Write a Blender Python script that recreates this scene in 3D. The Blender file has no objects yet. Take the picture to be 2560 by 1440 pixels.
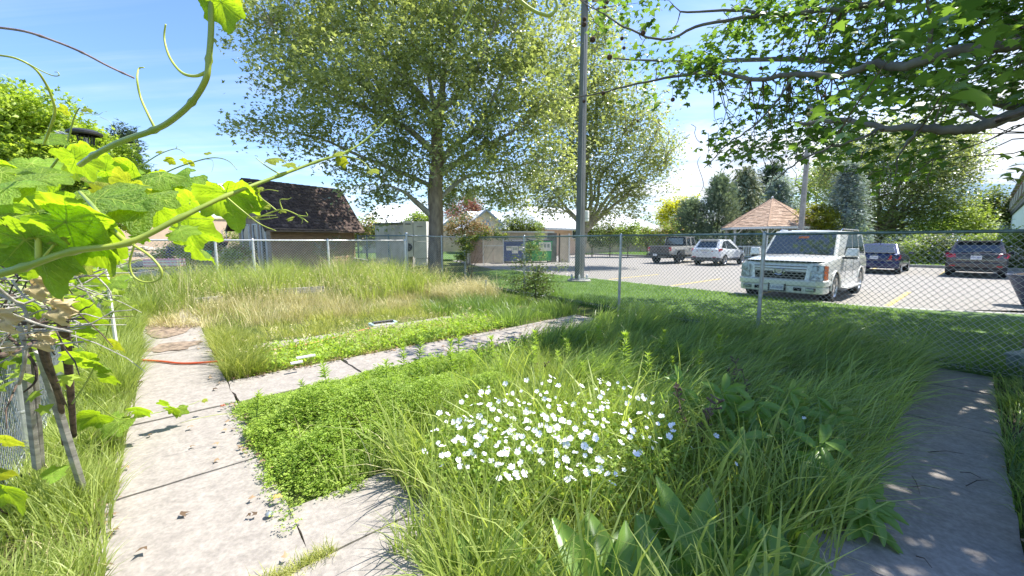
import bpy, math, random
import numpy as np
from mathutils import Vector, Matrix, Quaternion

# ------------------------------------------------------------------ scene, camera, light
SC = bpy.context.scene
COL = SC.collection
EYE = 1.6
PITCH = math.atan(0.12)
cam_d = bpy.data.cameras.new('camera')
cam = bpy.data.objects.new('camera', cam_d)
COL.objects.link(cam)
cam.location = (0, 0, EYE)
cam.rotation_euler = (math.pi / 2 - PITCH, 0, 0)
cam_d.sensor_width = 36
cam_d.lens = 36 * 1000 / 2560
cam_d.clip_start = 0.05
cam_d.clip_end = 6000
SC.camera = cam
SUN_DIR = Vector((0.47, 0.17, 0.866)).normalized()
SUN_EL = math.asin(SUN_DIR.z)
SUN_AZ = math.atan2(SUN_DIR.x, SUN_DIR.y)
sun_d = bpy.data.lights.new('sun', 'SUN')
sun_d.energy = 4.7
sun_d.angle = math.radians(0.5)
sun_d.color = (1.0, 0.965, 0.89)
sun = bpy.data.objects.new('sun', sun_d)
COL.objects.link(sun)
sun.rotation_euler = SUN_DIR.to_track_quat('Z', 'Y').to_euler()
sun.location = (0, 0, 40)
SC.view_settings.view_transform = 'Standard'
SC.view_settings.look = 'None'
SC.view_settings.gamma = 1.0
SC.view_settings.use_curve_mapping = False
SC.view_settings.exposure = 1.1
SC.render.engine = 'CYCLES'
SC.cycles.use_denoising = True
SC.cycles.max_bounces = 6
SC.cycles.diffuse_bounces = 3
SC.cycles.transmission_bounces = 3
SC.cycles.glossy_bounces = 2
SC.cycles.transparent_max_bounces = 6

world = bpy.data.worlds.new('World')
SC.world = world
world.use_nodes = True
nt = world.node_tree
nt.nodes.clear()
def N(tree, typ, **kw):
    n = tree.nodes.new(typ)
    for k, v in kw.items():
        if hasattr(n, k) and not k[0].isupper():
            setattr(n, k, v)
        else:
            n.inputs[k].default_value = v
    return n
def build_sky():
    L = nt.links.new
    sky = N(nt, 'ShaderNodeTexSky', sky_type='NISHITA', sun_disc=False)
    sky.sun_elevation = SUN_EL
    sky.sun_rotation = SUN_AZ
    sky.air_density = 1.0
    sky.dust_density = 0.6
    sky.ozone_density = 1.0
    tc = N(nt, 'ShaderNodeTexCoord')
    sep = N(nt, 'ShaderNodeSeparateXYZ')
    L(tc.outputs['Generated'], sep.inputs[0])
    zc = N(nt, 'ShaderNodeMath', operation='MAXIMUM'); zc.inputs[1].default_value = 0.03
    L(sep.outputs['Z'], zc.inputs[0])
    za = N(nt, 'ShaderNodeMath', operation='ADD'); za.inputs[1].default_value = 0.10
    L(zc.outputs[0], za.inputs[0])
    dx = N(nt, 'ShaderNodeMath', operation='DIVIDE'); L(sep.outputs['X'], dx.inputs[0]); L(za.outputs[0], dx.inputs[1])
    dy = N(nt, 'ShaderNodeMath', operation='DIVIDE'); L(sep.outputs['Y'], dy.inputs[0]); L(za.outputs[0], dy.inputs[1])
    cmb = N(nt, 'ShaderNodeCombineXYZ'); L(dx.outputs[0], cmb.inputs[0]); L(dy.outputs[0], cmb.inputs[1])
    # heaped cloud
    n1 = N(nt, 'ShaderNodeTexNoise', Scale=0.75, Detail=7.0, Roughness=0.58, Distortion=0.3)
    L(cmb.outputs[0], n1.inputs['Vector'])
    # streaks
    mp = N(nt, 'ShaderNodeMapping'); mp.inputs['Scale'].default_value = (0.5, 3.2, 1); mp.inputs['Rotation'].default_value = (0, 0, 0.5)
    L(cmb.outputs[0], mp.inputs['Vector'])
    n2 = N(nt, 'ShaderNodeTexNoise', Scale=0.55, Detail=6.0, Roughness=0.6, Distortion=0.4)
    L(mp.outputs[0], n2.inputs['Vector'])
    # more cloud towards +X and near the horizon
    bias = N(nt, 'ShaderNodeMath', operation='MULTIPLY_ADD'); L(sep.outputs['X'], bias.inputs[0]); bias.inputs[1].default_value = 0.22; bias.inputs[2].default_value = 0.015
    hz = N(nt, 'ShaderNodeMath', operation='MULTIPLY_ADD'); L(sep.outputs['Z'], hz.inputs[0]); hz.inputs[1].default_value = -0.42; hz.inputs[2].default_value = 0.13
    a1 = N(nt, 'ShaderNodeMath', operation='ADD'); L(n1.outputs['Fac'], a1.inputs[0]); L(bias.outputs[0], a1.inputs[1])
    a2 = N(nt, 'ShaderNodeMath', operation='ADD'); L(a1.outputs[0], a2.inputs[0]); L(hz.outputs[0], a2.inputs[1])
    m1 = N(nt, 'ShaderNodeMapRange'); m1.inputs['From Min'].default_value = 0.54; m1.inputs['From Max'].default_value = 0.74
    L(a2.outputs[0], m1.inputs[0])
    b2 = N(nt, 'ShaderNodeMath', operation='ADD'); L(n2.outputs['Fac'], b2.inputs[0]); L(hz.outputs[0], b2.inputs[1])
    m2 = N(nt, 'ShaderNodeMapRange'); m2.inputs['From Min'].default_value = 0.46; m2.inputs['From Max'].default_value = 0.85; m2.inputs['To Max'].default_value = 0.6
    L(b2.outputs[0], m2.inputs[0])
    mx = N(nt, 'ShaderNodeMath', operation='MAXIMUM'); L(m1.outputs[0], mx.inputs[0]); L(m2.outputs[0], mx.inputs[1])
    # cloud colour: soft grey-blue bellies
    n3 = N(nt, 'ShaderNodeTexNoise', Scale=1.7, Detail=5.0, Roughness=0.55); L(cmb.outputs[0], n3.inputs['Vector'])
    cr = N(nt, 'ShaderNodeValToRGB')
    cr.color_ramp.elements[0].position = 0.36; cr.color_ramp.elements[0].color = (2.5, 3.0, 3.9, 1)
    cr.color_ramp.elements[1].position = 0.56; cr.color_ramp.elements[1].color = (4.5, 4.7, 5.0, 1)
    L(n3.outputs['Fac'], cr.inputs[0])
    tintn = N(nt, 'ShaderNodeMix', data_type='RGBA', blend_type='MULTIPLY')
    tintn.inputs[0].default_value = 1.0; tintn.inputs[7].default_value = (0.66, 0.80, 1.02, 1)
    L(sky.outputs[0], tintn.inputs[6])
    mix = N(nt, 'ShaderNodeMix', data_type='RGBA')
    L(mx.outputs[0], mix.inputs[0]); L(tintn.outputs[2], mix.inputs[6]); L(cr.outputs[0], mix.inputs[7])
    bg = N(nt, 'ShaderNodeBackground', Strength=0.14)
    L(mix.outputs[2], bg.inputs[0])
    out = N(nt, 'ShaderNodeOutputWorld')
    L(bg.outputs[0], out.inputs[0])
build_sky()

# ------------------------------------------------------------------ measuring helpers
CP, SP = math.cos(PITCH), math.sin(PITCH)
def _ray(px, py):
    dx = (px - 1280) / 1000; dy = (720 - py) / 1000
    return dx, CP + dy * SP, -SP + dy * CP
def G(px, py, h=0.0):
    """where a sight line of the photograph meets the height h"""
    x, y, z = _ray(px, py); t = (h - EYE) / z
    return Vector((x * t, y * t, h))
def P(px, py, Y):
    x, y, z = _ray(px, py); t = Y / y
    return Vector((x * t, Y, EYE + z * t))
def px_of(x, y, z):
    z = z - EYE
    f = y * CP - z * SP; u = y * SP + z * CP
    return 1280 + 1000 * x / f, 720 - 1000 * u / f, f
WV = Vector((-0.66, 0.75)).normalized(); VV = Vector((0.75, 0.66)).normalized()   # garden axes: along the paths, across them
def AB(a, b, z=0.0):
    return Vector((WV.x * a + VV.x * b, WV.y * a + VV.y * b, z))
FU = Vector((0.591, -0.807)).normalized(); FN = Vector((0.807, 0.591)).normalized()   # along the street fence, towards the car park
def ss(a, b, x):
    t = np.clip((x - a) / (b - a), 0, 1); return t * t * (3 - 2 * t)
def hz(x, y):
    """height of the garden soil: it rises a little at the back left"""
    x = np.asarray(x, float); y = np.asarray(y, float)
    a = WV.x * x + WV.y * y; b = VV.x * x + VV.y * y
    return 0.40 * ss(7.5, 12.0, a) * (1 - ss(4.0, 8.0, b))
rng = np.random.default_rng(11)
random.seed(5)

# ------------------------------------------------------------------ materials
MATS = {}
def _mat(name):
    m = bpy.data.materials.new(name); m.use_nodes = True
    t = m.node_tree; t.nodes.clear()
    o = t.nodes.new('ShaderNodeOutputMaterial')
    return m, t, o
def mat(name, col, rough=0.6, metal=0.0, var=0.12, scale=6.0, bump=0.0, bscale=40.0, col2=None, spec=0.5, coat=0.0, stain=0.0, mapscale=(1, 1, 1), coords='Object'):
    """general surface: base colour with noise variation, grain and bump"""
    if name in MATS: return MATS[name]
    m, t, o = _mat(name); L = t.links.new
    b = N(t, 'ShaderNodeBsdfPrincipled', Roughness=rough, Metallic=metal)
    b.inputs['Specular IOR Level'].default_value = spec
    b.inputs['Coat Weight'].default_value = coat
    tc = N(t, 'ShaderNodeTexCoord'); mp = N(t, 'ShaderNodeMapping'); mp.inputs['Scale'].default_value = mapscale
    L(tc.outputs[coords], mp.inputs[0])
    n = N(t, 'ShaderNodeTexNoise', Scale=scale, Detail=8.0, Roughness=0.6); L(mp.outputs[0], n.inputs['Vector'])
    c2 = col2 if col2 else tuple(max(0, c * (1 - var * 2.2)) for c in col)
    c1 = col if col2 else tuple(min(1, c * (1 + var)) for c in col)
    r = N(t, 'ShaderNodeValToRGB')
    r.color_ramp.elements[0].position = 0.35; r.color_ramp.elements[0].color = (*c2, 1)
    r.color_ramp.elements[1].position = 0.65; r.color_ramp.elements[1].color = (*c1, 1)
    L(n.outputs['Fac'], r.inputs[0]); src = r.outputs[0]
    if stain > 0:
        n2 = N(t, 'ShaderNodeTexNoise', Scale=scale * 0.23, Detail=6.0, Roughness=0.7); L(mp.outputs[0], n2.inputs['Vector'])
        r2 = N(t, 'ShaderNodeValToRGB'); r2.color_ramp.elements[0].position = 0.38; r2.color_ramp.elements[0].color = (1 - stain,) * 3 + (1,)
        r2.color_ramp.elements[1].position = 0.6; r2.color_ramp.elements[1].color = (1, 1, 1, 1)
        L(n2.outputs['Fac'], r2.inputs[0])
        mu = N(t, 'ShaderNodeMix', data_type='RGBA', blend_type='MULTIPLY'); mu.inputs[0].default_value = 1
        L(src, mu.inputs[6]); L(r2.outputs[0], mu.inputs[7]); src = mu.outputs[2]
    L(src, b.inputs['Base Color'])
    if bump > 0:
        n3 = N(t, 'ShaderNodeTexNoise', Scale=bscale, Detail=6.0, Roughness=0.65); L(mp.outputs[0], n3.inputs['Vector'])
        bp = N(t, 'ShaderNodeBump', Strength=bump, Distance=0.01); L(n3.outputs['Fac'], bp.inputs['Height']); L(bp.outputs[0], b.inputs['Normal'])
    L(b.outputs[0], o.inputs[0])
    MATS[name] = m
    return m
def leaf_mat(name, dark, light, trans=0.35, rough=0.5, tcol=None, spec=0.25):
    """leaf: per-leaf tint, light shining through"""
    if name in MATS: return MATS[name]
    m, t, o = _mat(name); L = t.links.new
    at = N(t, 'ShaderNodeAttribute'); at.attribute_name = 'tint'
    r = N(t, 'ShaderNodeValToRGB')
    r.color_ramp.elements[0].position = 0.0; r.color_ramp.elements[0].color = (*dark, 1)
    r.color_ramp.elements[1].position = 1.0; r.color_ramp.elements[1].color = (*light, 1)
    L(at.outputs['Fac'], r.inputs[0])
    b = N(t, 'ShaderNodeBsdfPrincipled', Roughness=rough); b.inputs['Specular IOR Level'].default_value = spec
    L(r.outputs[0], b.inputs['Base Color'])
    tr = N(t, 'ShaderNodeBsdfTranslucent')
    mu = N(t, 'ShaderNodeMix', data_type='RGBA', blend_type='MULTIPLY'); mu.inputs[0].default_value = 1.0
    mu.inputs[7].default_value = (*(tcol or (1.7, 1.75, 0.85)), 1)
    L(r.outputs[0], mu.inputs[6]); L(mu.outputs[2], tr.inputs[0])
    mx = N(t, 'ShaderNodeMixShader'); mx.inputs[0].default_value = trans
    L(b.outputs[0], mx.inputs[1]); L(tr.outputs[0], mx.inputs[2]); L(mx.outputs[0], o.inputs[0])
    MATS[name] = m
    return m

# ------------------------------------------------------------------ mesh helpers
def tag(o, label=None, cat=None, group=None, kind=None):
    if label: o['label'] = label
    if cat: o['category'] = cat
    if group: o['group'] = group
    if kind: o['kind'] = kind
    return o
def empty(name, loc, rotz=0.0, label=None, cat=None, group=None):
    o = bpy.data.objects.new(name, None); COL.objects.link(o)
    o.location = loc; o.rotation_euler = (0, 0, rotz); o.empty_display_size = 0.2
    return tag(o, label, cat, group)
def link(name, me, mats, parent=None, loc=None, smooth=False):
    o = bpy.data.objects.new(name, me); COL.objects.link(o)
    if not isinstance(mats, (list, tuple)): mats = [mats]
    if len(me.materials) == 0:
        for m in mats: me.materials.append(m)
    if smooth: me.polygons.foreach_set('use_smooth', [True] * len(me.polygons))
    if parent: o.parent = parent
    if loc is not None: o.location = loc
    return o
def again(o, parent=None, loc=None, rot=None, scale=None):
    """a copy of one object sharing its mesh"""
    c = o.copy(); COL.objects.link(c)
    c.parent = parent if parent else o.parent
    if loc is not None: c.location = loc
    if rot is not None: c.rotation_euler = rot
    if scale is not None: c.scale = scale
    return c
def copy_thing(o, loc, rotz=None, label=None):
    c = o.copy(); COL.objects.link(c); c.location = loc
    if rotz is not None: c.rotation_euler = (0, 0, rotz)
    if label: c['label'] = label
    for ch in o.children:
        d = ch.copy(); COL.objects.link(d); d.parent = c
        for g in ch.children:
            e = g.copy(); COL.objects.link(e); e.parent = d
    return c
def tri_mesh(name, V, F, tint=None, midx=None):
    """fast triangle mesh from arrays"""
    me = bpy.data.meshes.new(name)
    V = np.ascontiguousarray(V, np.float32).reshape(-1, 3); F = np.ascontiguousarray(F, np.int32)
    k = F.shape[1]
    me.vertices.add(len(V)); me.vertices.foreach_set('co', V.ravel())
    me.loops.add(F.size); me.loops.foreach_set('vertex_index', F.ravel())
    me.polygons.add(len(F)); me.polygons.foreach_set('loop_start', np.arange(0, F.size, k, dtype=np.int32))
    if midx is not None: me.polygons.foreach_set('material_index', np.asarray(midx, np.int32))
    if tint is not None:
        a = me.attributes.new('tint', 'FLOAT', 'POINT'); a.data.foreach_set('value', np.asarray(tint, np.float32))
    me.update(calc_edges=True)
    return me
class MB:
    def __init__(s): s.v = []; s.f = []; s.m = []; s.cm = 0
    def add(s, V, F, M=None):
        n = len(s.v)
        for p in V:
            p = Vector(p); s.v.append(M @ p if M else p)
        for f in F: s.f.append([i + n for i in f]); s.m.append(s.cm)
        return s
    def box(s, c, d, rotz=0.0, M=None, rot=None):
        hx, hy, hz_ = d[0] / 2, d[1] / 2, d[2] / 2
        V = [(x, y, z) for x in (-hx, hx) for y in (-hy, hy) for z in (-hz_, hz_)]
        F = [(0, 1, 3, 2), (4, 6, 7, 5), (0, 4, 5, 1), (2, 3, 7, 6), (0, 2, 6, 4), (1, 5, 7, 3)]
        R = Matrix.Rotation(rotz, 4, 'Z') if rot is None else rot.to_4x4()
        T = Matrix.Translation(c) @ R
        return s.add(V, F, M @ T if M else T)
    def bar(s, a, b, w, h, up=(0, 0, 1)):
        """box from a to b, w wide across, h deep along up"""
        a = Vector(a); b = Vector(b); d = b - a; L = d.length
        x = d.normalized(); u = Vector(up); y = u.cross(x)
        if y.length < 1e-5: y = Vector((0, 1, 0)).cross(x)
        y.normalize(); z = x.cross(y)
        R = Matrix((x, y, z)).transposed()
        return s.box((a + b) / 2, (L, w, h), rot=R)
    def tube(s, pts, r, n=8, cap=True):
        pts = [Vector(p) for p in pts]; K = len(pts)
        if not isinstance(r, (list, tuple)): r = [r] * K
        n0 = len(s.v); prev = None
        for i, p in enumerate(pts):
            t = (pts[min(i + 1, K - 1)] - pts[max(i - 1, 0)]).normalized()
            if prev is None:
                ref = Vector((0, 0, 1)) if abs(t.z) < 0.9 else Vector((1, 0, 0))
                x = t.cross(ref).normalized()
            else:
                x = prev - t * prev.dot(t)
                x = x.normalized() if x.length > 1e-6 else t.orthogonal().normalized()
            prev = x; y = t.cross(x)
            for k in range(n):
                a = 2 * math.pi * k / n
                s.v.append(p + (x * math.cos(a) + y * math.sin(a)) * r[i])
        for i in range(K - 1):
            for k in range(n):
                a = n0 + i * n + k; b = n0 + i * n + (k + 1) % n
                s.f.append([a, b, b + n, a + n]); s.m.append(s.cm)
        if cap:
            s.f.append([n0 + k for k in range(n)][::-1]); s.m.append(s.cm)
            s.f.append([n0 + (K - 1) * n + k for k in range(n)]); s.m.append(s.cm)
        return s
    def lathe(s, prof, n=16, c=(0, 0, 0), M=None):
        n0 = len(s.v); c = Vector(c)
        for r, z in prof:
            for k in range(n):
                a = 2 * math.pi * k / n
                p = Vector((r * math.cos(a), r * math.sin(a), z)) + c
                s.v.append(M @ p if M else p)
        for i in range(len(prof) - 1):
            for k in range(n):
                a = n0 + i * n + k; b = n0 + i * n + (k + 1) % n
                s.f.append([a, b, b + n, a + n]); s.m.append(s.cm)
        return s
    def prism(s, poly, z0, z1, M=None):
        n = len(poly)
        V = [(p[0], p[1], z0) for p in poly] + [(p[0], p[1], z1) for p in poly]
        F = [list(range(n))[::-1], list(range(n, 2 * n))] + [[i, (i + 1) % n, (i + 1) % n + n, i + n] for i in range(n)]
        return s.add(V, F, M)
    def mesh(s, name):
        me = bpy.data.meshes.new(name)
        me.from_pydata([tuple(p) for p in s.v], [], s.f)
        if any(s.m): me.polygons.foreach_set('material_index', s.m)
        me.update()
        return me
    def build(s, name, mats, parent=None, world=False, smooth=False, loc=None, bevel=0.0):
        if world and parent:
            Mi = Matrix.Translation(parent.location) @ parent.rotation_euler.to_matrix().to_4x4()
            Mi = Mi.inverted(); s.v = [Mi @ Vector(p) for p in s.v]
        o = link(name, s.mesh(name), mats, parent, loc, smooth)
        if bevel > 0:
            b = o.modifiers.new('bevel', 'BEVEL'); b.width = bevel; b.segments = 2; b.limit_method = 'ANGLE'
        return o
def orient(zax, yax):
    z = Vector(zax).normalized(); y = Vector(yax); y = (y - z * y.dot(z)).normalized(); x = y.cross(z)
    return Matrix((x, y, z)).transposed()
def smooth_path(pts, k=6):
    """Catmull-Rom through the points"""
    pts = [Vector(p) for p in pts]
    if len(pts) < 3: return pts
    out = []
    for i in range(len(pts) - 1):
        p0 = pts[max(i - 1, 0)]; p1 = pts[i]; p2 = pts[i + 1]; p3 = pts[min(i + 2, len(pts) - 1)]
        for j in range(k):
            t = j / k
            out.append(0.5 * ((2 * p1) + (p2 - p0) * t + (2 * p0 - 5 * p1 + 4 * p2 - p3) * t * t + (3 * p1 - p0 - 3 * p2 + p3) * t ** 3))
    out.append(pts[-1])
    return out
def lerps(a, b, n): return [a + (b - a) * i / (n - 1) for i in range(n)]

# scatter a small template (T: verts, TF: tris) with rotation frames
def rand_frames(n, up_bias=0.5, r=rng, axis=None):
    z = r.normal(size=(n, 3)); z /= np.linalg.norm(z, axis=1)[:, None]
    z[:, 2] = np.abs(z[:, 2]) if up_bias > 0 else z[:, 2]
    z = z * (1 - up_bias) + np.array([0, 0, 1.0]) * up_bias if axis is None else z * (1 - up_bias) + axis * up_bias
    z /= np.linalg.norm(z, axis=1)[:, None]
    y = r.normal(size=(n, 3)); y -= z * (y * z).sum(1)[:, None]; y /= np.linalg.norm(y, axis=1)[:, None]
    x = np.cross(y, z)
    return np.stack([x, y, z], axis=1)      # rows are axes
def scatter(T, TF, pos, fr, size, tint):
    T = np.asarray(T, float); TF = np.asarray(TF)
    n = len(pos); k = len(T)
    V = np.einsum('kj,njc->nkc', T, fr) * np.asarray(size).reshape(n, 1, 1) + pos[:, None, :]
    F = TF[None] + (np.arange(n) * k)[:, None, None]
    return V.reshape(-1, 3), F.reshape(-1, TF.shape[1]), np.repeat(tint, k)
STAR = ([(0, 0, 0), (.5, .38, -.1), (.17, .45, 0.03), (0, 1, -.08), (-.17, .45, 0.03), (-.5, .38, -.1)], [(0, 1, 2), (0, 2, 4), (2, 3, 4), (0, 4, 5)])
OVAL = ([(0, 0, 0), (.28, .45, .05), (0, 1, -.05), (-.28, .45, .05)], [(0, 1, 2), (0, 2, 3)])
PLANE = ([(0, 0, 0), (.34, -.06, -.08), (.30, .22, .02), (.62, .42, -.1), (.26, .5, .03), (.2, .72, 0), (0, 1.05, -.12), (-.2, .72, 0), (-.26, .5, .03), (-.62, .42, -.1), (-.30, .22, .02), (-.34, -.06, -.08)],
         [(0, 1, 2), (0, 2, 4), (2, 3, 4), (0, 4, 8), (4, 5, 8), (5, 7, 8), (5, 6, 7), (0, 8, 10), (8, 9, 10), (0, 10, 11)])
NEEDLE = ([(-.09, 0, 0), (.09, 0, 0), (0, 1, -.12), (-.3, .55, .06), (.3, .55, .06)], [(0, 1, 2), (0, 1, 3), (0, 1, 4)])

def tint_noise(p, f=0.7, seed=0):
    """cheap smooth variation in space, 0..1"""
    x, y, z = p[:, 0] * f, p[:, 1] * f, p[:, 2] * f
    s = np.sin(x * 1.7 + seed) * np.cos(y * 1.3 + seed * 2) + np.sin(z * 1.9 + x * .8 + seed) + np.cos(y * 2.1 - z * .7)
    return 0.5 + s / 6.0
# ================================================================== THE SETTING
M_soil = mat('soil', (0.17, 0.125, 0.08), 0.95, var=0.3, scale=3, bump=0.8, bscale=30)
M_grassbase = mat('grass_base', (0.12, 0.20, 0.04), 0.95, col2=(0.06, 0.12, 0.02), scale=2.5, bump=0.6, bscale=60)
M_conc = mat('old_concrete', (0.36, 0.32, 0.28), 0.9, var=0.09, scale=40, bump=0.2, bscale=160, stain=0.24)
M_conc2 = mat('kerb_concrete', (0.42, 0.40, 0.36), 0.9, var=0.10, scale=9, bump=0.5, bscale=60, stain=0.3)
M_asph = mat('asphalt', (0.31, 0.285, 0.255), 0.92, var=0.10, scale=25, bump=0.5, bscale=160, stain=0.22)
M_yel = mat('yellow_line_paint', (0.75, 0.52, 0.06), 0.7, col2=(0.40, 0.33, 0.18), scale=10)
M_galv = mat('galvanised_steel', (0.46, 0.49, 0.51), 0.42, 0.65, var=0.1, scale=18)
M_galvb = mat('bright_galvanised', (0.72, 0.72, 0.72), 0.45, 0.4, var=0.08, scale=18)
M_green_rail = mat('weathered_green_rail', (0.20, 0.27, 0.27), 0.45, 0.45, var=0.15, scale=12)
M_wire = mat('chain_wire', (0.50, 0.52, 0.52), 0.45, 0.5, var=0.1, scale=30)
M_wireb = mat('chain_wire_pale', (0.78, 0.77, 0.74), 0.5, 0.3, var=0.1, scale=30)
M_wood = mat('grey_wood', (0.45, 0.42, 0.38), 0.9, var=0.2, scale=4, bump=0.6, bscale=30, mapscale=(1, 1, 6))
M_dark_wood = mat('dark_wood', (0.10, 0.07, 0.05), 0.9, var=0.2, scale=8, bump=0.4)  # dark brown wood: shed roof deck and barge boards, one gate post

# ground: one sheet to the horizon, fine near the garden
def build_ground():
    xs = np.unique(np.concatenate([np.linspace(-900, -60, 15), np.arange(-60, -16, 2.0), np.arange(-16, 14, 0.4), np.arange(14, 60, 2.0), np.linspace(60, 900, 15)]))
    ys = np.unique(np.concatenate([np.linspace(-60, -4, 8), np.arange(-4, 24, 0.4), np.arange(24, 80, 2.0), np.linspace(80, 1600, 20)]))
    X, Y = np.meshgrid(xs, ys, indexing='ij')
    Z = hz(X, Y)
    Z = Z + 0.02 * np.sin(X * 2.1) * np.cos(Y * 1.7) * (np.abs(X) < 14) * (Y < 16) - 0.035
    V = np.stack([X, Y, Z], -1).reshape(-1, 3)
    nx, ny = len(xs), len(ys)
    i, j = np.meshgrid(np.arange(nx - 1), np.arange(ny - 1), indexing='ij')
    a = (i * ny + j).ravel(); F = np.stack([a, a + ny, a + ny + 1, a + 1], 1)
    me = tri_mesh('ground', V, F)
    m, t, o = _mat('garden_soil'); L = t.links.new
    b = N(t, 'ShaderNodeBsdfPrincipled', Roughness=0.95); b.inputs['Specular IOR Level'].default_value = 0.1
    tc = N(t, 'ShaderNodeTexCoord')
    n1 = N(t, 'ShaderNodeTexNoise', Scale=1.6, Detail=9.0, Roughness=0.7); L(tc.outputs['Object'], n1.inputs['Vector'])
    r = N(t, 'ShaderNodeValToRGB'); e = r.color_ramp.elements
    e[0].position = 0.3; e[0].color = (0.05, 0.07, 0.02, 1); e[1].position = 0.7; e[1].color = (0.24, 0.20, 0.10, 1)
    e2 = e.new(0.5); e2.color = (0.10, 0.13, 0.035, 1)
    L(n1.outputs['Fac'], r.inputs[0]); L(r.outputs[0], b.inputs['Base Color'])
    n2 = N(t, 'ShaderNodeTexNoise', Scale=24.0, Detail=6.0); L(tc.outputs['Object'], n2.inputs['Vector'])
    bp = N(t, 'ShaderNodeBump', Strength=1.0, Distance=0.05); L(n2.outputs['Fac'], bp.inputs['Height']); L(bp.outputs[0], b.inputs['Normal'])
    L(b.outputs[0], o.inputs[0])
    return tag(link('ground', me, m, smooth=True), kind='structure')
build_ground()

def sheet(name, poly, z0, z1, m, kind='structure'):
    return tag(MB().prism(poly, z0, z1).build(name, m), kind=kind)
EDGE0 = Vector((4.5, 14.0))                      # a point on the near edge of the car park
def edge(t): p = EDGE0 + Vector((0.587, -0.809)) * t; return (p.x, p.y)
near_edge = [edge(-8.6), edge(-4), edge(0), edge(5.7), (8.9, 8.7), (10.6, 8.05), (13.5, 7.4), (40, 6.0)]
lot_poly = near_edge + [(60, -11.0), (33, 10.5), (23.9, 23.7), (15.5, 35.2), (9.0, 44.0), (4.0, 44.5), (-3.2, 36.0), (-4.6, 31.0)]
sheet('parking_lot', lot_poly, -0.05, 0.0, M_asph)
# lawn between the street fence and the car park, and the lawns beyond
fence_in = [Vector((2.4, 8.87)) + Vector((FU.x, FU.y)) * t for t in (-9.0, 0, 9.0)]
lawn_strip = near_edge[:6] + [(13.5, 7.2), (40, 5.8), (40, 1.0), (fence_in[2].x + 3, fence_in[2].y - 2)] + [(p.x + .05, p.y) for p in (fence_in[2], fence_in[1], fence_in[0])]
sheet('lawn_strip', lawn_strip, -0.2, 0.095, M_grassbase)
far_edge = [(33.0, 10.5), (23.9, 23.7), (15.5, 35.2), (9.0, 44.0), (4.0, 44.5), (-3.2, 36.0), (-4.6, 31.0)]
sheet('far_lawn', far_edge + [(-30, 34), (-34, 90), (80, 90), (80, 10.5)], -0.2, 0.12, M_grassbase)
# kerbs, cast in lengths
def kerb(name, pts, w, h, seg=3.0, off=0.0):
    r = empty(name, (pts[0][0], pts[0][1], 0)); r['kind'] = 'structure'
    for a, b in zip(pts[:-1], pts[1:]):
        a = Vector((*a, 0)); b = Vector((*b, 0)); L = (b - a).length; n = max(1, round(L / seg)); d = (b - a) / n
        for i in range(n):
            p, q = a + d * (i + .004), a + d * (i + .996)
            MB().bar(p + Vector((0, 0, h / 2)), q + Vector((0, 0, h / 2)), w, h).build('kerb_stone', M_conc2, r, world=True, bevel=0.015)
    return r
kerb('near_kerb', near_edge[:7], 0.22, 0.10)
kerb('far_kerb', [(28.6, 16.9), (23.9, 23.7), (15.5, 35.2), (9.0, 44.0)], 0.2, 0.16)
# parking bay lines, painted
FH = Vector((math.sin(math.radians(50)), math.cos(math.radians(50))))      # the way the cars point
def bay_line(p, L, w=0.11):
    a = Vector((p[0], p[1])); d = FH * L; n = Vector((-FH.y, FH.x)) * w / 2
    q = [a + n, a - n, a + d - n, a + d + n]
    return tag(MB().prism([(v.x, v.y) for v in q], 0.001, 0.005).build('bay_line', M_yel), kind='structure')
for k in range(-5, 2):
    c = Vector((18.75, 19.55)) + Vector((-FH.y, FH.x)) * (-2.75 * k - 1.55)
    bay_line(c, 4.3)
for k in range(0, 4):
    c = Vector((9.05, 9.55)) + Vector((-FH.y, FH.x)) * (2.8 * k)
    bay_line(c + FH * 0.0, 4.2)
M_crack = mat('crack_tar', (0.06, 0.055, 0.05), 0.9)
# hills
def hill(name, pts, Y, m):
    """a long ridge built as a tent of ground"""
    mb = MB(); n = len(pts)
    top = [P(x, y, Y) for x, y in pts]
    V = [(p.x, p.y - p.z * 2.2, -3) for p in top] + [tuple(p) for p in top] + [(p.x, p.y + p.z * 2.2, -3) for p in top]
    F = []
    for i in range(n - 1):
        F += [(i, i + 1, i + 1 + n, i + n), (i + n, i + n + 1, i + 1 + 2 * n, i + 2 * n)]
    mb.add(V, F)
    return tag(mb.build(name, m, smooth=True), kind='structure')
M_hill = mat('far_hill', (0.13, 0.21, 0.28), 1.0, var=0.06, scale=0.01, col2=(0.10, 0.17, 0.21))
hill('hills', [(2200, 520), (2300, 490), (2380, 466), (2420, 458), (2445, 456), (2475, 459), (2505, 460), (2560, 464), (2640, 475), (2800, 500)], 1500, M_hill)

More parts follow.
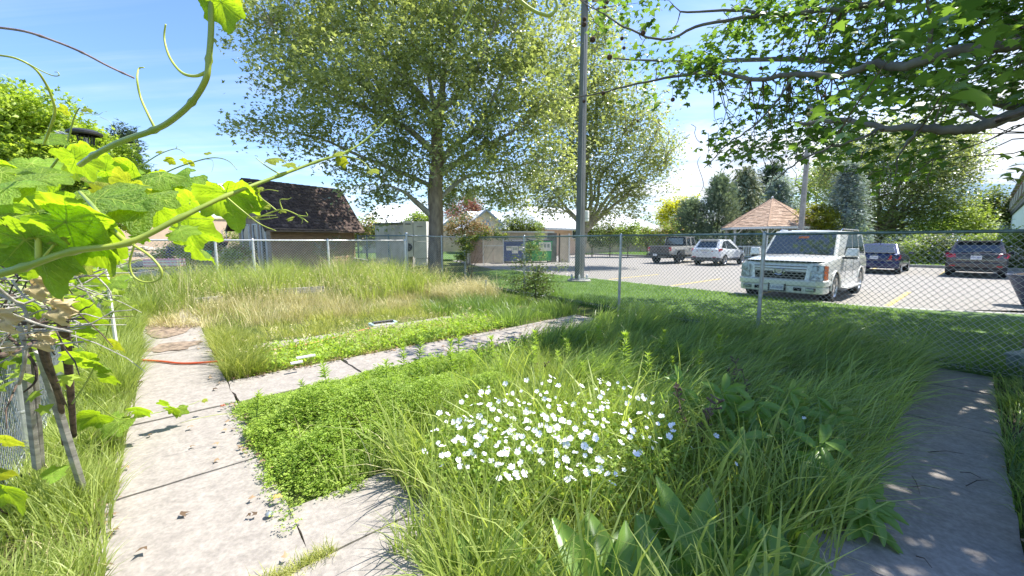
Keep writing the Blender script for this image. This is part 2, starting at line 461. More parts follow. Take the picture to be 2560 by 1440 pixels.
# ---------------------------------------------------------------- garden paths
def slab(parent, a0, a1, b0, b1, z=0.0, tilt=0.0, name='slab', jag=0.02):
    """one cast slab, its outline slightly uneven"""
    n = 7; poly = []
    for t in np.linspace(0, 1, n)[:-1]: poly.append((a0 + (a1 - a0) * t, b0 + random.uniform(-jag, jag)))
    for t in np.linspace(0, 1, n)[:-1]: poly.append((a1 + random.uniform(-jag, jag) * .4, b0 + (b1 - b0) * t))
    for t in np.linspace(0, 1, n)[:-1]: poly.append((a1 + (a0 - a1) * t, b1 + random.uniform(-jag, jag)))
    for t in np.linspace(0, 1, n)[:-1]: poly.append((a0 + random.uniform(-jag, jag) * .4, b1 + (b0 - b1) * t))
    pts = [AB(a, b) for a, b in poly]; c = sum(pts, Vector()) / len(pts); N_ = len(pts)
    hgt = lambda p: float(hz(p.x, p.y)) + z + tilt * ((p.x - c.x) * WV.x + (p.y - c.y) * WV.y)
    V = [(p.x, p.y, hgt(p)) for p in pts] + [(p.x, p.y, hgt(p) - 0.10) for p in pts] + [(c.x, c.y, hgt(c))]
    F = [(i, (i + 1) % N_, 2 * N_) for i in range(N_)] + [(i, i + N_, (i + 1) % N_ + N_, (i + 1) % N_) for i in range(N_)]
    mb = MB().add(V, F)
    return mb.build(name, M_conc, parent, world=True)
path = empty('garden_path', tuple(AB(4, 0))); path['kind'] = 'structure'
cuts = [0.2, 2.02, 3.35, 4.66, 6.0, 7.4, 8.9, 10.4, 12.3]
for i, (a0, a1) in enumerate(zip(cuts[:-1], cuts[1:])):
    slab(path, a0 + .012, a1 - .012, -0.36, 1.2 if i == 0 else 0.46, z=[.01, .0, .0, .006, .0, .0, .008, 0][i], tilt=0, jag=.008)
pathA = empty('cross_path', tuple(AB(5, 2))); pathA['kind'] = 'structure'
for b0, b1 in zip([0.48, 1.75, 3.0, 4.3, 5.6], [1.73, 2.98, 4.28, 5.58, 6.6]):
    slab(pathA, 4.66, 5.45, b0, b1, z=random.uniform(-.006, .01))
pathB = empty('narrow_path', tuple(AB(7, 2))); pathB['kind'] = 'structure'
for b0, b1 in zip([0.48, 1.6, 2.7, 3.8, 4.9], [1.58, 2.68, 3.78, 4.88, 5.9]):
    slab(pathB, 6.72, 7.12, b0, b1, z=random.uniform(-.006, .01))
pathC = empty('near_cross_path', tuple(AB(2.2, 1))); pathC['kind'] = 'structure'
slab(pathC, 2.035, 2.55, 0.464, 1.45, jag=.008)
pathR = empty('shaded_path', tuple(AB(0, 5))); pathR['kind'] = 'structure'
for b0, b1 in zip([1.2, 2.5, 3.8, 5.1, 6.4], [2.48, 3.78, 5.08, 6.38, 7.3]):
    slab(pathR, -0.32, 0.62, b0, b1, z=random.uniform(-.004, .006))
M_mulch = mat('mulch', (0.07, 0.05, 0.035), 1.0, var=0.5, scale=30, bump=1.0, bscale=70)
m_pts = [AB(-0.36, 1.0), AB(-0.42, 3), AB(-0.36, 5), AB(-0.4, 7.6), AB(-2.6, 7.6), AB(-2.6, 1.0)]
sheet('mulch_bed', [(p.x, p.y) for p in m_pts], -0.1, 0.012, M_mulch)

# ================================================================== CHAIN-LINK FENCES
def chain_mesh(A, B, z0a, z0b, z1a, z1b, pitch=0.072, r=0.0024, sides=3):
    """woven wires: each runs up the fence in a zigzag and hooks round its neighbours"""
    A = np.array(A[:2]); B = np.array(B[:2]); L = np.linalg.norm(B - A); d = (B - A) / L; nrm = np.array([-d[1], d[0]])
    nw = int(L / (pitch / 2)); H = max(z1a - z0a, z1b - z0b); K = int(H / (pitch / 2)) + 1
    i = np.arange(nw)[:, None]; k = np.arange(K)[None]
    side = np.where((k + i) % 2 == 0, -1.0, 1.0)
    s = (i + 0.5) * pitch / 2 + side * pitch / 4 * 1.06
    t = np.clip(s / L, 0, 1); top = z1a + (z1b - z1a) * t; z = top - k * pitch / 2
    off = side * r * 1.1 * np.where(i % 2 == 0, 1, 1)
    C = np.stack([A[0] + d[0] * s + nrm[0] * off, A[1] + d[1] * s + nrm[1] * off, z], -1)     # nw,K,3
    ang = np.arange(sides) * 2 * np.pi / sides
    O = np.stack([d[0] * np.cos(ang) + nrm[0] * np.sin(ang), d[1] * np.cos(ang) + nrm[1] * np.sin(ang), 0 * ang], -1) * r * 1.15
    V = (C[:, :, None, :] + O[None, None]).reshape(-1, 3)
    base = ((np.arange(nw)[:, None] * K + np.arange(K - 1)[None]) * sides).ravel()
    F = []
    for q in range(sides):
        a = base + q; b = base + (q + 1) % sides
        F.append(np.stack([a, b, b + sides, a + sides], 1))
    return V, np.concatenate(F)
def fence(name, label, cat, A, B, zt_a, zt_b, z0a, z0b, posts, m_rail, m_post, m_wire, rail_r=0.021, post_r=0.03, thick=(), top_rail=True, group=None, wr=0.0024, low_wire=True):
    A = Vector((A[0], A[1], 0)); B = Vector((B[0], B[1], 0)); L = (B - A).length; d = (B - A) / L
    root = empty(name, (A.x, A.y, z0a), 0, label, cat, group)
    V, F = chain_mesh(A, B, z0a, z0b, zt_a, zt_b, r=wr)
    V = V - np.array(root.location)
    o = link('chain_mesh', tri_mesh('chain_mesh', V, F), m_wire, root); o['kind'] = 'stuff'
    at = lambda s, z: (A + d * s) + Vector((0, 0, z))
    zt = lambda s: zt_a + (zt_b - zt_a) * s / L; zb = lambda s: z0a + (z0b - z0a) * s / L
    if top_rail:
        s = 0.0; nrm = Vector((-d.y, d.x, 0)) * 0.0
        while s < L - 0.05:                                    # rail lengths with swaged joints
            e = min(s + 6.4, L)
            MB().tube([at(s, zt(s)), at((s + e) / 2, zt((s + e) / 2) - .004), at(e - .06, zt(e)), at(e - .05, zt(e)), at(e, zt(e))], [rail_r] * 3 + [rail_r * .8] * 2, 10).build('top_rail', m_rail, root, world=True, smooth=True)
            s = e
    for s in posts:
        r = post_r * (1.35 if s in thick else 1.0)
        top = zt(s) - rail_r * .6 + (0.06 if s in thick else 0)
        mb = MB().tube([at(s, zb(s) - .2), at(s, top)], r, 12)
        p = mb.build('post', m_post, root, world=True, smooth=False)
        MB().lathe([(r * 1.12, -.02), (r * 1.15, .0), (r * 1.0, .03), (r * .55, .055), (0.0005, .062)], 12, c=at(s, top)).build('post_cap', m_post, root, world=True, smooth=True)
        b = MB()
        for q in (0.25, 0.55, 0.8):
            z = zb(s) + (zt(s) - zb(s)) * q
            b.lathe([(r * 1.01, -.006), (r * 1.16, -.006), (r * 1.16, .006), (r * 1.01, .006)], 10, c=at(s, z))
        b.build('tie_bands', m_wire, root, world=True)['kind'] = 'stuff'
    if low_wire:
        MB().tube([at(0.02, zb(0) + .05), at(L - .02, zb(L) + .05)], 0.003, 5).build('tension_wire', m_wire, root, world=True)
    return root
F0 = Vector((2.4, 8.87))                                       # a post of the street fence
fs = lambda t: (F0.x + FU.x * t, F0.y + FU.y * t)
fence('street_fence', 'grey green chain link fence with top rail between the overgrown garden and the car park', 'fence',
      fs(-6.96), fs(8.6), 1.695, 1.70, 0.03, 0.03, [0.0, 3.5, 6.96, 9.84, 12.72][0:5] if False else [0.03, 3.5, 6.96, 9.84, 12.72], M_green_rail, M_galv, M_wire, wr=0.0030, thick=(0.03,))
cornerF = Vector(fs(-6.96)); gateP = Vector((-3.46, 13.2)); dl = Vector((-.8, -.6))
lf = lambda s: gateP + dl * s
fence('back_fence', 'bright silver chain link fence in front of the brown shed', 'fence',
      gateP, lf(6.9), 1.585, 1.60, .2, .42, [0.05, 2.4, 4.25, 5.05, 6.88], M_galvb, M_galvb, M_wireb, thick=(6.88,), wr=0.0034)
fence('link_fence', 'short dark chain link fence between the tree trunk and the tall gate post', 'fence',
      (cornerF.x, cornerF.y), (gateP.x, gateP.y), 1.70, 1.745, .03, .25, [0.9, 2.16], M_galv, M_galv, M_wire, thick=(2.16,), wr=0.0024)
fence('shed_side_fence', 'dark chain link fence running back from the gate post to the shed', 'fence',
      (gateP.x - .03, gateP.y + .05), (gateP.x - .6 * 5.4, gateP.y + .8 * 5.4), 1.745, 1.78, .3, .3, [1.6, 4.1, 5.35], M_green_rail, M_green_rail, M_wire, wr=0.0022)
lw = lambda a: AB(a, -0.80)
fence('vine_fence', 'chain link fence half buried under the grapevine along the path', 'fence',
      lw(0.9), lw(11.9), 1.36, 1.55, 0, .35, [0.3, 3.3, 6.3, 9.2], M_galv, M_galv, M_wire, wr=0.0026)
tag(MB().tube([AB(8.1, 6.2, -.1), AB(8.1, 6.24, .58)], .024, 10).build('short_steel_stake', M_galv), 'short grey steel stake standing in the tall dry grass by the fence corner', 'stake')

# ================================================================== SHED
M_sid = mat('shed_siding', (0.46, 0.29, 0.17), 0.75, var=0.12, scale=3, bump=0.3, mapscale=(1, 1, 5), stain=0.25)
M_sidg = mat('shed_gable_siding', (0.56, 0.42, 0.31), 0.8, var=0.12, scale=3, bump=0.3, stain=0.2)
M_shin = mat('dark_shingle', (0.115, 0.078, 0.066), 0.95, var=0.3, scale=12, bump=0.8, bscale=120)
M_shin2 = mat('dark_shingle_worn', (0.19, 0.135, 0.11), 0.95, var=0.3, scale=12, bump=0.8, bscale=120)
M_wht = mat('white_trim_paint', (0.78, 0.77, 0.74), 0.6, var=0.06, scale=8)
M_glass = mat('window_glass', (0.06, 0.08, 0.09), 0.06, 0.0, var=0.05, spec=0.9)
def build_shed():
    az = math.radians(33); ex = Vector((math.sin(az), math.cos(az), 0)); ey = Vector((-math.cos(az), math.sin(az), 0))
    C = Vector((-9.25, 15.5, 0)); rz = math.atan2(ex.y, ex.x)
    r = empty('garden_shed', C, rz, 'small brown timber shed with a dark shingled gable roof behind the back fence', 'shed')
    LX, LY, H0, H1 = 3.6, 2.6, 2.42, 3.98        # local x along the front wall, local y backwards
    th = .02
    # siding boards, each its own piece
    nb = 13; bh = (H0 - .32) / nb
    front = []
    for i in range(nb):
        z = .32 + i * bh
        V = [(0, -.012 - .012, z), (LX, -.024, z), (LX, -.006, z + bh * .97), (0, -.006, z + bh * .97), (0, .012, z), (LX, .012, z), (LX, .012, z + bh * .97), (0, .012, z + bh * .97)]
        F = [(0, 1, 2, 3), (4, 7, 6, 5), (0, 4, 5, 1), (3, 2, 6, 7), (0, 3, 7, 4), (1, 5, 6, 2)]
        MB().add(V, F).build('siding_board', M_sid, r)
    ng = 20
    for i in range(ng):
        z = .32 + i * bh
        w0 = 0; w1 = LY
        if z > H0:
            k = (z - H0) / (H1 - H0); w0 = LY / 2 * k + .03; w1 = LY - LY / 2 * k - .03
        if w1 - w0 < .15: break
        MB().box((-.012, (w0 + w1) / 2, z + bh / 2), (.024, w1 - w0, bh * .95)).build('siding_board', M_sidg, r)
    MB().box((LX / 2, LY / 2, H0 / 2 + .1), (LX - .03, LY - .03, H0 - .2)).add(
        [(.01, .01, H0), (.01, LY - .01, H0), (.01, LY / 2, H1 - .06), (LX - .01, .01, H0), (LX - .01, LY - .01, H0), (LX - .01, LY / 2, H1 - .06)],
        [(0, 2, 1), (3, 4, 5), (0, 3, 5, 2), (1, 2, 5, 4), (0, 1, 4, 3)]).build('wall', M_sid, r)
    for x in (0, LX): MB().box((x, -.015, 1.3), (.08, .06, 2.2)).build('corner_board', M_sid, r)
    # roof
    ov = .34; s = (H1 - H0) / (LY / 2); run = LY / 2 + ov
    for sg in (-1, 1):
        y0 = LY / 2; y1 = LY / 2 + sg * run
        z1 = H1 - s * run
        V = [(-ov, y0, H1), (LX + ov, y0, H1), (LX + ov, y1, z1), (-ov, y1, z1)]
        V += [(x, y, z - .05) for x, y, z in V]
        MB().add(V, [(0, 1, 2, 3), (4, 7, 6, 5), (0, 4, 5, 1), (1, 5, 6, 2), (2, 6, 7, 3), (3, 7, 4, 0)]).build('roof_deck', M_dark_wood, r)
    # shingle tabs on the slope facing the garden: rows of separate tabs, lower edges uneven
    rows, tabs = 15, 17
    sl = math.hypot(run, s * run); down = Vector((0, -run, -s * run)).normalized(); nrm = Vector((0, -s, 1)).normalized()
    for i in range(rows):
        d0 = sl * i / rows; d1 = sl * (i + 1) / rows + .05
        x = -ov + (-.12 if i % 2 else 0)
        roof_row = tabs
        w = (LX + 2 * ov) / tabs
        for k in range(tabs + 1):
            xa = max(-ov, x + k * w + .006); xb = min(LX + ov, x + (k + 1) * w - .006)
            if xb - xa < .03: continue
            e = d1 + random.uniform(-.012, .02)
            o_ = Vector((0, LY / 2, H1))
            lift = random.uniform(.014, .024)
            pts = [o_ + down * d0 + nrm * .006, o_ + down * e + nrm * lift]
            V = [(xa, pts[0].y, pts[0].z), (xb, pts[0].y, pts[0].z), (xb, pts[1].y, pts[1].z), (xa, pts[1].y, pts[1].z)]
            V += [(a, b - nrm.y * .012, c - nrm.z * .012) for a, b, c in V]
            MB().add(V, [(3, 2, 1, 0), (4, 5, 6, 7), (0, 1, 5, 4), (1, 2, 6, 5), (2, 3, 7, 6), (3, 0, 4, 7)]).build('shingle', random.choice([M_shin, M_shin, M_shin, M_shin2]), r)
    mb = MB()
    for k in range(14):
        xa = -ov + k * (LX + 2 * ov) / 14
        mb.add([(xa, LY / 2 - .12, H1 - .12), (xa + .34, LY / 2 - .12, H1 - .11), (xa + .34, LY / 2, H1 + .035), (xa, LY / 2, H1 + .02), (xa + .34, LY / 2 + .12, H1 - .11), (xa, LY / 2 + .12, H1 - .12)], [(0, 1, 2, 3), (3, 2, 4, 5)])
    mb.build('ridge_cap', M_shin, r)
    ez = H1 - s * run
    MB().box((LX / 2, LY / 2 - run - .012, ez - .03), (LX + 2 * ov, .024, .13)).build('fascia', mat('fascia_brown', (.30, .22, .17), .7), r)
    for x in (-ov - .012, LX + ov + .012):
        for sg in (-1, 1):
            MB().bar((x, LY / 2 + .001 * sg, H1 - .07), (x, LY / 2 + sg * run, ez - .07), .024, .13, up=(0, 0, 1)).build('barge_board', M_dark_wood, r)
    # glazed doors and window in the gable end
    for y0, w in ((.32, .36), (.95, .36), (1.62, .6)):
        z0, z1 = .95 if w > .4 else .45, 2.22
        f = MB()
        for yy in (y0, y0 + w): f.box((-.045, yy, (z0 + z1) / 2), (.05, .055, z1 - z0 + .05))
        for zz in (z0, z1): f.box((-.045, y0 + w / 2, zz), (.048, w - .055, .05))
        fr = f.build('window', M_wht, r)
        MB().box((-.035, y0 + w / 2, (z0 + z1) / 2), (.012, w - .06, z1 - z0 - .06)).build('pane', M_glass, fr)
build_shed()

# ================================================================== BUILDINGS
M_peach = mat('peach_render', (0.74, 0.54, 0.40), 0.9, var=0.05, scale=2, bump=0.2, stain=0.08)
M_peach2 = mat('pale_render', (0.72, 0.62, 0.48), 0.9, var=0.05, scale=2, bump=0.2)
M_wroof = mat('white_metal_roof', (0.80, 0.80, 0.80), 0.5, 0.0, var=0.03, scale=1)
M_grtrim = mat('grey_trim', (0.32, 0.36, 0.38), 0.6)
M_whb = mat('white_render', (0.80, 0.79, 0.76), 0.85, var=0.03, scale=1)
def house(name, label, x0, x1, Y0, Y1, ridge, eave_h, ridge_h, wall_m, z0=0.0, wins=(), depth=7.0, over=.5, gable_front=None, rise=True, group=None):
    """house whose front wall runs from sight line x0 at depth Y0 to sight line x1 at depth Y1"""
    A = P(x0, 600, Y0); B = P(x1, 600, Y1); A.z = B.z = 0
    d = (B - A); L = d.length; d.normalize(); rz = math.atan2(d.y, d.x)
    r = empty(name, A, rz, label, 'building', group)
    MB().box((L / 2, depth / 2, (z0 + eave_h) / 2), (L, depth, eave_h - z0)).build('wall', wall_m, r)
    run = depth / 2 + over; s = (ridge_h - eave_h) / (depth / 2)
    roof = MB()
    ez = eave_h - s * over
    hip = min(2.6, L * .2) if ridge == 'hip' else 0
    V = [(-over, -over, ez), (L + over, -over, ez), (L + over, depth + over, ez), (-over, depth + over, ez), (-over + hip, depth / 2, ridge_h), (L + over - hip, depth / 2, ridge_h)]
    roof.add(V, [(0, 1, 5, 4), (2, 3, 4, 5), (3, 0, 4), (1, 2, 5)])
    rf = roof.build('roof', M_wroof, r)
    rb = MB()
    nrib = int(L / .6)
    for i in range(nrib + 1):
        x = -over + i * (L + 2 * over) / nrib
        k = 1.0
        if hip: k = min(1.0, (x + over) / max(hip, .01), (L + over - x) / max(hip, .01))
        if k > .05: rb.bar((x, -over, ez + .02), (x, -over + run * k, ez + (ridge_h - ez) * k + .02), .04, .04)
    rbo = rb.build('roof_seam', M_wroof, rf); rbo['kind'] = 'stuff'
    MB().box((L / 2, -over - .03, ez - .06), (L + 2 * over, .05, .2)).build('gutter', M_grtrim, r)
    if not hip:
        for x in (-.01, L + .01):
            MB().add([(x, 0, eave_h), (x, depth, eave_h), (x, depth / 2, ridge_h - .06)], [(0, 1, 2)]).build('gable', wall_m, r)
    for wx, wz, ww, wh in wins:
        f = MB().box((wx, -.03, wz), (ww + .16, .05, wh + .16)).build('window', M_wht, r)
        n = max(1, round(ww / .8))
        for i in range(n):
            MB().box((wx - ww / 2 + (i + .5) * ww / n, -.045, wz), (ww / n - .06, .04, wh)).build('pane', M_glass, f)
    return r
# long low peach buildings with white roofs beyond the lawn
h1 = house('bungalow', 'peach bungalow with white metal roof and half round gable vent behind the tree trunk', 1196, 1400, 44, 47, 'gable', 3.35, 4.9, M_peach, wins=[(2.0, 2.0, 1.3, 1.1), (6.2, 2.0, 1.3, 1.1)])
def front_gable(parent, x0, x1, H0, H1, vent=True, m=M_peach2):
    xm = (x0 + x1) / 2
    g = MB().add([(x0, -.9, 0), (x1, -.9, 0), (x1, -.9, H0), (xm, -.9, H1), (x0, -.9, H0), (x0, 1, 0), (x1, 1, 0), (x1, 1, H0), (xm, 1, H1), (x0, 1, H0)], [(0, 1, 2, 3, 4), (0, 4, 9, 5), (1, 6, 7, 2)]).build('gable_wall', m, parent)
    k = .4
    MB().add([(x0 - k, -1.3, H0 - k * .7), (xm, -1.3, H1 + .1), (xm, 5, H1 + .1), (x0 - k, 5, H0 - k * .7), (x1 + k, -1.3, H0 - k * .7), (x1 + k, 5, H0 - k * .7)], [(0, 1, 2, 3), (1, 4, 5, 2)]).build('gable_roof', M_wroof, parent)
    MB().bar((x0 - k, -1.33, H0 - k * .7 - .06), (xm, -1.33, H1 + .04), .05, .2).bar((x1 + k, -1.33, H0 - k * .7 - .06), (xm, -1.33, H1 + .04), .05, .2).build('barge_board', M_grtrim, parent)
    if vent:
        pts = [(math.cos(a) * .55, math.sin(a) * .75) for a in lerps(0, math.pi, 11)]
        MB().add([(xm + p[0], -.93, H0 + p[1] - .1) for p in pts] + [(xm + p[0], -.96, H0 + p[1] - .1) for p in pts], [list(range(11, 22)), *[(i, i + 1, i + 12, i + 11) for i in range(10)]]).build('arched_vent', mat('blue_grey_vent', (.35, .42, .5), .6), parent)
front_gable(h1, -1.4, 2.6, 3.1, 4.75)
h2 = house('bungalow', 'small peach bungalow gable with white roof left of the bigger gable', 1105, 1165, 52, 53, 'gable', 3.1, 3.9, M_peach2, wins=[(1.5, 2.0, 1.0, 1.0)])
front_gable(h2, -.6, 2.4, 3.0, 4.2, vent=False)
h3 = house('care_home_wing', 'long salmon wing with a low white roof and small windows behind the hedge', 1360, 1660, 40, 58, 'hip', 3.15, 5.4, M_peach, wins=[(9.5, 2.2, 1.2, .8), (14.0, 2.2, 1.2, .8), (19.0, 2.2, 1.4, .8), (5.0, 2.2, 1.0, .8)], depth=10, over=.9)
h4 = house('white_roofed_house', 'house with a bright white roof between the shed and the big tree trunk', 905, 1075, 46, 47, 'hip', 3.4, 5.9, M_peach2, wins=[(3, 2.0, 1.2, 1.1)], depth=9)
h5 = house('hall_building', 'tall white building with a flat grey roof seen above the vine', 330, 490, 62, 52, 'hip', 8.4, 9.6, M_whb, wins=[(6.5, 7.0, 1.5, 1.1), (12, 7.0, 1.5, 1.1)], depth=12)
# long peach wall behind the flower terraces
wall_p = empty('peach_wall', (*P(380, 600, 27)[:2], 0), 0, 'long peach rendered wall behind the flower terraces left of the shed', 'wall')
A_, B_ = P(250, 600, 24), P(700, 600, 33)
MB().bar((A_.x, A_.y, 1.45), (B_.x, B_.y, 1.45), .3, 3.3).build('wall_body', M_peach, wall_p, world=True)
MB().bar((A_.x, A_.y, 3.15), (B_.x, B_.y, 3.15), .42, .1).build('coping', M_peach2, wall_p, world=True)

# apartment block on the right, its long front running away beside the camera
def build_block():
    az = math.radians(49.6); d = Vector((math.sin(az), math.cos(az), 0)); n = Vector((-d.y, d.x, 0))      # n points to the car park side
    rz = math.atan2(d.y, d.x); base = d * 30 - n * 2.75
    r = empty('apartment_block', (base.x, base.y, 0), rz, 'beige apartment block with projecting balconies and red window frames at the right edge', 'building')
    M_be = mat('beige_panel', (.38, .33, .27), .85, var=.06, scale=2, stain=.12)
    M_red = mat('red_frame', (.36, .05, .04), .5); M_dk = mat('black_soffit', (.02, .02, .022), .6)
    LL = 112.0
    MB().box((LL / 2, -7.2, 4.6), (LL, 12, 9.2)).build('wall', M_be, r)
    MB().box((LL / 2 - 1, -.4, 3.75), (LL - 2, 2.04, 2.5)).build('ground_floor_wall', M_whb, r)
    MB().box((LL / 2, -.7, 5.25), (LL + .6, 3.0, .42)).build('soffit_band', M_dk, r)
    MB().box((LL / 2, -.72, 5.53), (LL + .6, 3.1, .14)).build('canopy_edge', M_be, r)
    for i in range(18):
        x = 2.5 + i * 6.1
        for f, z in enumerate((5.62,)):
            p = MB()
            p.box((x, -.05, z + .66), (3.6, 2.1, 1.15)); p.box((x - 1.9, -.3, z + 1.4), (.18, 1.8, 2.5)); p.box((x + 1.9, -.3, z + 1.4), (.18, 1.8, 2.5))
            b = p.build('balcony', M_be, r)
            w = MB().box((x + 0.0, .15, z + 1.9), (4.6, 1.1, 1.25)).build('window', M_red, r)
            MB().box((x + 0.0, .71, z + 1.85), (4.2, .04, 1.0)).build('pane', M_glass, w)
            MB().box((x, -.2, z + 2.66), (4.6, 2.3, .30)).build('balcony_roof', M_be, r)
    MB().box((LL / 2, -1.2, 9.3), (LL, .5, .7)).build('parapet', M_be, r)
build_block()

# ================================================================== GAZEBO
def build_gazebo():
    c = Vector((21.9, 34.3, .12)); R = 3.75; n = 8
    r = empty('gazebo', c, math.radians(10), 'octagonal gazebo with tan shingled roof and white scalloped fascia beyond the cars', 'gazebo')
    M_tan = mat('tan_shingle', (.52, .36, .25), .9, var=.16, scale=9, bump=.5, bscale=60)
    M_tan2 = mat('tan_shingle_dark', (.42, .28, .19), .9, var=.16, scale=9, bump=.5, bscale=60)
    He, Hp = 2.52, 4.95
    rows = 20
    for s in range(n):
        a0 = 2 * math.pi * s / n; a1 = 2 * math.pi * (s + 1) / n
        e0 = Vector((math.cos(a0) * R, math.sin(a0) * R, He)); e1 = Vector((math.cos(a1) * R, math.sin(a1) * R, He)); top = Vector((0, 0, Hp))
        nr = (e1 - e0).cross(top - e0).normalized()
        mb = MB()
        for i in range(rows):
            t0, t1 = i / rows, (i + 1.12) / rows
            if t1 > 1: t1 = 1
            A0, A1 = e0.lerp(top, t0), e1.lerp(top, t0); B0, B1 = e0.lerp(top, t1), e1.lerp(top, t1)
            k = max(1, round((A1 - A0).length / .3)); off = random.random()
            for q in range(k):
                u0, u1 = q / k, (q + 1) / k
                mb.cm = random.randint(0, 1)
                L = nr * random.uniform(.02, .045)
                mb.add([A0.lerp(A1, u0) + L, A0.lerp(A1, u1) + L, B0.lerp(B1, u1) + nr * .004, B0.lerp(B1, u0) + nr * .004, A0.lerp(A1, u0), A0.lerp(A1, u1)], [(0, 1, 2, 3), (4, 5, 1, 0)])
        mb.build('roof_panel', [M_tan, M_tan2], r)
        MB().tube([e0 + Vector((0, 0, .03)), top], .05, 6).build('hip_cap', M_tan2, r)
        # scalloped fascia board
        k = 16; V = []; F = []
        for q in range(k * 4 + 1):
            u = q / (k * 4); p = e0.lerp(e1, u); p.z = He + .02
            V.append(tuple(p)); V.append((p.x, p.y, He - .13 - .06 * abs(math.sin(math.pi * q / 4))))
        for q in range(k * 4): F.append((2 * q, 2 * q + 1, 2 * q + 3, 2 * q + 2))
        fo = MB().add(V, F).build('scalloped_fascia', M_wht, r)
        so = fo.modifiers.new('thick', 'SOLIDIFY'); so.thickness = .03
        pr = R - .45
        p0 = Vector((math.cos(a0) * pr, math.sin(a0) * pr, 0)); p1 = Vector((math.cos(a1) * pr, math.sin(a1) * pr, 0))
        MB().box((p0.x, p0.y, (He - .05) / 2), (.12, .12, He - .05), rotz=a0).build('post', M_wht, r)
        dd = (p1 - p0).normalized()
        MB().bar(p0 + Vector((0, 0, He - .75)), p0 + dd * .6 + Vector((0, 0, He - .12)), .05, .07).bar(p1 + Vector((0, 0, He - .75)), p1 - dd * .6 + Vector((0, 0, He - .12)), .05, .07).build('brace', M_wht, r)
        if s not in (5,):
            rl = MB().bar(p0 + Vector((0, 0, .95)), p1 + Vector((0, 0, .95)), .06, .08).bar(p0 + Vector((0, 0, .15)), p1 + Vector((0, 0, .15)), .05, .06).build('railing', M_wht, r)
            for q in range(1, 13):
                b = p0.lerp(p1, q / 13)
                MB().box((b.x, b.y, .55), (.07, .02, .76), rotz=math.atan2(dd.y, dd.x)).build('baluster', M_wht, rl)
    MB().lathe([(.001, .2), (.06, .16), (.09, .08), (.05, 0), (.02, -.05)], 12, c=(0, 0, Hp)).build('finial', M_wht, r, smooth=True)
    MB().lathe([(3.35, 0), (3.35, .08), (.01, .08)], 8).build('floor_deck', M_conc2, r)
build_gazebo()

# ================================================================== LAMP POLES
M_pole = mat('bronze_pole', (.23, .235, .225), .55, .2, var=.12, scale=4, mapscale=(1, 1, .3), stain=.2)
M_pole2 = mat('weathered_pole', (.36, .34, .31), .7, .1, var=.12, scale=4)
def lamp_pole(c, H, w0, w1, label, head, m):
    r = empty('parking_lamp', c, math.radians(45 - 10), label, 'lamp post', 'tall lamp poles of the car park')
    mb = MB()
    V = []
    for z, w in ((.10, w0), (H, w1)):
        h = w / 2; g = w * .12
        V += [(h, h, z), (-h, h, z), (-h, -h, z), (h, -h, z)]
    mb.add(V, [(0, 1, 5, 4), (1, 2, 6, 5), (2, 3, 7, 6), (3, 0, 4, 7), (4, 5, 6, 7)])
    mb.build('shaft', m, r, bevel=.012)
    # raised ribs along each face
    for a in range(4):
        R = Matrix.Rotation(a * math.pi / 2, 4, 'Z')
        MB().add([(w0 * .10, -w0 / 2 - .008, .12), (-w0 * .10, -w0 / 2 - .008, .12), (-w1 * .10, -w1 / 2 - .008, H - .1), (w1 * .10, -w1 / 2 - .008, H - .1),
                  (w0 * .13, -w0 / 2 + .002, .12), (-w0 * .13, -w0 / 2 + .002, .12), (-w1 * .13, -w1 / 2 + .002, H - .1), (w1 * .13, -w1 / 2 + .002, H - .1)],
                 [(1, 0, 3, 2), (0, 4, 7, 3), (5, 1, 2, 6)], M=R).build('rib', m, r)
    MB().box((0, 0, .085), (w0 * 2.0, w0 * 2.0, .03)).build('base_plate', M_galv, r)
    MB().lathe([(w0 * 1.7, -.1), (w0 * 1.7, .05), (w0 * 1.6, .07), (.01, .07)], 20).build('concrete_footing', M_conc2, r)
    for sx in (-1, 1):
        for sy in (-1, 1):
            p = (sx * w0 * .78, sy * w0 * .78)
            MB().tube([(p[0], p[1], .08), (p[0], p[1], .24)], .016, 8).lathe([(.035, .1), (.035, .14), (.01, .14)], 6, c=(p[0], p[1], 0)).lathe([(.04, .1), (.045, .14), (.03, .2), (.005, .23)], 8, c=(p[0], p[1], .04)).build('anchor_bolt', M_galvb, r)
    for a in head:
        R = Matrix.Rotation(a, 4, 'Z')
        hb = MB().box((0, 0, 0), (.01, .01, .01))
        h_ = MB().add([(.22, -.28, -.1), (.22, .28, -.1), (.98, .28, -.16), (.98, -.28, -.16), (.3, -.24, .12), (.3, .24, .12), (.9, .24, .10), (.9, -.24, .10)],
                      [(0, 3, 2, 1), (4, 5, 6, 7), (0, 1, 5, 4), (1, 2, 6, 5), (2, 3, 7, 6), (3, 0, 4, 7)], M=Matrix.Translation((0, 0, H - .35)) @ R).build('lamp_head', M_pole, r)
        MB().tube([R @ Vector((0, 0, H - .4)), R @ Vector((.3, 0, H - .36))], .04, 8).build('lamp_arm', M_pole, r)
        MB().add([(.3, -.22, -.115), (.3, .22, -.115), (.9, .22, -.165), (.9, -.22, -.165)], [(0, 1, 2, 3)], M=Matrix.Translation((0, 0, H - .35)) @ R).build('lens', mat('lamp_lens', (.65, .62, .55), .4), h_)
    return r
pl = P(1448, 700, 14.6)
lamp_pole((pl.x, pl.y, .1), 10.05, .25, .165, 'tall dark square lamp pole on the shaded lawn just behind the street fence', [math.radians(-50)], M_pole)
pl2 = P(2001, 590, 28.0)
lamp_pole((pl2.x, pl2.y, .05), 10.6, .30, .2, 'second lamp pole behind the white four wheel drive and right of the gazebo', [0.4, 3.5], M_pole2)
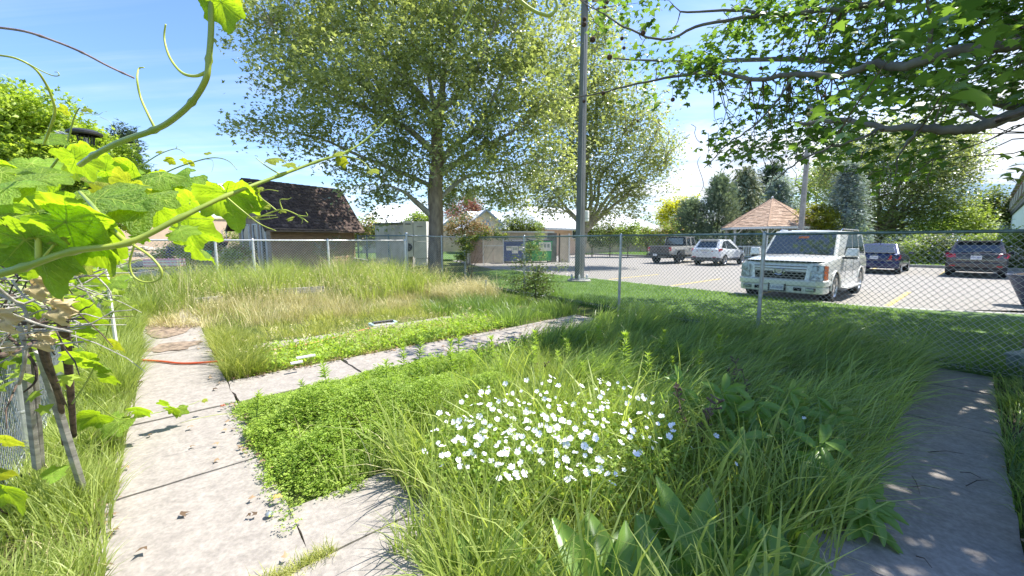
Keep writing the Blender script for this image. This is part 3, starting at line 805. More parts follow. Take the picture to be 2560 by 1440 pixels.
# the drum fixed to the near pole
q = P(1466, 537, 14.6); 
dr = empty('pole_drum', (q.x + .02, q.y + .28, q.z - .22), 0, 'pale cylindrical drum strapped to the near lamp pole', 'drum')
MB().lathe([(.001, 0), (.12, 0), (.13, .02), (.13, .36), (.12, .38), (.001, .39)], 20).build('drum_body', M_whb, dr, smooth=False)
MB().lathe([(.132, .1), (.136, .1), (.136, .12), (.132, .12)], 20).build('strap', M_galv, dr)

# ================================================================== CABINETS
M_cab = mat('concrete_cabinet', (.66, .66, .62), .85, var=.1, scale=3, stain=.35, bump=.2, mapscale=(1, 1, .4))
c0 = P(940, 640, 23.5); c1 = P(1012, 640, 22.2)
d = Vector((c1.x - c0.x, c1.y - c0.y, 0)); L_ = d.length; rz = math.atan2(d.y, d.x)
cb = empty('concrete_kiosk', (c0.x, c0.y, .1), rz, 'weathered grey concrete kiosk with a flat lid left of the big trunk', 'kiosk')
MB().box((L_ / 2, 1.1, 1.2), (L_, 2.2, 2.3)).build('kiosk_wall', M_cab, cb)
MB().box((L_ / 2, 1.1, 2.41), (L_ + .14, 2.34, .12)).build('lid', mat('mossy_lid', (.20, .21, .17), .95, var=.3, scale=4), cb)
for x in (L_ * .52,): MB().box((x, -.006, 1.15), (.03, .02, 2.2)).build('joint_strip', M_cab, cb)
c0 = P(1012, 640, 21.6); c1 = P(1072, 640, 21.6)
d = Vector((c1.x - c0.x, c1.y - c0.y, 0)); L_ = d.length
M_cream = mat('cream_enamel', (.80, .78, .72), .5, var=.05, scale=3, stain=.12)
cw = empty('equipment_cabinet', (c0.x, c0.y, .1), 0.0, 'white equipment cabinets with a round dark fan left of the big trunk', 'cabinet')
MB().box((.17, .5, 1.25), (.34, 1.0, 2.5)).build('end_panel', mat('dull_panel', (.35, .34, .31), .8), cw)
MB().box((.33, -.02, 1.15), (.5, .9, 1.05)).build('fan_unit', M_cream, cw)
MB().box((.33, .02, 2.1), (.5, .9, .78)).build('upper_cabinet', M_cream, cw)
MB().box((.95, .0, 1.95), (.68, .9, 1.05)).build('door_panel', M_cream, cw)
MB().box((.95, .0, .98), (.68, .9, .86)).build('door_panel', M_cream, cw)
MB().box((.95, .0, .35), (.62, .8, .36)).build('plinth', M_cream, cw)
Rx = Matrix.Rotation(math.pi / 2, 4, 'X')
fan = MB().lathe([(.19, 0), (.21, .02), (.21, .04), (.17, .05)], 24, M=Matrix.Translation((.33, -.475, 1.12)) @ Rx).build('fan_rim', mat('black_plastic', (.03, .03, .032), .5), cw)
f2 = MB().lathe([(.17, .01), (.001, .01)], 24, M=Matrix.Translation((.33, -.475, 1.12)) @ Rx)
f2.build('fan_recess', mat('black_plastic', (.03, .03, .032), .5), cw)
for k in range(5):
    a = k * 2 * math.pi / 5
    MB().add([(0, 0, 0), (.15 * math.cos(a), 0, .15 * math.sin(a)), (.16 * math.cos(a + .6), .02, .16 * math.sin(a + .6))], [(0, 1, 2)], M=Matrix.Translation((.33, -.50, 1.12))).build('fan_blade', M_pole, cw)
def text(s, size, m, parent, M, name='lettering', ext=.002, align='CENTER'):
    c = bpy.data.curves.new(name, 'FONT'); c.body = s; c.size = size; c.extrude = ext; c.align_x = align; c.align_y = 'CENTER'
    o = bpy.data.objects.new(name, c); COL.objects.link(o); c.materials.append(m)
    bpy.context.view_layer.update()
    me = bpy.data.meshes.new_from_object(o.evaluated_get(bpy.context.evaluated_depsgraph_get()))
    bpy.data.objects.remove(o, do_unlink=True)
    o = link(name, me, m, parent); o.matrix_local = M
    return o
M_ink = mat('black_ink', (.03, .03, .03), .7)
MB().box((.33, -.44, 2.33), (.28, .02, .05)).build('label_strip', M_ink, cw)
MB().box((.95, -.46, 2.2), (.30, .02, .05)).build('label_strip', M_pole2, cw)

# ================================================================== DUMPSTERS AND THEIR ENCLOSURE
def build_bins():
    o = P(1178, 650, 26.5); o.z = 0
    e = P(1426, 650, 28.5); e.z = 0
    d = (e - o); L = d.length; d.normalize(); rz = math.atan2(d.y, d.x)
    s = L / 248.0         # metres per photo pixel along the front
    X = lambda px: (px - 1178) * s
    r = empty('bin_enclosure', o, rz, 'low concrete and timber enclosure around the dumpsters', 'enclosure')
    M_brn = mat('brown_panel', (.36, .24, .18), .8, var=.12, scale=4)
    M_bei = mat('beige_block', (.72, .62, .50), .9, var=.08, scale=3, stain=.2, bump=.3)
    MB().box((X(1191), .0, 1.0), (X(1205), .08, 1.9)).build('gate_leaf', M_brn, r)
    MB().box((X(1300), 2.6, 1.08), (X(1400) + .2, .2, 2.16)).build('back_wall', M_bei, r)
    MB().box((X(1300), 2.55, 2.2), (X(1400) + .3, .35, .1)).build('coping', M_whb, r)
    MB().box((.0, 1.3, 1.08), (.18, 2.5, 2.1)).build('side_wall', M_bei, r)
    MB().box((X(1390), .95, 1.05), (X(1398) - X(1378) + .1, .15, 2.1)).build('side_wall', mat('grey_board', (.24, .23, .22), .9, var=.2, scale=3), r)
    MB().box((X(1412), .3, 1.0), (X(1424) - X(1401), .1, 1.95)).build('gate_leaf', M_bei, r)
    MB().box((X(1425), .2, 1.0), (.1, .1, 2.1)).build('gate_post', M_wht, r)
    MB().box((X(1399), .2, 1.0), (.08, .08, 2.1)).build('gate_post', M_dark_wood, r)
    # open beige door leaf with frame and rail
    for k in range(2): MB().box((X(1217 + 25 * k), .0, .95), (X(1228) - X(1206), .05, 1.75)).build('door_board', M_bei, r)
    MB().box((X(1230), -.04, 1.22), (X(1254) - X(1206) , .05, .06)).box((X(1206), -.04, .95), (.05, .06, 1.9)).box((X(1254), -.04, .95), (.05, .06, 1.9)).build('door_frame', M_galvb, r)
    def bin_(px0, px1, y, H, m, label, poster, name='dumpster', lid=M_ink):
        x0, x1 = X(px0), X(px1); w = x1 - x0
        b = empty(name, r.matrix_basis @ Vector(((x0 + x1) / 2, y, 0.02)), rz, label, 'dumpster', 'dumpsters in the enclosure')
        D = 1.3
        V = [(-w * .47, 0, .12), (w * .47, 0, .12), (w * .47, D * .8, .12), (-w * .47, D * .8, .12), (-w / 2, -.08, H), (w / 2, -.08, H), (w / 2, D, H + .12), (-w / 2, D, H + .12)]
        MB().add(V, [(0, 3, 2, 1), (0, 1, 5, 4), (1, 2, 6, 5), (2, 3, 7, 6), (3, 0, 4, 7), (4, 5, 6, 7)]).build('body', m, b, bevel=.02)
        for k in range(5):
            x = -w * .4 + k * w * .2
            MB().add([(x - .03, -.012, .2), (x + .03, -.012, .2), (x + .03, -.1, H - .1), (x - .03, -.1, H - .1)], [(0, 1, 2, 3)]).build('rib', m, b)
        MB().box((0, -.1, H - .03), (w * 1.02, .08, .09)).box((0, -.09, H - .2), (w * 1.0, .05, .06)).build('rim', m, b)
        for sx in (-1, 1): MB().box((sx * w * .25, D / 2 - .05, H + .1), (w * .48, D * 1.05, .05), rot=Matrix.Rotation(.09, 4, 'X')).build('lid', lid, b)
        for sx in (-1, 1): MB().box((sx * (w / 2 + .04), .5, H * .62), (.09, .7, .16)).build('lift_pocket', m, b)
        for sx in (-1, 1): MB().lathe([(.07, -.02), (.07, .02), (.001, .02)], 12, c=(sx * w * .38, .2, .07)).build('castor', M_ink, b)
        if poster:
            for (cx, cz, pw, ph) in poster:
                y_ = -.1 * (cz / H) - .03
                pp = MB().box((cx * w, y_ - .03, cz), (pw * w, .012, ph)).build('poster', M_wht, b)
                for q in range(3):
                    MB().box((cx * w + (q - 1) * pw * w * .28, y_ - .040, cz + .06), (pw * w * .18, .01, ph * .4)).build('printed_picture', mat('poster_ink', (.30, .36, .34), .7), pp)
        return b
    bin_(1258, 1308, .35, 1.42, mat('blue_steel', (.05, .09, .30), .45, var=.15, scale=5, stain=.2), 'blue dumpster with white posters on its front', [(-.25, 1.02, .26, .3), (.05, .92, .3, .5), (.33, 1.02, .2, .3)])
    bin_(1306, 1345, .8, 1.45, mat('dark_green_steel', (.02, .17, .09), .5, var=.1, scale=5), 'dark green dumpster half hidden between the blue and the bright green ones', [])
    bin_(1330, 1382, .42, 1.5, mat('bright_green_steel', (.01, .40, .13), .45, var=.1, scale=5, stain=.15), 'bright green dumpster with a large pale poster', [(.12, 1.12, .62, .62)])
build_bins()
# ================================================================== TREES AND SHRUBS
LM = dict(
    plane=leaf_mat('plane_leaf', (.045, .105, .02), (.25, .38, .08), .38, rough=.38, spec=.5),
    plane_pale=leaf_mat('plane_leaf_pale', (.07, .12, .03), (.50, .53, .24), .34, rough=.3, spec=.9),
    maple=leaf_mat('maple_leaf', (.08, .16, .015), (.50, .60, .09), .42, rough=.45, spec=.4),
    lime=leaf_mat('lime_leaf', (.22, .25, .015), (.60, .56, .05), .4),
    hedge=leaf_mat('hedge_leaf', (.04, .07, .015), (.22, .28, .07), .25),
    light=leaf_mat('shrub_leaf', (.08, .14, .02), (.42, .52, .12), .3),
    olive=leaf_mat('olive_leaf', (.08, .10, .01), (.38, .38, .05), .3),
    juniper=leaf_mat('juniper_needle', (.09, .13, .085), (.34, .42, .29), .15, rough=.6),
    spruce=leaf_mat('blue_spruce_needle', (.15, .20, .19), (.58, .66, .62), .12, rough=.6),
    darkfir=leaf_mat('fir_needle', (.035, .06, .04), (.14, .20, .13), .12, rough=.6),
    weep=leaf_mat('weeping_needle', (.09, .11, .06), (.38, .42, .26), .15, rough=.6),
    red=leaf_mat('copper_leaf', (.10, .035, .03), (.38, .20, .14), .3, tcol=(1.6, 1.1, .8)),
    rose=leaf_mat('russet_leaf', (.13, .10, .03), (.48, .36, .20), .3, tcol=(1.5, 1.2, .8)),
    white=leaf_mat('white_blossom', (.70, .62, .58), (.85, .82, .80), .2, tcol=(1, 1, 1)),
    pink=leaf_mat('pink_blossom', (.60, .05, .20), (.80, .25, .40), .2, tcol=(1, 1, 1)),
)
M_bark = mat('mottled_bark', (.42, .33, .23), .9, col2=(.16, .12, .09), scale=5, bump=.9, bscale=18, mapscale=(1, 1, .35))
M_bark_pale = mat('pale_bark', (.50, .47, .38), .85, col2=(.28, .25, .19), scale=4, bump=.5, bscale=20, mapscale=(1, 1, .5))
M_bark_grey = mat('grey_bark', (.19, .17, .13), .9, col2=(.09, .08, .06), scale=5, bump=.7, bscale=22)
M_bark_dark = mat('dark_bark', (.16, .12, .09), .95, var=.3, scale=8, bump=.9, bscale=30)
def wiggle(a, b, r, n=5, sag=0.0):
    a = Vector(a); b = Vector(b); L = (b - a).length
    pts = [a]
    for i in range(1, n):
        t = i / n
        pts.append(a.lerp(b, t) + Vector((random.uniform(-1, 1), random.uniform(-1, 1), random.uniform(-1, 1))) * L * r + Vector((0, 0, -sag * L * math.sin(math.pi * t))))
    return pts + [b]
def lobe_clumps(lobes, Y, n, shell=2.0):
    C = []; R = []
    for l in lobes:
        dY = l[3] if len(l) > 3 else 0
        C.append(tuple(P(l[0], l[1], Y + dY))); R.append(l[2] / 1000 * (Y + dY))
    C = np.array(C); R = np.array(R); w = R ** 2.2; w /= w.sum()
    k = rng.choice(len(R), n, p=w)
    d = rng.normal(size=(n, 3)); d /= np.linalg.norm(d, axis=1)[:, None]
    rr = rng.random(n) ** (1 / shell)
    return C[k] + d * (R[k] * rr)[:, None], k, C, R
def tree(name, label, cat, base, Y, lobes, n_clump, per, leaf, csize, m, tmpl=OVAL, trunk_r=.15, fork=.35, bark=M_bark_dark, group=None, up=.35, limbs=True, ground=None, twigs=60, trunk=True, shell=2.0, mixm=None, flat=.75):
    b = P(base[0], base[1], Y); b.z = float(hz(b.x, b.y)) if ground is None else ground
    root = empty(name, b, 0, label, cat, group)
    cl, k, C, R = lobe_clumps(lobes, Y, n_clump, shell)
    cl[:, 2] = np.maximum(cl[:, 2], b.z + .1)
    n = n_clump * per
    ci = np.repeat(np.arange(n_clump), per)
    sc = csize * (0.6 + .8 * rng.random(n_clump))[ci][:, None]
    pos = cl[ci] + rng.normal(size=(n, 3)) * sc * np.array([1, 1, flat])
    pos[:, 2] = np.maximum(pos[:, 2], b.z + .03)
    ctint = rng.random(n_clump)[ci] * .5
    tint = np.clip(ctint + rng.random(n) * .55 + .12 * tint_noise(pos), 0, 1)
    fr = rand_frames(n, up)
    V, F, T = scatter(*tmpl, pos - np.array(b), fr, leaf * (.65 + .7 * rng.random(n)), tint)
    midx = None; mm = [m]
    if mixm:
        mm = [m, mixm[0]]; sel = (rng.random(n) < mixm[1]).astype(np.int32); midx = np.repeat(sel, len(tmpl[1]))
    cr = link('crown', tri_mesh('crown', V, F, T, midx), mm, root)
    if trunk:
        top = Vector(C.mean(0)); H = top.z - b.z
        fk = b + Vector(((top.x - b.x) * .2, (top.y - b.y) * .2, max(H * fork, .3)))
        pts = smooth_path(wiggle(b - Vector((0, 0, .2)), fk, .015, 4), 3)
        rad = [trunk_r * (1.45 - .55 * min(1, i / 3.0)) if i < 3 else trunk_r * (1 - .2 * i / len(pts)) for i in range(len(pts))]
        MB().tube(pts, rad, 14).build('trunk', bark, root, world=True, smooth=True)
        nodes = [fk]
        if limbs:
            for i in range(len(C)):
                e = Vector(C[i]) ; p = smooth_path(wiggle(fk, e, .05, 4, -.04), 3)
                n_ = len(p); MB().tube(p, lerps(trunk_r * .55, trunk_r * .10, n_), 8).build('limb', bark, root, world=True, smooth=True)
                nodes += p[2:]
            mb = MB()
            idx = rng.choice(n_clump, min(twigs, n_clump), replace=False)
            for j in idx:
                e = Vector(cl[j]); s = min(nodes, key=lambda q: (q - e).length)
                p = wiggle(s, e, .05, 3); mb.tube(p, lerps(trunk_r * .13 + .006, .005, len(p)), 4, cap=False)
            o = mb.build('twigs', bark, root, world=True); o['kind'] = 'stuff'
    return root
def conifer(name, label, base, Y, top_py, half_px, n, size, m, group=None, droop=-.25, lean=0, shape=1.0, ground=.05, trunk_r=.12, cat='tree', cluster=9, dark=.5):
    b = P(base[0], base[1], Y); b.z = ground
    top = P(base[0] + lean, top_py, Y).z; R = half_px / 1000 * Y; H = top - b.z
    root = empty(name, b, 0, label, cat, group)
    nb = n // cluster
    t = rng.random(nb) ** .8; ang = rng.random(nb) * 2 * np.pi
    lump = 1 + .22 * np.sin(ang * 3 + t * 19 + base[0]) + .12 * np.sin(ang * 7 + t * 40)
    rad = R * (1 - t) ** shape * lump * (.80 + .3 * rng.random(nb)) + .06
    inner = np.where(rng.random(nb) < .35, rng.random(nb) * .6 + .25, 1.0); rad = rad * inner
    c = np.stack([np.cos(ang) * rad, np.sin(ang) * rad, t * H * .99 + .1 + rad * droop * .5], 1)
    ci = np.repeat(np.arange(nb), cluster); nn = len(ci)
    pos = c[ci] + rng.normal(size=(nn, 3)) * size * .8
    out = np.stack([np.cos(ang), np.sin(ang), np.full(nb, droop) + .5 * t], 1)[ci] + rng.normal(size=(nn, 3)) * .45
    y = out / np.linalg.norm(out, axis=1)[:, None]
    z = np.array([0, 0, 1.0]) + rng.normal(size=(nn, 3)) * .4; z = z - y * (y * z).sum(1)[:, None]; z /= np.linalg.norm(z, axis=1)[:, None]
    fr = np.stack([np.cross(y, z), y, z], 1)
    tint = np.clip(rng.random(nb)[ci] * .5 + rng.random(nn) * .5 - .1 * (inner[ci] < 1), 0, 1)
    V, F, T = scatter(*NEEDLE, pos, fr, size * (.7 + .7 * rng.random(nn)), tint)
    V[:, 0] += lean / 1000 * Y * np.clip(V[:, 2] / H, 0, 1)
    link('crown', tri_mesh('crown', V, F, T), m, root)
    MB().tube([(0, 0, -.2), (lean / 1000 * Y * .95, 0, H * .97)], [trunk_r, .015], 8).build('trunk', M_bark_dark, root)
    return root

# ---- the big plane tree in the middle
def main_plane():
    Y = 17.0
    lobes = [(700, 90, 120), (620, 40, 90), (800, 60, 150, .5), (780, 200, 120, -1), (920, 90, 150, 1.5), (900, 250, 150, -1.5), (760, 330, 75, -1.5), (660, 330, 50, -1), (600, 318, 26, -1), (860, 400, 90, -1.5),
             (1010, 330, 110, 0), (1000, 150, 150, -1.5), (1100, 60, 150, 1), (1200, 120, 150, -1), (1250, 250, 140, .5), (1180, 330, 120, -1.5), (1230, 420, 100, 0), (1330, 60, 130, 0), (1340, 200, 130, -1),
             (1340, 340, 110, 0), (1000, 430, 90, -.5), (930, 480, 55, -1.2), (1120, 440, 80, 1), (900, -60, 160, 0), (1100, -90, 160, 0), (1290, -60, 150, 0), (1000, 500, 40, -1), (1160, 490, 45, 1), (960, 545, 22, -1), (1290, 480, 70, 1.5), (1380, 440, 70, 1.5)]
    r = tree('plane_tree', 'large plane tree with a peeling tan trunk standing behind the gate post', 'tree', (1088, 640), Y, lobes, 1300, 50, .165, .30, LM['plane_pale'], STAR, trunk_r=.30, fork=.52, bark=M_bark, twigs=420, limbs=False, ground=.1, shell=2.6, trunk=False)
    b = Vector(r.location)
    tp = smooth_path([b - Vector((0, 0, .3)), b + Vector((0, 0, .25)), P(1090, 560, Y), P(1088, 470, Y), P(1095, 400, Y), P(1092, 340, Y), P(1100, 250, Y)], 4)
    rad = [.48, .42, .37, .35, .33, .32, .31, .31, .30, .31, .30, .31, .30, .29, .28, .28, .27, .26, .25, .24, .22, .21, .20, .19, .16]
    MB().tube(tp, (rad + [.16] * 99)[:len(tp)], 18).build('trunk', M_bark, r, world=True, smooth=True)
    fork = P(1095, 395, Y)
    limbs = [([(1085, 545), (1040, 505), (1010, 480), (960, 460)], .14, -1), ([(1095, 420), (1130, 370), (1200, 310), (1260, 180), (1290, 60)], .15, 0), ([(1095, 330), (1040, 230), (960, 140), (900, 20)], .14, .5),
             ([(1092, 390), (1030, 330), (960, 290), (840, 240), (740, 190)], .15, -1), ([(1100, 300), (1110, 180), (1130, 60), (1140, -80)], .16, 0), ([(1095, 350), (1080, 240), (1060, 120), (1040, -20)], .13, 1),
             ([(1090, 470), (1000, 430), (900, 390), (780, 340), (640, 330)], .10, -1), ([(1100, 440), (1180, 380), (1280, 330), (1360, 260)], .12, -.5), ([(1095, 500), (1170, 440), (1250, 430), (1340, 400)], .10, .8),
             ([(1100, 280), (1180, 200), (1240, 60), (1330, -60)], .11, -.6), ([(1000, 290), (900, 210), (800, 120), (680, 60)], .08, -.6), ([(1090, 280), (1000, 180), (860, 80), (780, -40)], .09, 1)]
    nodes = []
    for pts, w, dy in limbs:
        n = len(pts); q = [P(x, y, Y + dy * i / (n - 1) * 1.2) for i, (x, y) in enumerate(pts)]
        sp = smooth_path(q, 5); nodes += sp[2:]
        MB().tube(sp, lerps(w, w * .18, len(sp)), 10).build('limb', M_bark_pale, r, world=True, smooth=True)
    return r, nodes
MT, MTN = main_plane()
def twig_net(root, nodes, targets, m, r0=.02, name='twigs', j=.06):
    mb = MB(); nodes = list(nodes)
    A = np.array([tuple(n) for n in nodes])
    for e in targets:
        e = Vector(e); i = int(np.argmin(((A - np.array(e)) ** 2).sum(1))); s = nodes[i]
        p = wiggle(s, e, j, 3); mb.tube(p, lerps(r0, r0 * .2, len(p)), 4, cap=False)
    o = mb.build(name, m, root, world=True); o['kind'] = 'stuff'; return o
def crown_targets(root, n):
    cr = [c for c in root.children if c.name.startswith('crown')][0]
    me = cr.data; idx = rng.choice(len(me.vertices), n, replace=False)
    return [me.vertices[int(i)].co + root.location for i in idx]
twig_net(MT, MTN, crown_targets(MT, 520), M_bark_pale, .022)

tree('plane_tree', 'second plane tree with pale leaning limb behind the near lamp pole', 'tree', (1452, 600), 24, [(1420, 300, 110), (1500, 250, 110), (1560, 330, 90), (1620, 380, 70), (1500, 420, 90), (1600, 450, 70), (1420, 430, 90), (1380, 500, 55), (1660, 410, 38), (1560, 500, 55), (1450, 160, 100), (1500, 60, 55), (1340, 440, 60), (1480, 510, 50)],
     800, 42, .17, .42, LM['plane_pale'], STAR, trunk_r=.22, fork=.28, bark=M_bark_pale, twigs=260, ground=.1, shell=2.4)
tree('plane_tree', 'broad pale green plane tree beyond the dark blue car', 'tree', (2180, 620), 36, [(2120, 420, 80), (2200, 370, 90), (2300, 400, 95), (2380, 400, 60), (2250, 480, 90), (2340, 480, 80), (2120, 500, 60), (2400, 350, 35), (2180, 540, 60), (2290, 550, 65), (2400, 420, 30), (2070, 430, 45), (2320, 340, 50), (2380, 520, 50)],
     760, 40, .24, .55, LM['plane_pale'], STAR, trunk_r=.34, fork=.22, bark=M_bark, twigs=200, ground=.12, shell=2.4)
tree('lime_bush', 'lime green spreading bush left of the dark car', 'bush', (2400, 640), 33, [(2350, 570, 42), (2400, 540, 45), (2440, 560, 40), (2460, 590, 30), (2310, 600, 28)], 130, 40, .20, .35, LM['light'], OVAL, trunk_r=.07, fork=.2, ground=.12, twigs=20)
tree('distant_tree', 'dark rounded tree below the hill beside the apartment block', 'tree', (2470, 600), 60, [(2455, 515, 34), (2490, 500, 30), (2510, 530, 30), (2440, 550, 28), (2480, 560, 36), (2520, 570, 26)], 140, 36, .4, .7, LM['hedge'], OVAL, trunk_r=.3, ground=0)
tree('grey_leaved_shrub', 'grey leaved shrub between the lime bush and the apartment block', 'shrub', (2475, 620), 36, [(2460, 575, 24), (2490, 585, 24)], 50, 36, .17, .3, LM['spruce'], OVAL, trunk_r=.06, ground=.1, twigs=10)
# left maple and spruce
tree('maple_tree', 'dense bright green maple above the vine at the left', 'tree', (90, 640), 15, [(40, 290, 75), (110, 300, 70), (170, 350, 60), (60, 380, 100), (160, 410, 70), (240, 390, 62), (290, 410, 55), (330, 445, 45), (230, 460, 70), (90, 470, 90), (-60, 300, 90), (-60, 420, 100), (350, 470, 30), (-20, 260, 50), (300, 520, 60), (150, 540, 80), (20, 560, 80)],
     760, 52, .155, .20, LM['maple'], STAR, trunk_r=.16, fork=.3, twigs=120, shell=3.2, up=.2)
conifer('spruce_tree', 'dark pointed spruce behind the bright maple', (338, 600), 30, 330, 62, 5200, .42, LM['darkfir'], shape=.8)
conifer('pale_spruce', 'pale blue spruce between the trunk and the bungalow gable, nearer the trunk', (1132, 600), 62, 452, 24, 1100, .8, LM['spruce'], shape=.9)
conifer('pale_spruce', 'thin pale spruce right of the other pale spruce behind the plane tree', (1180, 600), 60, 470, 20, 900, .8, LM['spruce'], shape=.9)
tree('copper_tree', 'low copper red tree behind the bungalow gables', 'tree', (1168, 600), 56, [(1150, 530, 20), (1172, 515, 20), (1190, 530, 14), (1120, 530, 12)], 60, 34, .28, .4, LM['red'], OVAL, trunk_r=.1, twigs=10, ground=0)
# shrubs in front of the bungalows, left to right
tree('shrubbery', 'light green shrub with russet tips between the shed and the kiosk', 'shrub', (915, 640), 27, [(900, 575, 26), (925, 560, 22), (950, 575, 20), (900, 595, 22), (935, 595, 26)], 110, 36, .15, .22, LM['rose'], OVAL, trunk_r=.04, ground=.1, twigs=20, mixm=(LM['light'], .55))
tree('shrubbery', 'yellow green shrub rising above the kiosk lid', 'shrub', (1045, 640), 29, [(1040, 552, 22), (1065, 548, 20), (1020, 560, 16), (1050, 575, 22)], 80, 36, .15, .22, LM['light'], OVAL, trunk_r=.04, ground=.1, twigs=10)
tree('rose_bush', 'straggling russet pink bush right of the big trunk', 'shrub', (1165, 640), 26, [(1130, 565, 26), (1165, 560, 28), (1200, 565, 24), (1140, 590, 22), (1180, 590, 24), (1215, 575, 16)], 120, 26, .14, .24, LM['rose'], OVAL, trunk_r=.04, ground=.1, twigs=60, mixm=(LM['hedge'], .25))
tree('dark_bush', 'dark green bush behind the dumpster enclosure wall', 'shrub', (1300, 600), 33, [(1275, 562, 20), (1305, 558, 22), (1335, 565, 20), (1290, 580, 20), (1330, 580, 20)], 100, 36, .17, .25, LM['hedge'], OVAL, trunk_r=.05, ground=.1, twigs=10)
for i, (x0, lab, mm, mix) in enumerate([(1480, 'dark clipped hedge clump just right of the near lamp pole', 'hedge', None), (1525, 'dark hedge clump in front of the salmon wing windows', 'hedge', ('rose', .15)), (1570, 'green hedge clump in front of the salmon wing', 'light', ('hedge', .4)), (1618, 'yellow green hedge clump below the end of the white roof', 'light', ('rose', .2)), (1665, 'pale green hedge clump left of the grey junipers', 'light', ('rose', .35))]):
    tree('hedge_shrub', lab, 'shrub', (x0, 620), 37 + (i % 2), [(x0 - 10, 575 + 2 * i, 24), (x0 + 14, 572 + 2 * i, 22), (x0, 596, 26), (x0 + 20, 598, 22), (x0 - 18, 598, 20)], 100, 34, .17, .24, LM[mm], OVAL, trunk_r=.05, ground=.12, twigs=14, group='hedge in front of the salmon wing', mixm=(LM[mix[0]], mix[1]) if mix else None)
tree('golden_tree', 'brilliant golden yellow tree beyond the hedge', 'tree', (1690, 600), 52, [(1675, 525, 30), (1705, 515, 28), (1725, 530, 26), (1660, 545, 20), (1700, 545, 30), (1735, 505, 14)], 130, 40, .3, .35, LM['lime'], OVAL, trunk_r=.12, ground=.1, twigs=10)
conifer('juniper', 'squat grey green juniper beside the golden tree', (1722, 640), 38, 512, 46, 5200, .34, LM['juniper'], shape=.5, droop=.5, group='grey junipers by the gazebo')
conifer('juniper', 'taller grey green juniper with ragged points, left of the gazebo', (1790, 640), 38, 452, 52, 7000, .36, LM['juniper'], shape=.6, droop=.6, group='grey junipers by the gazebo')
conifer('weeping_conifer', 'weeping grey green conifer rising behind the gazebo roof', (1852, 640), 44, 425, 44, 5600, .55, LM['weep'], shape=.45, droop=-1.6)
conifer('dark_fir', 'dark fir behind the gazebo peak', (1915, 640), 54, 415, 50, 5000, .6, LM['darkfir'], shape=.7)
conifer('blue_spruce', 'silvery blue spruce branches directly behind the gazebo roof', (1935, 640), 46, 455, 58, 6000, .5, LM['spruce'], shape=.6, group='blue spruces')
conifer('blue_spruce', 'tall silvery blue spruce right of the round olive bush', (2103, 640), 31, 415, 50, 9000, .30, LM['spruce'], shape=.62, group='blue spruces')
tree('round_olive_bush', 'large round olive green clipped bush right of the gazebo', 'shrub', (2045, 640), 31, [(2045, 560, 42), (2030, 535, 30), (2060, 545, 32), (2045, 590, 42)], 240, 44, .13, .16, LM['olive'], OVAL, trunk_r=.1, ground=.1, twigs=20, shell=5)
tree('leafy_tree', 'mid green tree between the gazebo and the blue spruce', 'tree', (2020, 640), 50, [(2020, 470, 40), (2060, 450, 45), (2000, 510, 30), (2080, 480, 40)], 120, 36, .3, .5, LM['light'], OVAL, trunk_r=.16, ground=.1)
# shrubs behind the dark cars
for x0, y0, lab, mm, mix in [(2290, 628, 'pale cream flecked shrub between the blue car and the dark wagon', 'light', ('white', .12)), (2350, 618, 'rhododendron with pale flowers behind the dark wagon', 'hedge', ('white', .16)), (2440, 615, 'green shrub with a few pale flowers behind the right of the dark wagon', 'light', ('white', .06)), (2500, 625, 'bright leafy shrub right of the dark wagon', 'light', None), (2550, 620, 'leafy shrub at the foot of the apartment block', 'light', ('hedge', .3))]:
    tree('flowering_shrub' if mix and mix[0] == 'white' else 'green_shrub', lab, 'shrub', (x0, 660), 25.5, [(x0 - 22, y0 - 12, 24), (x0 + 20, y0 - 18, 24), (x0, y0 + 8, 30), (x0 + 28, y0 + 12, 24), (x0 - 28, y0 + 16, 24)], 130, 36, .13, .2, LM[mm], OVAL, trunk_r=.04, ground=.12, twigs=20, mixm=(LM[mix[0]], mix[1]) if mix else None, group='shrubs behind the parked cars')
tree('white_rose_bush', 'low rose bush covered in white blooms right of the dark wagon', 'shrub', (2535, 670), 21.5, [(2515, 650, 18), (2545, 645, 22), (2570, 652, 20), (2530, 662, 18)], 90, 34, .10, .14, LM['hedge'], OVAL, trunk_r=.03, ground=.12, twigs=10, mixm=(LM['white'], .3))
# far belt of trees that closes the view
for i, x0 in enumerate(range(-300, 3000, 150)):
    if 1100 < x0 < 1230: continue
    yy = 575 + 8 * math.sin(i * 2.3)
    tree('far_tree', 'rounded tree of the far belt along the horizon', 'tree', (x0, 600), 110 + 14 * (i % 3), [(x0 - 30, yy, 26), (x0 + 25, yy + 2, 28), (x0 + 60, yy + 6, 20), (x0 - 60, yy + 6, 20)], 60, 26, .9, 1.4, LM['hedge'] if i % 2 else LM['light'], OVAL, trunk_r=.3, ground=0, twigs=4, group='far belt of trees')

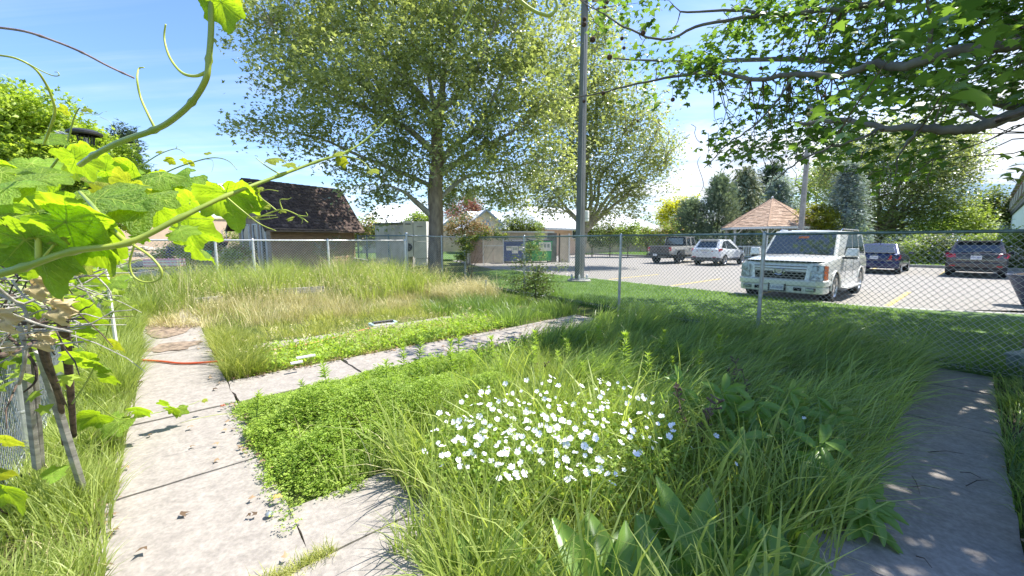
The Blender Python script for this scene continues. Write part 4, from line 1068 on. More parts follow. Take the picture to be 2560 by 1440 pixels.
# ---- plane tree whose trunk stands outside the picture on the right and whose boughs hang into it
def overhang():
    root = empty('overhanging_plane_tree', (7.6, 5.3, .1), 0, 'overhanging plane tree boughs with dark lobed leaves and hanging seed balls across the upper right', 'tree')
    tk = Vector((7.6, 5.3, 0))
    trunk = smooth_path([tk, tk + Vector((0, 0, 1.5)), tk + Vector((-.2, 0, 2.6)), tk + Vector((-.1, .2, 4.5)), tk + Vector((.2, .4, 7)), tk + Vector((0, .3, 9.5))], 4)
    MB().tube(trunk, lerps(.42, .12, len(trunk)), 16).build('trunk', M_bark, root, world=True, smooth=True)
    nodes = list(trunk[8:])
    L = [([tuple(trunk[8]), P(2660, 270, 3.6), P(2560, 282, 3.3), P(2470, 312, 3.2), P(2390, 325, 3.2), P(2300, 318, 3.3), P(2210, 320, 3.5), P(2100, 300, 3.8), P(2000, 310, 4.1)], .085, .02),
         ([tuple(trunk[11]), P(2700, 60, 4.0), P(2560, 105, 3.7), P(2460, 122, 3.7), P(2380, 130, 3.8), P(2310, 152, 3.9), P(2240, 168, 4.1), P(2180, 160, 4.3), P(2100, 190, 4.6), P(1990, 185, 5.0), P(1890, 200, 5.3), P(1820, 185, 5.6), P(1770, 180, 5.9), P(1640, 200, 6.3), P(1520, 228, 6.6), P(1430, 246, 6.9)], .095, .012),
         ([tuple(trunk[12]), P(2500, -60, 4.6), P(2300, -10, 4.8), P(2200, 8, 5.0), P(2080, 25, 5.2), P(1930, 36, 5.5), P(1840, 25, 5.7), P(1700, 30, 6.0)], .08, .015),
         ([P(1900, 40, 5.5), P(1760, 60, 5.8), P(1660, 100, 6.0), P(1560, 66, 6.2), P(1500, 30, 6.4), P(1450, 2, 6.6)], .035, .008),
         ([P(2210, 320, 3.5), P(2100, 360, 3.4), P(2000, 400, 3.5), P(1935, 455, 3.6)], .02, .006),
         ([P(2310, 152, 3.9), P(2330, 60, 3.8), P(2300, -60, 3.6)], .03, .012),
         ([P(2470, 312, 3.2), P(2380, 240, 3.4), P(2420, 180, 3.6), P(2500, 130, 3.7)], .018, .008),
         ([P(1990, 185, 5.0), P(1900, 300, 4.9), P(1820, 360, 5.0), P(1760, 420, 5.1)], .02, .005),
         ([P(2300, 318, 3.3), P(2250, 380, 3.2), P(2240, 440, 3.2)], .014, .005),
         ([tuple(trunk[9]), Vector((5.6, 7.2, 4.6)), Vector((4.0, 9.6, 5.6)), Vector((2.8, 11.8, 6.6))], .10, .02),
         ([tuple(trunk[13]), Vector((5.2, 3.6, 6.8)), Vector((3.6, 2.6, 7.6)), Vector((2.3, 2.2, 8.2))], .10, .02),
         ([tuple(trunk[14]), Vector((5.6, 6.6, 8.0)), Vector((4.2, 8.2, 9.0))], .09, .02),
         ([tuple(trunk[13]), Vector((8.6, 7.4, 7.0)), Vector((8.4, 9.5, 7.8))], .09, .02),
         ([tuple(trunk[10]), Vector((9.6, 3.6, 5.0)), Vector((11.5, 2.4, 6.2))], .10, .02)]
    for pts, r0, r1 in L:
        sp = smooth_path(pts, 5); sp = [q + Vector((random.uniform(-1, 1), random.uniform(-1, 1), random.uniform(-1, 1))) * .012 for q in sp]
        nodes += sp
        MB().tube(sp, lerps(r0 * .64, r1 * .8, len(sp)), 10).build('limb', M_bark_grey, root, world=True, smooth=True)
    # where foliage clumps hang: their shade has to fall on the right of the garden and the lawn strip
    S = [(.62, 1.0), (.75, 2.0), (1.15, 3.1), (1.7, 4.6), (1.5, 6.4), (.9, 8.6), (.5, 10.6), (-.3, 14.2), (1.2, 16.6), (2.7, 15.2), (4.5, 13.4), (6.2, 10.6), (7.3, 9.0), (8.9, 7.9), (10.2, 7.4), (9, 3), (6, .2), (2, .2)]
    S = np.array(S)
    def inside(x, y, Q):
        c = np.zeros(len(x), bool); j = len(Q) - 1
        for i in range(len(Q)):
            xi, yi = Q[i]; xj, yj = Q[j]
            c ^= ((yi > y) != (yj > y)) & (x < (xj - xi) * (y - yi) / (yj - yi + 1e-12) + xi); j = i
        return c
    n = 22000
    gx = rng.uniform(-.4, 10.4, n); gy = rng.uniform(.2, 16.8, n); h = rng.uniform(2.3, 9.0, n)
    ok = inside(gx, gy, S); gx, gy, h = gx[ok], gy[ok], h[ok]
    sx, sy = SUN_DIR.x / SUN_DIR.z, SUN_DIR.y / SUN_DIR.z
    x = gx + sx * h; y = gy + sy * h; z = h
    px, py, f = px_of(x, y, z)
    vis = (f > .3) & (px > -40) & (px < 2600) & (py > -30)
    Q = np.array([(1470, -60), (1500, 60), (1500, 130), (1560, 190), (1600, 250), (1640, 300), (1680, 330), (1740, 345), (1745, 380), (1800, 372), (1850, 400), (1900, 415), (1990, 400), (2080, 395), (2160, 425), (2230, 455), (2300, 450), (2350, 420), (2430, 440), (2420, 380), (2330, 335), (2400, 300), (2450, 270), (2560, 230), (2640, 260), (2640, -60)], float)
    inq = inside(px, py, Q)
    dist = np.sqrt(x * x + y * y + (z - 1.6) ** 2)
    keep = (~vis) | (inq & (dist < 8.5) & (rng.random(len(px)) < 1.0))
    keep &= ~((px > -40) & (px < 1500) & (py > -250) & (f > .3))        # nothing over the open sky on the left
    keep &= (dist > 3.4) & (y > -.5) & ~((px > 2540) & (px < 3100) & (py > 60) & (f > .3) & (dist < 8))
    C = np.stack([x, y, z], 1)[keep]; vs = vis[keep]
    # dapple: leave holes
    gk = np.sin(C[:, 0] * 2.3 + 1) * np.sin(C[:, 1] * 2.0) + np.sin(C[:, 2] * 2.7 + C[:, 0])
    C = C[(gk > -1.15) | (rng.random(len(C)) < .3)]
    px, py, f = px_of(C[:, 0], C[:, 1], C[:, 2]); vs = (f > .3) & (px < 2600) & (py > -30)
    vis_i = np.where(vs)[0]; out_i = np.where(~vs)[0]
    vis_i = vis_i[:110]; out_i = out_i[:860]
    # clumps that show in the picture, hung nearer the eye along the low boughs
    extra = []
    def inq_test(a, b): return bool(inside(np.array([a]), np.array([b]), Q)[0])
    while len(extra) < 265:
        a = random.uniform(1500, 2620); b_ = random.uniform(-30, 455)
        if not inq_test(a, b_): continue
        dens = .55 + .45 * math.sin(a * .013 + 1) * math.cos(b_ * .02)
        if random.random() > dens: continue
        Yv = 6.6 - (a - 1500) / 1100 * 2.6 + random.uniform(-.3, 1.1)
        extra.append(tuple(P(a, b_, Yv)))
    Cc = np.concatenate([C[vis_i], np.array(extra), C[out_i]])
    nv = len(vis_i) + len(extra)
    per = np.where(np.arange(len(Cc)) < nv, 16, 21)
    ci = np.repeat(np.arange(len(Cc)), per); n = len(ci)
    big = (ci >= nv)
    sg = np.where(big, .26, .13)[:, None]
    pos = Cc[ci] + rng.normal(size=(n, 3)) * sg * np.array([1, 1, .6])
    tint = np.clip(rng.random(len(Cc))[ci] * .35 + rng.random(n) * .6, 0, 1)
    fr = rand_frames(n, .45)
    size = np.where(big, .17, .092) * (.55 + .8 * rng.random(n))
    V, F, T = scatter(*PLANE, pos - np.array(root.location), fr, size, tint)
    link('crown', tri_mesh('crown', V, F, T), LM['plane'], root)
    twig_net(root, nodes, [Vector(c) for c in Cc[:nv:2]], M_bark_dark, .008, j=.08)
    twig_net(root, nodes, [Vector(c) for c in Cc[nv::4]], M_bark_dark, .02, j=.05)
    # bare hanging twigs under the boughs
    mb = MB()
    for k in range(46):
        a = random.uniform(1560, 2400); b_ = random.uniform(280, 400) if a < 2200 else random.uniform(380, 440)
        Yv = 5.6 - (a - 1500) / 1100 * 2.3; s = P(a, b_, Yv); e = P(a + random.uniform(-60, 40), b_ + random.uniform(30, 90), Yv - .05)
        mb.tube(smooth_path(wiggle(s, e, .10, 4), 2), .0035, 4, cap=False)
    o = mb.build('hanging_twigs', M_bark_dark, root, world=True); o['kind'] = 'stuff'
    # seed balls on threads
    M_ball = mat('seed_ball', (.13, .075, .045), .95, var=.4, scale=60, bump=1.0, bscale=200)
    prof = [(.001, -1), (.38, -.92), (.71, -.7), (.92, -.38), (1, 0), (.92, .38), (.71, .7), (.38, .92), (.001, 1)]
    for a, b_, Yv, rr in [(1461, 48, 6.3, 5), (1460, 61, 6.3, 6), (1482, 99, 6.0, 7), (1555, 96, 6.0, 4.5), (1524, 143, 6.0, 6.5), (1608, 82, 5.8, 6), (1508, 233, 6.2, 5), (1460, 253, 6.2, 4), (1682, 249, 5.6, 5), (1518, 6, 6.2, 4), (1512, 18, 6.2, 3.5), (1594, 302, 5.8, 3), (1966, 391, 4.2, 3), (1560, 120, 6, 4), (1902, 170, 5, 4), (2060, 240, 4.2, 4)]:
        c = P(a, b_, Yv); R = rr / 1000 * Yv
        q = MB().lathe([(p[0] * R, p[1] * R) for p in prof], 12, c=c)
        bo = q.build('seed_ball', M_ball, root, world=True, smooth=True)
        s = min(nodes, key=lambda t: (t - c).length)
        MB().tube(wiggle(c + Vector((0, 0, R)), c + Vector((random.uniform(-.03, .03), 0, R + .12)), .05, 2), .0018, 4).build('ball_stalk', M_bark_dark, root, world=True)
overhang()
# ================================================================== GRASS AND WEEDS (uncountable: one object per stand)
G_green = leaf_mat('tall_grass_blade', (.07, .14, .02), (.43, .49, .15), .42, rough=.45, spec=.35)
G_dark = leaf_mat('lush_grass_blade', (.05, .12, .02), (.36, .47, .14), .42, rough=.36, spec=.6)
G_dry = leaf_mat('dry_grass_blade', (.34, .32, .12), (.80, .72, .44), .32, rough=.7, tcol=(1.25, 1.2, .85))
G_yel = leaf_mat('yellowing_grass_blade', (.19, .24, .04), (.62, .60, .24), .40, rough=.6)
G_lawn = leaf_mat('lawn_blade', (.08, .17, .02), (.28, .41, .08), .35)
G_clov = leaf_mat('clover_leaf', (.07, .17, .015), (.44, .56, .10), .45, rough=.5, spec=.3)
def blades(xy, h, w, lean, ldir, tint, z=None, seg=3):
    """curved tapering blades: xy (n,2), height, width, lean amount, lean direction (angle)"""
    n = len(xy)
    if z is None: z = hz(xy[:, 0], xy[:, 1])
    ts = np.linspace(0, 1, seg + 1)
    f = rng.random(n) * np.pi; sx, sy = np.cos(f), np.sin(f)
    lx, ly = np.cos(ldir), np.sin(ldir)
    V = np.zeros((n, 2 * seg + 1, 3), np.float32); T = np.zeros((n, 2 * seg + 1), np.float32)
    for i, t in enumerate(ts):
        r = h * lean * t ** 1.9
        cx = xy[:, 0] + lx * r; cy = xy[:, 1] + ly * r
        cz = z + h * (t - .42 * lean * t ** 2.4) - .01
        wd = w * (1 - .15 * t if t < .5 else (1 - t) * 1.7 + .05)
        if i < seg:
            V[:, 2 * i] = np.stack([cx - sx * wd / 2, cy - sy * wd / 2, cz], 1); V[:, 2 * i + 1] = np.stack([cx + sx * wd / 2, cy + sy * wd / 2, cz], 1)
        else: V[:, 2 * i] = np.stack([cx, cy, cz], 1)
    F = []
    for i in range(seg - 1): F += [(2 * i, 2 * i + 1, 2 * i + 3), (2 * i, 2 * i + 3, 2 * i + 2)]
    F.append((2 * seg - 2, 2 * seg - 1, 2 * seg))
    F = np.array(F)[None] + (np.arange(n) * (2 * seg + 1))[:, None, None]
    return V.reshape(-1, 3), F.reshape(-1, 3), np.repeat(tint, 2 * seg + 1)
def ab_pts(n, a0, a1, b0, b1):
    a = rng.uniform(a0, a1, n); b = rng.uniform(b0, b1, n)
    return a, b, np.stack([WV.x * a + VV.x * b, WV.y * a + VV.y * b], 1)
def clumpy(n, a0, a1, b0, b1, nc, sig):
    """positions gathered in tussocks"""
    ca = rng.uniform(a0, a1, nc); cb = rng.uniform(b0, b1, nc); k = rng.integers(0, nc, n)
    a = ca[k] + rng.normal(size=n) * sig; b = cb[k] + rng.normal(size=n) * sig
    return a, b, np.stack([WV.x * a + VV.x * b, WV.y * a + VV.y * b], 1), k, ca, cb
def grass_obj(name, label, m, parts, cat='grass'):
    V = []; F = []; T = []; o = 0
    for v, f, t in parts: V.append(v); F.append(f + o); T.append(t); o += len(v)
    V = np.concatenate(V); F = np.concatenate(F); T = np.clip(np.concatenate(T), 0, 1)
    ob = link(name, tri_mesh(name, V, F, T), m)
    return tag(ob, label, cat, kind='stuff')
def paved(a, b, m=0.0):
    """true where concrete should stay bare"""
    p = (b > -.34 - m) & (b < .44 + m) & (a > .0)                       # main path
    p &= ~((a > 8.75) & (np.sin(a * 7 + b * 5) > -.2 - (a - 8.75)))          # overgrown at the far end
    p |= (a > 4.72 - m) & (a < 5.40 + m) & (b > .3) & (b < 5.2)
    p |= (a > 6.78 - m) & (a < 7.08 + m) & (b > .5) & (b < 4.2)
    p |= (a > 1.86 - m) & (a < 2.52 + m) & (b < 1.05) & (b > .3)
    p |= (a > -.32) & (a < .25 + m) & (b > 1.2)
    p |= (a > .3) & (a < 2.0) & (b < .72 + .12 * np.sin(a * 5)) & (b > .3)
    return p
def stand(n, a0, a1, b0, b1, h, w, lean, tint, sig=.13, dens=9, ldir=None, m=0.03, seg=3, cond=None, var=.35):
    nc = max(4, int((a1 - a0) * (b1 - b0) * dens))
    a, b, xy, k, ca, cb = clumpy(n, a0, a1, b0, b1, nc, sig)
    ok = ~paved(a, b, m) & (a > a0 - .1) & (a < a1 + .1) & (b > b0 - .1) & (b < b1 + .1)
    if cond is not None: ok &= cond(a, b)
    a, b, xy, k = a[ok], b[ok], xy[ok], k[ok]; n = len(a)
    ch = (1 + var * rng.normal(size=nc)).clip(.45, 1.6)[k]
    hh = h * ch * (.55 + .6 * rng.random(n))
    # lean outwards from the tussock, with a common drift
    oa = a - ca[k]; ob_ = b - cb[k]
    out = np.arctan2(WV.y * oa + VV.y * ob_, WV.x * oa + VV.x * ob_)
    ld = out + rng.normal(size=n) * .7 if ldir is None else ldir + rng.normal(size=n) * .75
    le = np.clip(lean * (.4 + 1.1 * rng.random(n)), .02, 1.3)
    tt = tint[0] + (tint[1] - tint[0]) * rng.random(n) + .12 * rng.normal(size=nc)[k]
    return blades(xy, hh, w * (.6 + .8 * rng.random(n)), le, ld, tt, seg=seg)
# foreground bed: tall blades mixed with finer ones
gap = lambda a, b: ~((a > .2) & (a < 1.35) & (b > 1.15) & (b < 2.3)) | (rng.random(len(a)) < .35)
grass_obj('tall_grass', 'tall green grass filling the nearest bed around the white flowers', G_green, [
    stand(9000, .35, 2.7, .75, 2.9, .38, .0105, .45, (.3, 1.1), dens=18, var=.45, cond=gap),
    stand(900, .4, 2.6, .8, 3.0, .52, .017, .55, (.5, 1.2), dens=10, var=.3),
    stand(500, 1.2, 3.6, 1.6, 4.6, .46, .013, .5, (.4, 1.1), dens=8),
    stand(9000, .35, 1.8, .75, 2.2, .27, .006, .6, (.4, 1.0), dens=20, cond=gap),
    stand(9000, 2.6, 3.7, 2.2, 5.2, .30, .007, .45, (.3, .9), dens=14),
    stand(3500, 3.6, 4.45, 2.0, 4.6, .12, .006, .45, (.3, .9), dens=14),
    stand(5000, 1.4, 3.2, 1.3, 3.4, .36, .006, .4, (.3, .85), dens=14)])
grass_obj('lush_grass', 'long dark lush grass leaning over the shaded path at the right', G_dark, [
    stand(17000, .22, 2.8, 2.5, 7.2, .50, .0105, .75, (.2, 1.0), dens=9, sig=.16, ldir=-.35),
    stand(10000, 2.4, 4.3, 3.8, 6.9, .42, .0105, .6, (.2, 1.0), dens=8, sig=.17, ldir=-.1),
    stand(8000, 5.5, 8.6, 4.4, 6.9, .34, .008, .6, (.2, .8), dens=7, sig=.17),
    stand(7000, -1.2, -.25, 3.6, 7.4, .25, .007, .8, (.1, .8), dens=8, sig=.15)])
# beds further back
grass_obj('mid_bed_grass', 'yellow green grass and weeds in the bed between the two cross paths', G_yel, [
    stand(10000, 5.45, 6.72, .5, 4.6, .11, .006, .5, (.2, .9), dens=22),
    stand(8000, 7.12, 8.6, .5, 5.2, .15, .007, .5, (.1, .8), dens=14),
    stand(5000, 5.45, 7.7, .38, .9, .32, .006, .6, (.0, .5), dens=18)])
grass_obj('far_bed_grass', 'tall green grass standing against the back fence', G_green, [
    stand(14000, 10.3, 12.9, .2, 6.6, .60, .010, .45, (.45, 1.1), dens=7, sig=.18, seg=2),
    stand(6000, 8.6, 10.4, .5, 6.0, .17, .009, .5, (.3, .9), dens=8, sig=.18, seg=2),
    stand(5000, 9.4, 12.6, -.75, .5, .5, .009, .5, (.3, .9), dens=8, sig=.18, seg=2),
    stand(4500, 9.2, 11.4, 3.4, 6.3, .75, .010, .55, (.5, 1.0), dens=4, sig=.22, seg=2)])
grass_obj('dry_grass', 'straw coloured dry grass in the middle of the far beds', G_dry, [
    stand(7500, 8.3, 10.2, .55, 3.2, .26, .0065, .4, (.2, 1.0), dens=9, sig=.2),
    stand(4500, 8.2, 9.8, 3.2, 5.6, .24, .0065, .5, (.2, .9), dens=8, sig=.2),
    stand(5500, 7.9, 10.2, 5.2, 6.6, .60, .007, .65, (.1, .8), dens=5, sig=.2, ldir=2.6),
    stand(2500, 9.0, 12.5, .0, 6.0, .72, .006, .3, (.2, .9), dens=5, sig=.3),
    stand(1500, 8.6, 10.4, -.3, .5, .25, .007, .9, (.2, 1.0), dens=12),
    stand(1200, 5.5, 6.7, 2.0, 5.0, .2, .006, .7, (.1, .9), dens=10)])
grass_obj('path_side_grass', 'fresh grass between the vine fence and the main path', G_green, [
    stand(11000, .8, 5.0, -.78, -.34, .27, .006, .5, (.4, 1.0), dens=22, m=-.02),
    stand(11000, 5.0, 9.6, -.80, -.33, .42, .007, .5, (.35, .95), dens=14, m=-.04),
    stand(6000, .8, 4.5, -1.6, -.7, .22, .006, .5, (.4, 1.0), dens=14)])
def joint_tuft():
    a = rng.normal(2.03, .025, 1300); b = rng.uniform(-.1, .56, 1300)
    xy = np.stack([WV.x * a + VV.x * b, WV.y * a + VV.y * b], 1)
    return blades(xy, .07 * (.4 + rng.random(1300)), np.full(1300, .004), .3 + .8 * rng.random(1300), rng.random(1300) * 6.28, rng.random(1300))
grass_obj('straw', 'dead straw blades lying through the green grass', G_dry, [
    stand(1300, .35, 3.4, .75, 6.5, .30, .006, 1.1, (.1, .9), dens=5, sig=.3), stand(700, .8, 8, -.8, -.33, .25, .005, 1.0, (.2, .9), dens=6, sig=.2)])
grass_obj('joint_grass', 'yellowing grass growing in the joint between the two nearest slabs', G_yel, [joint_tuft()])
# seed heads on tall thin stalks
def seedheads():
    out = []
    for n, a0, a1, b0, b1, h0, h1 in [(420, 9.0, 12.2, .5, 4.5, .38, .62), (300, 9.0, 12.4, 3.5, 6.5, .6, .95), (120, 7.3, 9.0, 4.8, 6.4, .5, .85), (120, 5.5, 7.0, .6, 4.5, .25, .4)]:
        a, b, xy = ab_pts(n, a0, a1, b0, b1); ok = ~paved(a, b); xy = xy[ok]; n = len(xy)
        h = rng.uniform(h0, h1, n); ld = rng.random(n) * 6.28; le = .25 + .3 * rng.random(n)
        out.append(blades(xy, h, np.full(n, .0045), le, ld, rng.random(n)))
        z = hz(xy[:, 0], xy[:, 1])
        for q in range(9):
            t = .78 + .22 * q / 8; r = h * le * t ** 1.9
            pos = np.stack([xy[:, 0] + np.cos(ld) * r, xy[:, 1] + np.sin(ld) * r, z + h * (t - .42 * le * t ** 2.4)], 1) + rng.normal(size=(n, 3)) * .008
            out.append(scatter(*OVAL, pos, rand_frames(n, .1), np.full(n, .028), rng.random(n)))
    return out
def tri_only(p):
    return p
grass_obj('seed_heads', 'pale nodding grass seed heads above the far beds', G_dry, seedheads())
# lawns
def lawn(n, u0, u1, n0, n1, h, w, z, cond=None):
    u = rng.uniform(u0, u1, n); q = rng.uniform(n0, n1, n)
    # the strip narrows to the near side
    x = FU.x * u + FN.x * q; y = FU.y * u + FN.y * q
    if cond is not None:
        k = cond(x, y); x, y = x[k], y[k]
    n = len(x); p = np.stack([x, y], 1)
    return blades(p, h * (.5 + rng.random(n)), w * (.6 + .8 * rng.random(n)), .3 + .8 * rng.random(n), rng.random(n) * 6.28, .5 * rng.random(n) + .5 * tint_noise(np.stack([x, y, x * 0], 1), 1.1), z=np.full(n, z), seg=2)
inv = lambda x, y: (px_of(x, y, .1)[2] > .5) & (np.abs(px_of(x, y, .1)[0] - 1280) < 1500)
e0 = 4.5 * FN.x + 14.0 * FN.y
def strip_ok(x, y):
    return inv(x, y) & (x * FN.x + y * FN.y < e0 - .15 + np.where(y < 8.7, -99 * ((y - 8.55) * 0 > 1), 0)) & (y < np.interp(x, [2, 6.2, 7.9, 8.9, 10.6, 13.5], [40, 40, 40, 8.55, 7.9, 7.25]))
grass_obj('lawn_grass', 'mown lawn in the tree shade between the street fence and the car park', G_lawn, [
    lawn(34000, -16, -1.0, 7.2, 11.9, .085, .011, .09, strip_ok), lawn(22000, -1.0, 6.0, 7.2, 13.5, .085, .009, .09, strip_ok), lawn(5000, -9, 5, 7.15, 7.6, .26, .008, .05, strip_ok)])
def far_ok(x, y):
    return (np.abs(px_of(x, y, .1)[0] - 1280) < 1450) & ((x * .809 + y * .587 > 33.3) | (x < -5.0) | (y > 45))
grass_obj('far_lawn_grass', 'sunlit lawns beyond the car park', G_lawn, [
    lawn(9000, -30, 8, 33.2, 42, .10, .05, .12, far_ok), lawn(9000, -70, -20, -30, 40, .12, .07, .12, lambda x, y: far_ok(x, y) & (y > 26))])
# clover mound
def clover():
    out = []
    n = 52000
    a, b, xy = ab_pts(n, 2.45, 4.72, .40, 3.1)
    e = .07 * np.sin(a * 9) + .05 * np.sin(b * 13 + a * 4) + .05 * rng.normal(size=n)
    d = np.minimum.reduce([a - 2.52 + e, 4.60 - a + e, b - .44 + e + .25 * np.clip(3.1 - a, 0, 1) * 0, (3.1 - b) * .8])
    ok = (d > 0) & ((b < 2.3) | (rng.random(n) < (3.1 - b) / .8))
    a, b, xy, d = a[ok], b[ok], xy[ok], d[ok]; n = len(a)
    H = (.26 + .06 * np.sin(a * 5 + b * 3) + .04 * np.sin(a * 11 - b * 8)) * ss(-.05, .48, d) * (1 - .62 * ss(3.5, 4.5, a)) + .012
    lv = 1 - rng.random(n) ** 2.2 * .75
    pos = np.stack([xy[:, 0], xy[:, 1], hz(xy[:, 0], xy[:, 1]) + H * lv], 1) + rng.normal(size=(n, 3)) * .006
    tint = .25 + .5 * rng.random(n) + .25 * tint_noise(pos, 4)
    TRE = ([(0, 0, 0), (.5, .25, .08), (.62, .75, .1), (.1, .75, 0), (0, .5, 0), (0, -.1, 0), (-.1, .75, 0), (-.62, .75, .1), (-.5, .25, .08), (.45, -.5, .06), (0, -.85, .06), (-.45, -.5, .06)],
           [(0, 1, 2), (0, 2, 3), (0, 6, 7), (0, 7, 8), (0, 9, 10), (0, 10, 11)])
    out.append(scatter(*TRE, pos, rand_frames(n, .55), .017 * (.6 + .8 * rng.random(n)), tint))
    # trailing edge runners over the concrete
    n = 500
    a, b, xy = ab_pts(n, 2.3, 4.6, .36, .5)
    k = rng.random(n) < .5; a, b, xy = a[k], b[k], xy[k]
    pos = np.stack([xy[:, 0], xy[:, 1], .02 + .02 * rng.random(len(a))], 1)
    out.append(scatter(*TRE, pos, rand_frames(len(a), .7), .015 * np.ones(len(a)), rng.random(len(a))))
    n = 8000
    a, b, xy = ab_pts(n, .8, 2.4, -1.0, -.36)
    pos = np.stack([xy[:, 0], xy[:, 1], .03 + .12 * rng.random(n)], 1)
    out.append(scatter(*TRE, pos, rand_frames(n, .5), .02 * (.6 + .8 * rng.random(n)), .4 + .6 * rng.random(n)))
    n = 9000
    a, b, xy = ab_pts(n, 5.45, 6.66, .6, 5.0)
    pos = np.stack([xy[:, 0], xy[:, 1], .01 + .11 * rng.random(n)], 1)
    out.append(scatter(*OVAL, pos, rand_frames(n, .3), .05 * (.6 + .8 * rng.random(n)), .3 + .7 * rng.random(n)))
    n = 9000
    a, b, xy = ab_pts(n, 1.6, 4.3, 1.6, 5.0)
    pos = np.stack([xy[:, 0], xy[:, 1], .02 + .2 * rng.random(n)], 1)
    out.append(scatter(*OVAL, pos, rand_frames(n, .3), .045 * (.6 + .8 * rng.random(n)), .1 + .7 * rng.random(n)))
    return out
grass_obj('clover', 'mound of bright green clover spilling onto the main path', G_clov, clover(), 'clover')
# dead leaf litter
M_lit = leaf_mat('leaf_litter', (.08, .05, .03), (.38, .26, .15), .1, tcol=(1, .9, .7))
def litter():
    out = []
    for n, a0, a1, b0, b1 in [(160, 4.6, 5.5, 3.0, 6.6), (500, -1.6, -.3, 2.0, 7.2), (180, 5.35, 5.5, .5, 4.5), (60, 2.5, 9.5, .3, .5), (160, 1.5, 9.5, -.42, -.30), (14, 1, 5, -.3, .4)]:
        a, b, xy = ab_pts(n, a0, a1, b0, b1)
        pos = np.stack([xy[:, 0], xy[:, 1], hz(xy[:, 0], xy[:, 1]) + .022 + .012 * rng.random(n)], 1)
        out.append(scatter(*STAR, pos, rand_frames(n, .7), .03 + .035 * rng.random(n), rng.random(n)))
    return out
grass_obj('leaf_litter', 'dry brown leaf litter along the path edges', M_lit, litter(), 'leaves')

# ================================================================== INDIVIDUAL GARDEN PLANTS
W_green = leaf_mat('weed_leaf', (.07, .16, .02), (.34, .46, .07), .35, rough=.5)
W_stem = mat('weed_stem', (.20, .28, .07), .7)
def weed_mesh(seed, n=46, H=.42, L=.055, top=True):
    r = np.random.default_rng(seed)
    t = np.sort(r.random(n) ** (.6 if top else 1)); ang = np.arange(n) * 2.4
    y = np.stack([np.cos(ang), np.sin(ang), .35 + .9 * t ** 3], 1); y /= np.linalg.norm(y, axis=1)[:, None]
    z = np.array([0, 0, 1.0]) - y * y[:, 2:3]; z /= np.linalg.norm(z, axis=1)[:, None]
    fr = np.stack([np.cross(y, z), y, z], 1)
    pos = np.stack([np.zeros(n), np.zeros(n), H * (.12 + .86 * t)], 1)
    N_ = ([(0, 0, 0), (.13, .4, .06), (0, 1, -.1), (-.13, .4, .06)], [(0, 1, 2), (0, 2, 3)])
    V, F, T = scatter(*N_, pos, fr, L * (1.2 - .5 * t) * (.8 + .4 * r.random(n)), .4 + .6 * t)
    return V, F, T
def weed_master(seed, H, L, n):
    V, F, T = weed_mesh(seed, n, H, L)
    return tri_mesh('foliage', V, F, T)
wm = [weed_master(s, h, l, n) for s, h, l, n in ((1, .30, .06, 46), (2, .36, .065, 56), (3, .24, .055, 40), (4, .42, .07, 60))]
stems = [MB().tube([(0, 0, 0), (.005, 0, h * .5), (0, .004, h)], [.004, .003, .0015], 5).mesh('stem') for h in (.30, .36, .24, .42)]
def put_weed(x, y, k, sc, label, group, name='upright_weed'):
    r = empty(name, (x, y, float(hz(x, y)) + .01), random.uniform(0, 6.28), label, 'weed', group)
    r.scale = (sc,) * 3
    r.rotation_euler = (random.uniform(-.15, .15), random.uniform(-.15, .15), random.uniform(0, 6.28))
    link('foliage', wm[k], W_green, r); link('stem', stems[k], W_stem, r)
for i, (px, py) in enumerate([(1010, 915), (1040, 905), (1100, 900), (1150, 892), (1195, 870), (1185, 915), (1060, 930), (1130, 935), (970, 950), (1230, 905), (1290, 880), (1340, 885), (1400, 870), (1430, 890), (1480, 905), (1510, 880), (1540, 895), (1580, 870), (1600, 900), (1640, 890), (1680, 880), (1710, 900), (1750, 880), (1465, 860), (1390, 915), (1320, 930), (1260, 940), (1560, 930), (1620, 940), (1680, 930), (880, 960), (830, 975), (765, 985), (915, 975), (640, 1010), (1730, 935), (1500, 945), (1440, 950), (1350, 960), (1790, 900)]):
    g = G(px, py + 45); put_weed(g.x, g.y, i % 4, random.uniform(.95, 1.5), 'upright narrow leaved weed with a pale rosette tip beside the cross path', 'upright weeds along the cross path')
# broad leaved plants at the bottom edge and in the shade
def broad_leaf(L=.22, W=.085, curl=.3, n=6, vein=True):
    V = []; F = []
    for i in range(n + 1):
        t = i / n; w = W * math.sin(math.pi * min(.98, t * .93 + .05)) ** .8; y = L * t; z = L * (.30 * t - curl * t * t)
        V += [(-w / 2, y, z + w * .18), (-w * .25, y, z + w * .02), (0, y, z - w * .05), (w * .25, y, z + w * .02), (w / 2, y, z + w * .18)]
    for i in range(n):
        for j in range(4):
            a = i * 5 + j; F += [(a, a + 1, a + 6), (a, a + 6, a + 5)]
    V = np.array(V); T = np.full(len(V), .5) + .2 * np.random.default_rng(3).random(len(V))
    return tri_mesh('leaf', V, np.array(F), T)
H_leaf = leaf_mat('broad_leaf', (.10, .20, .03), (.24, .38, .08), .40, rough=.35, spec=.5)
bl = [broad_leaf(.22, .085, .35), broad_leaf(.26, .09, .5), broad_leaf(.18, .08, .2)]
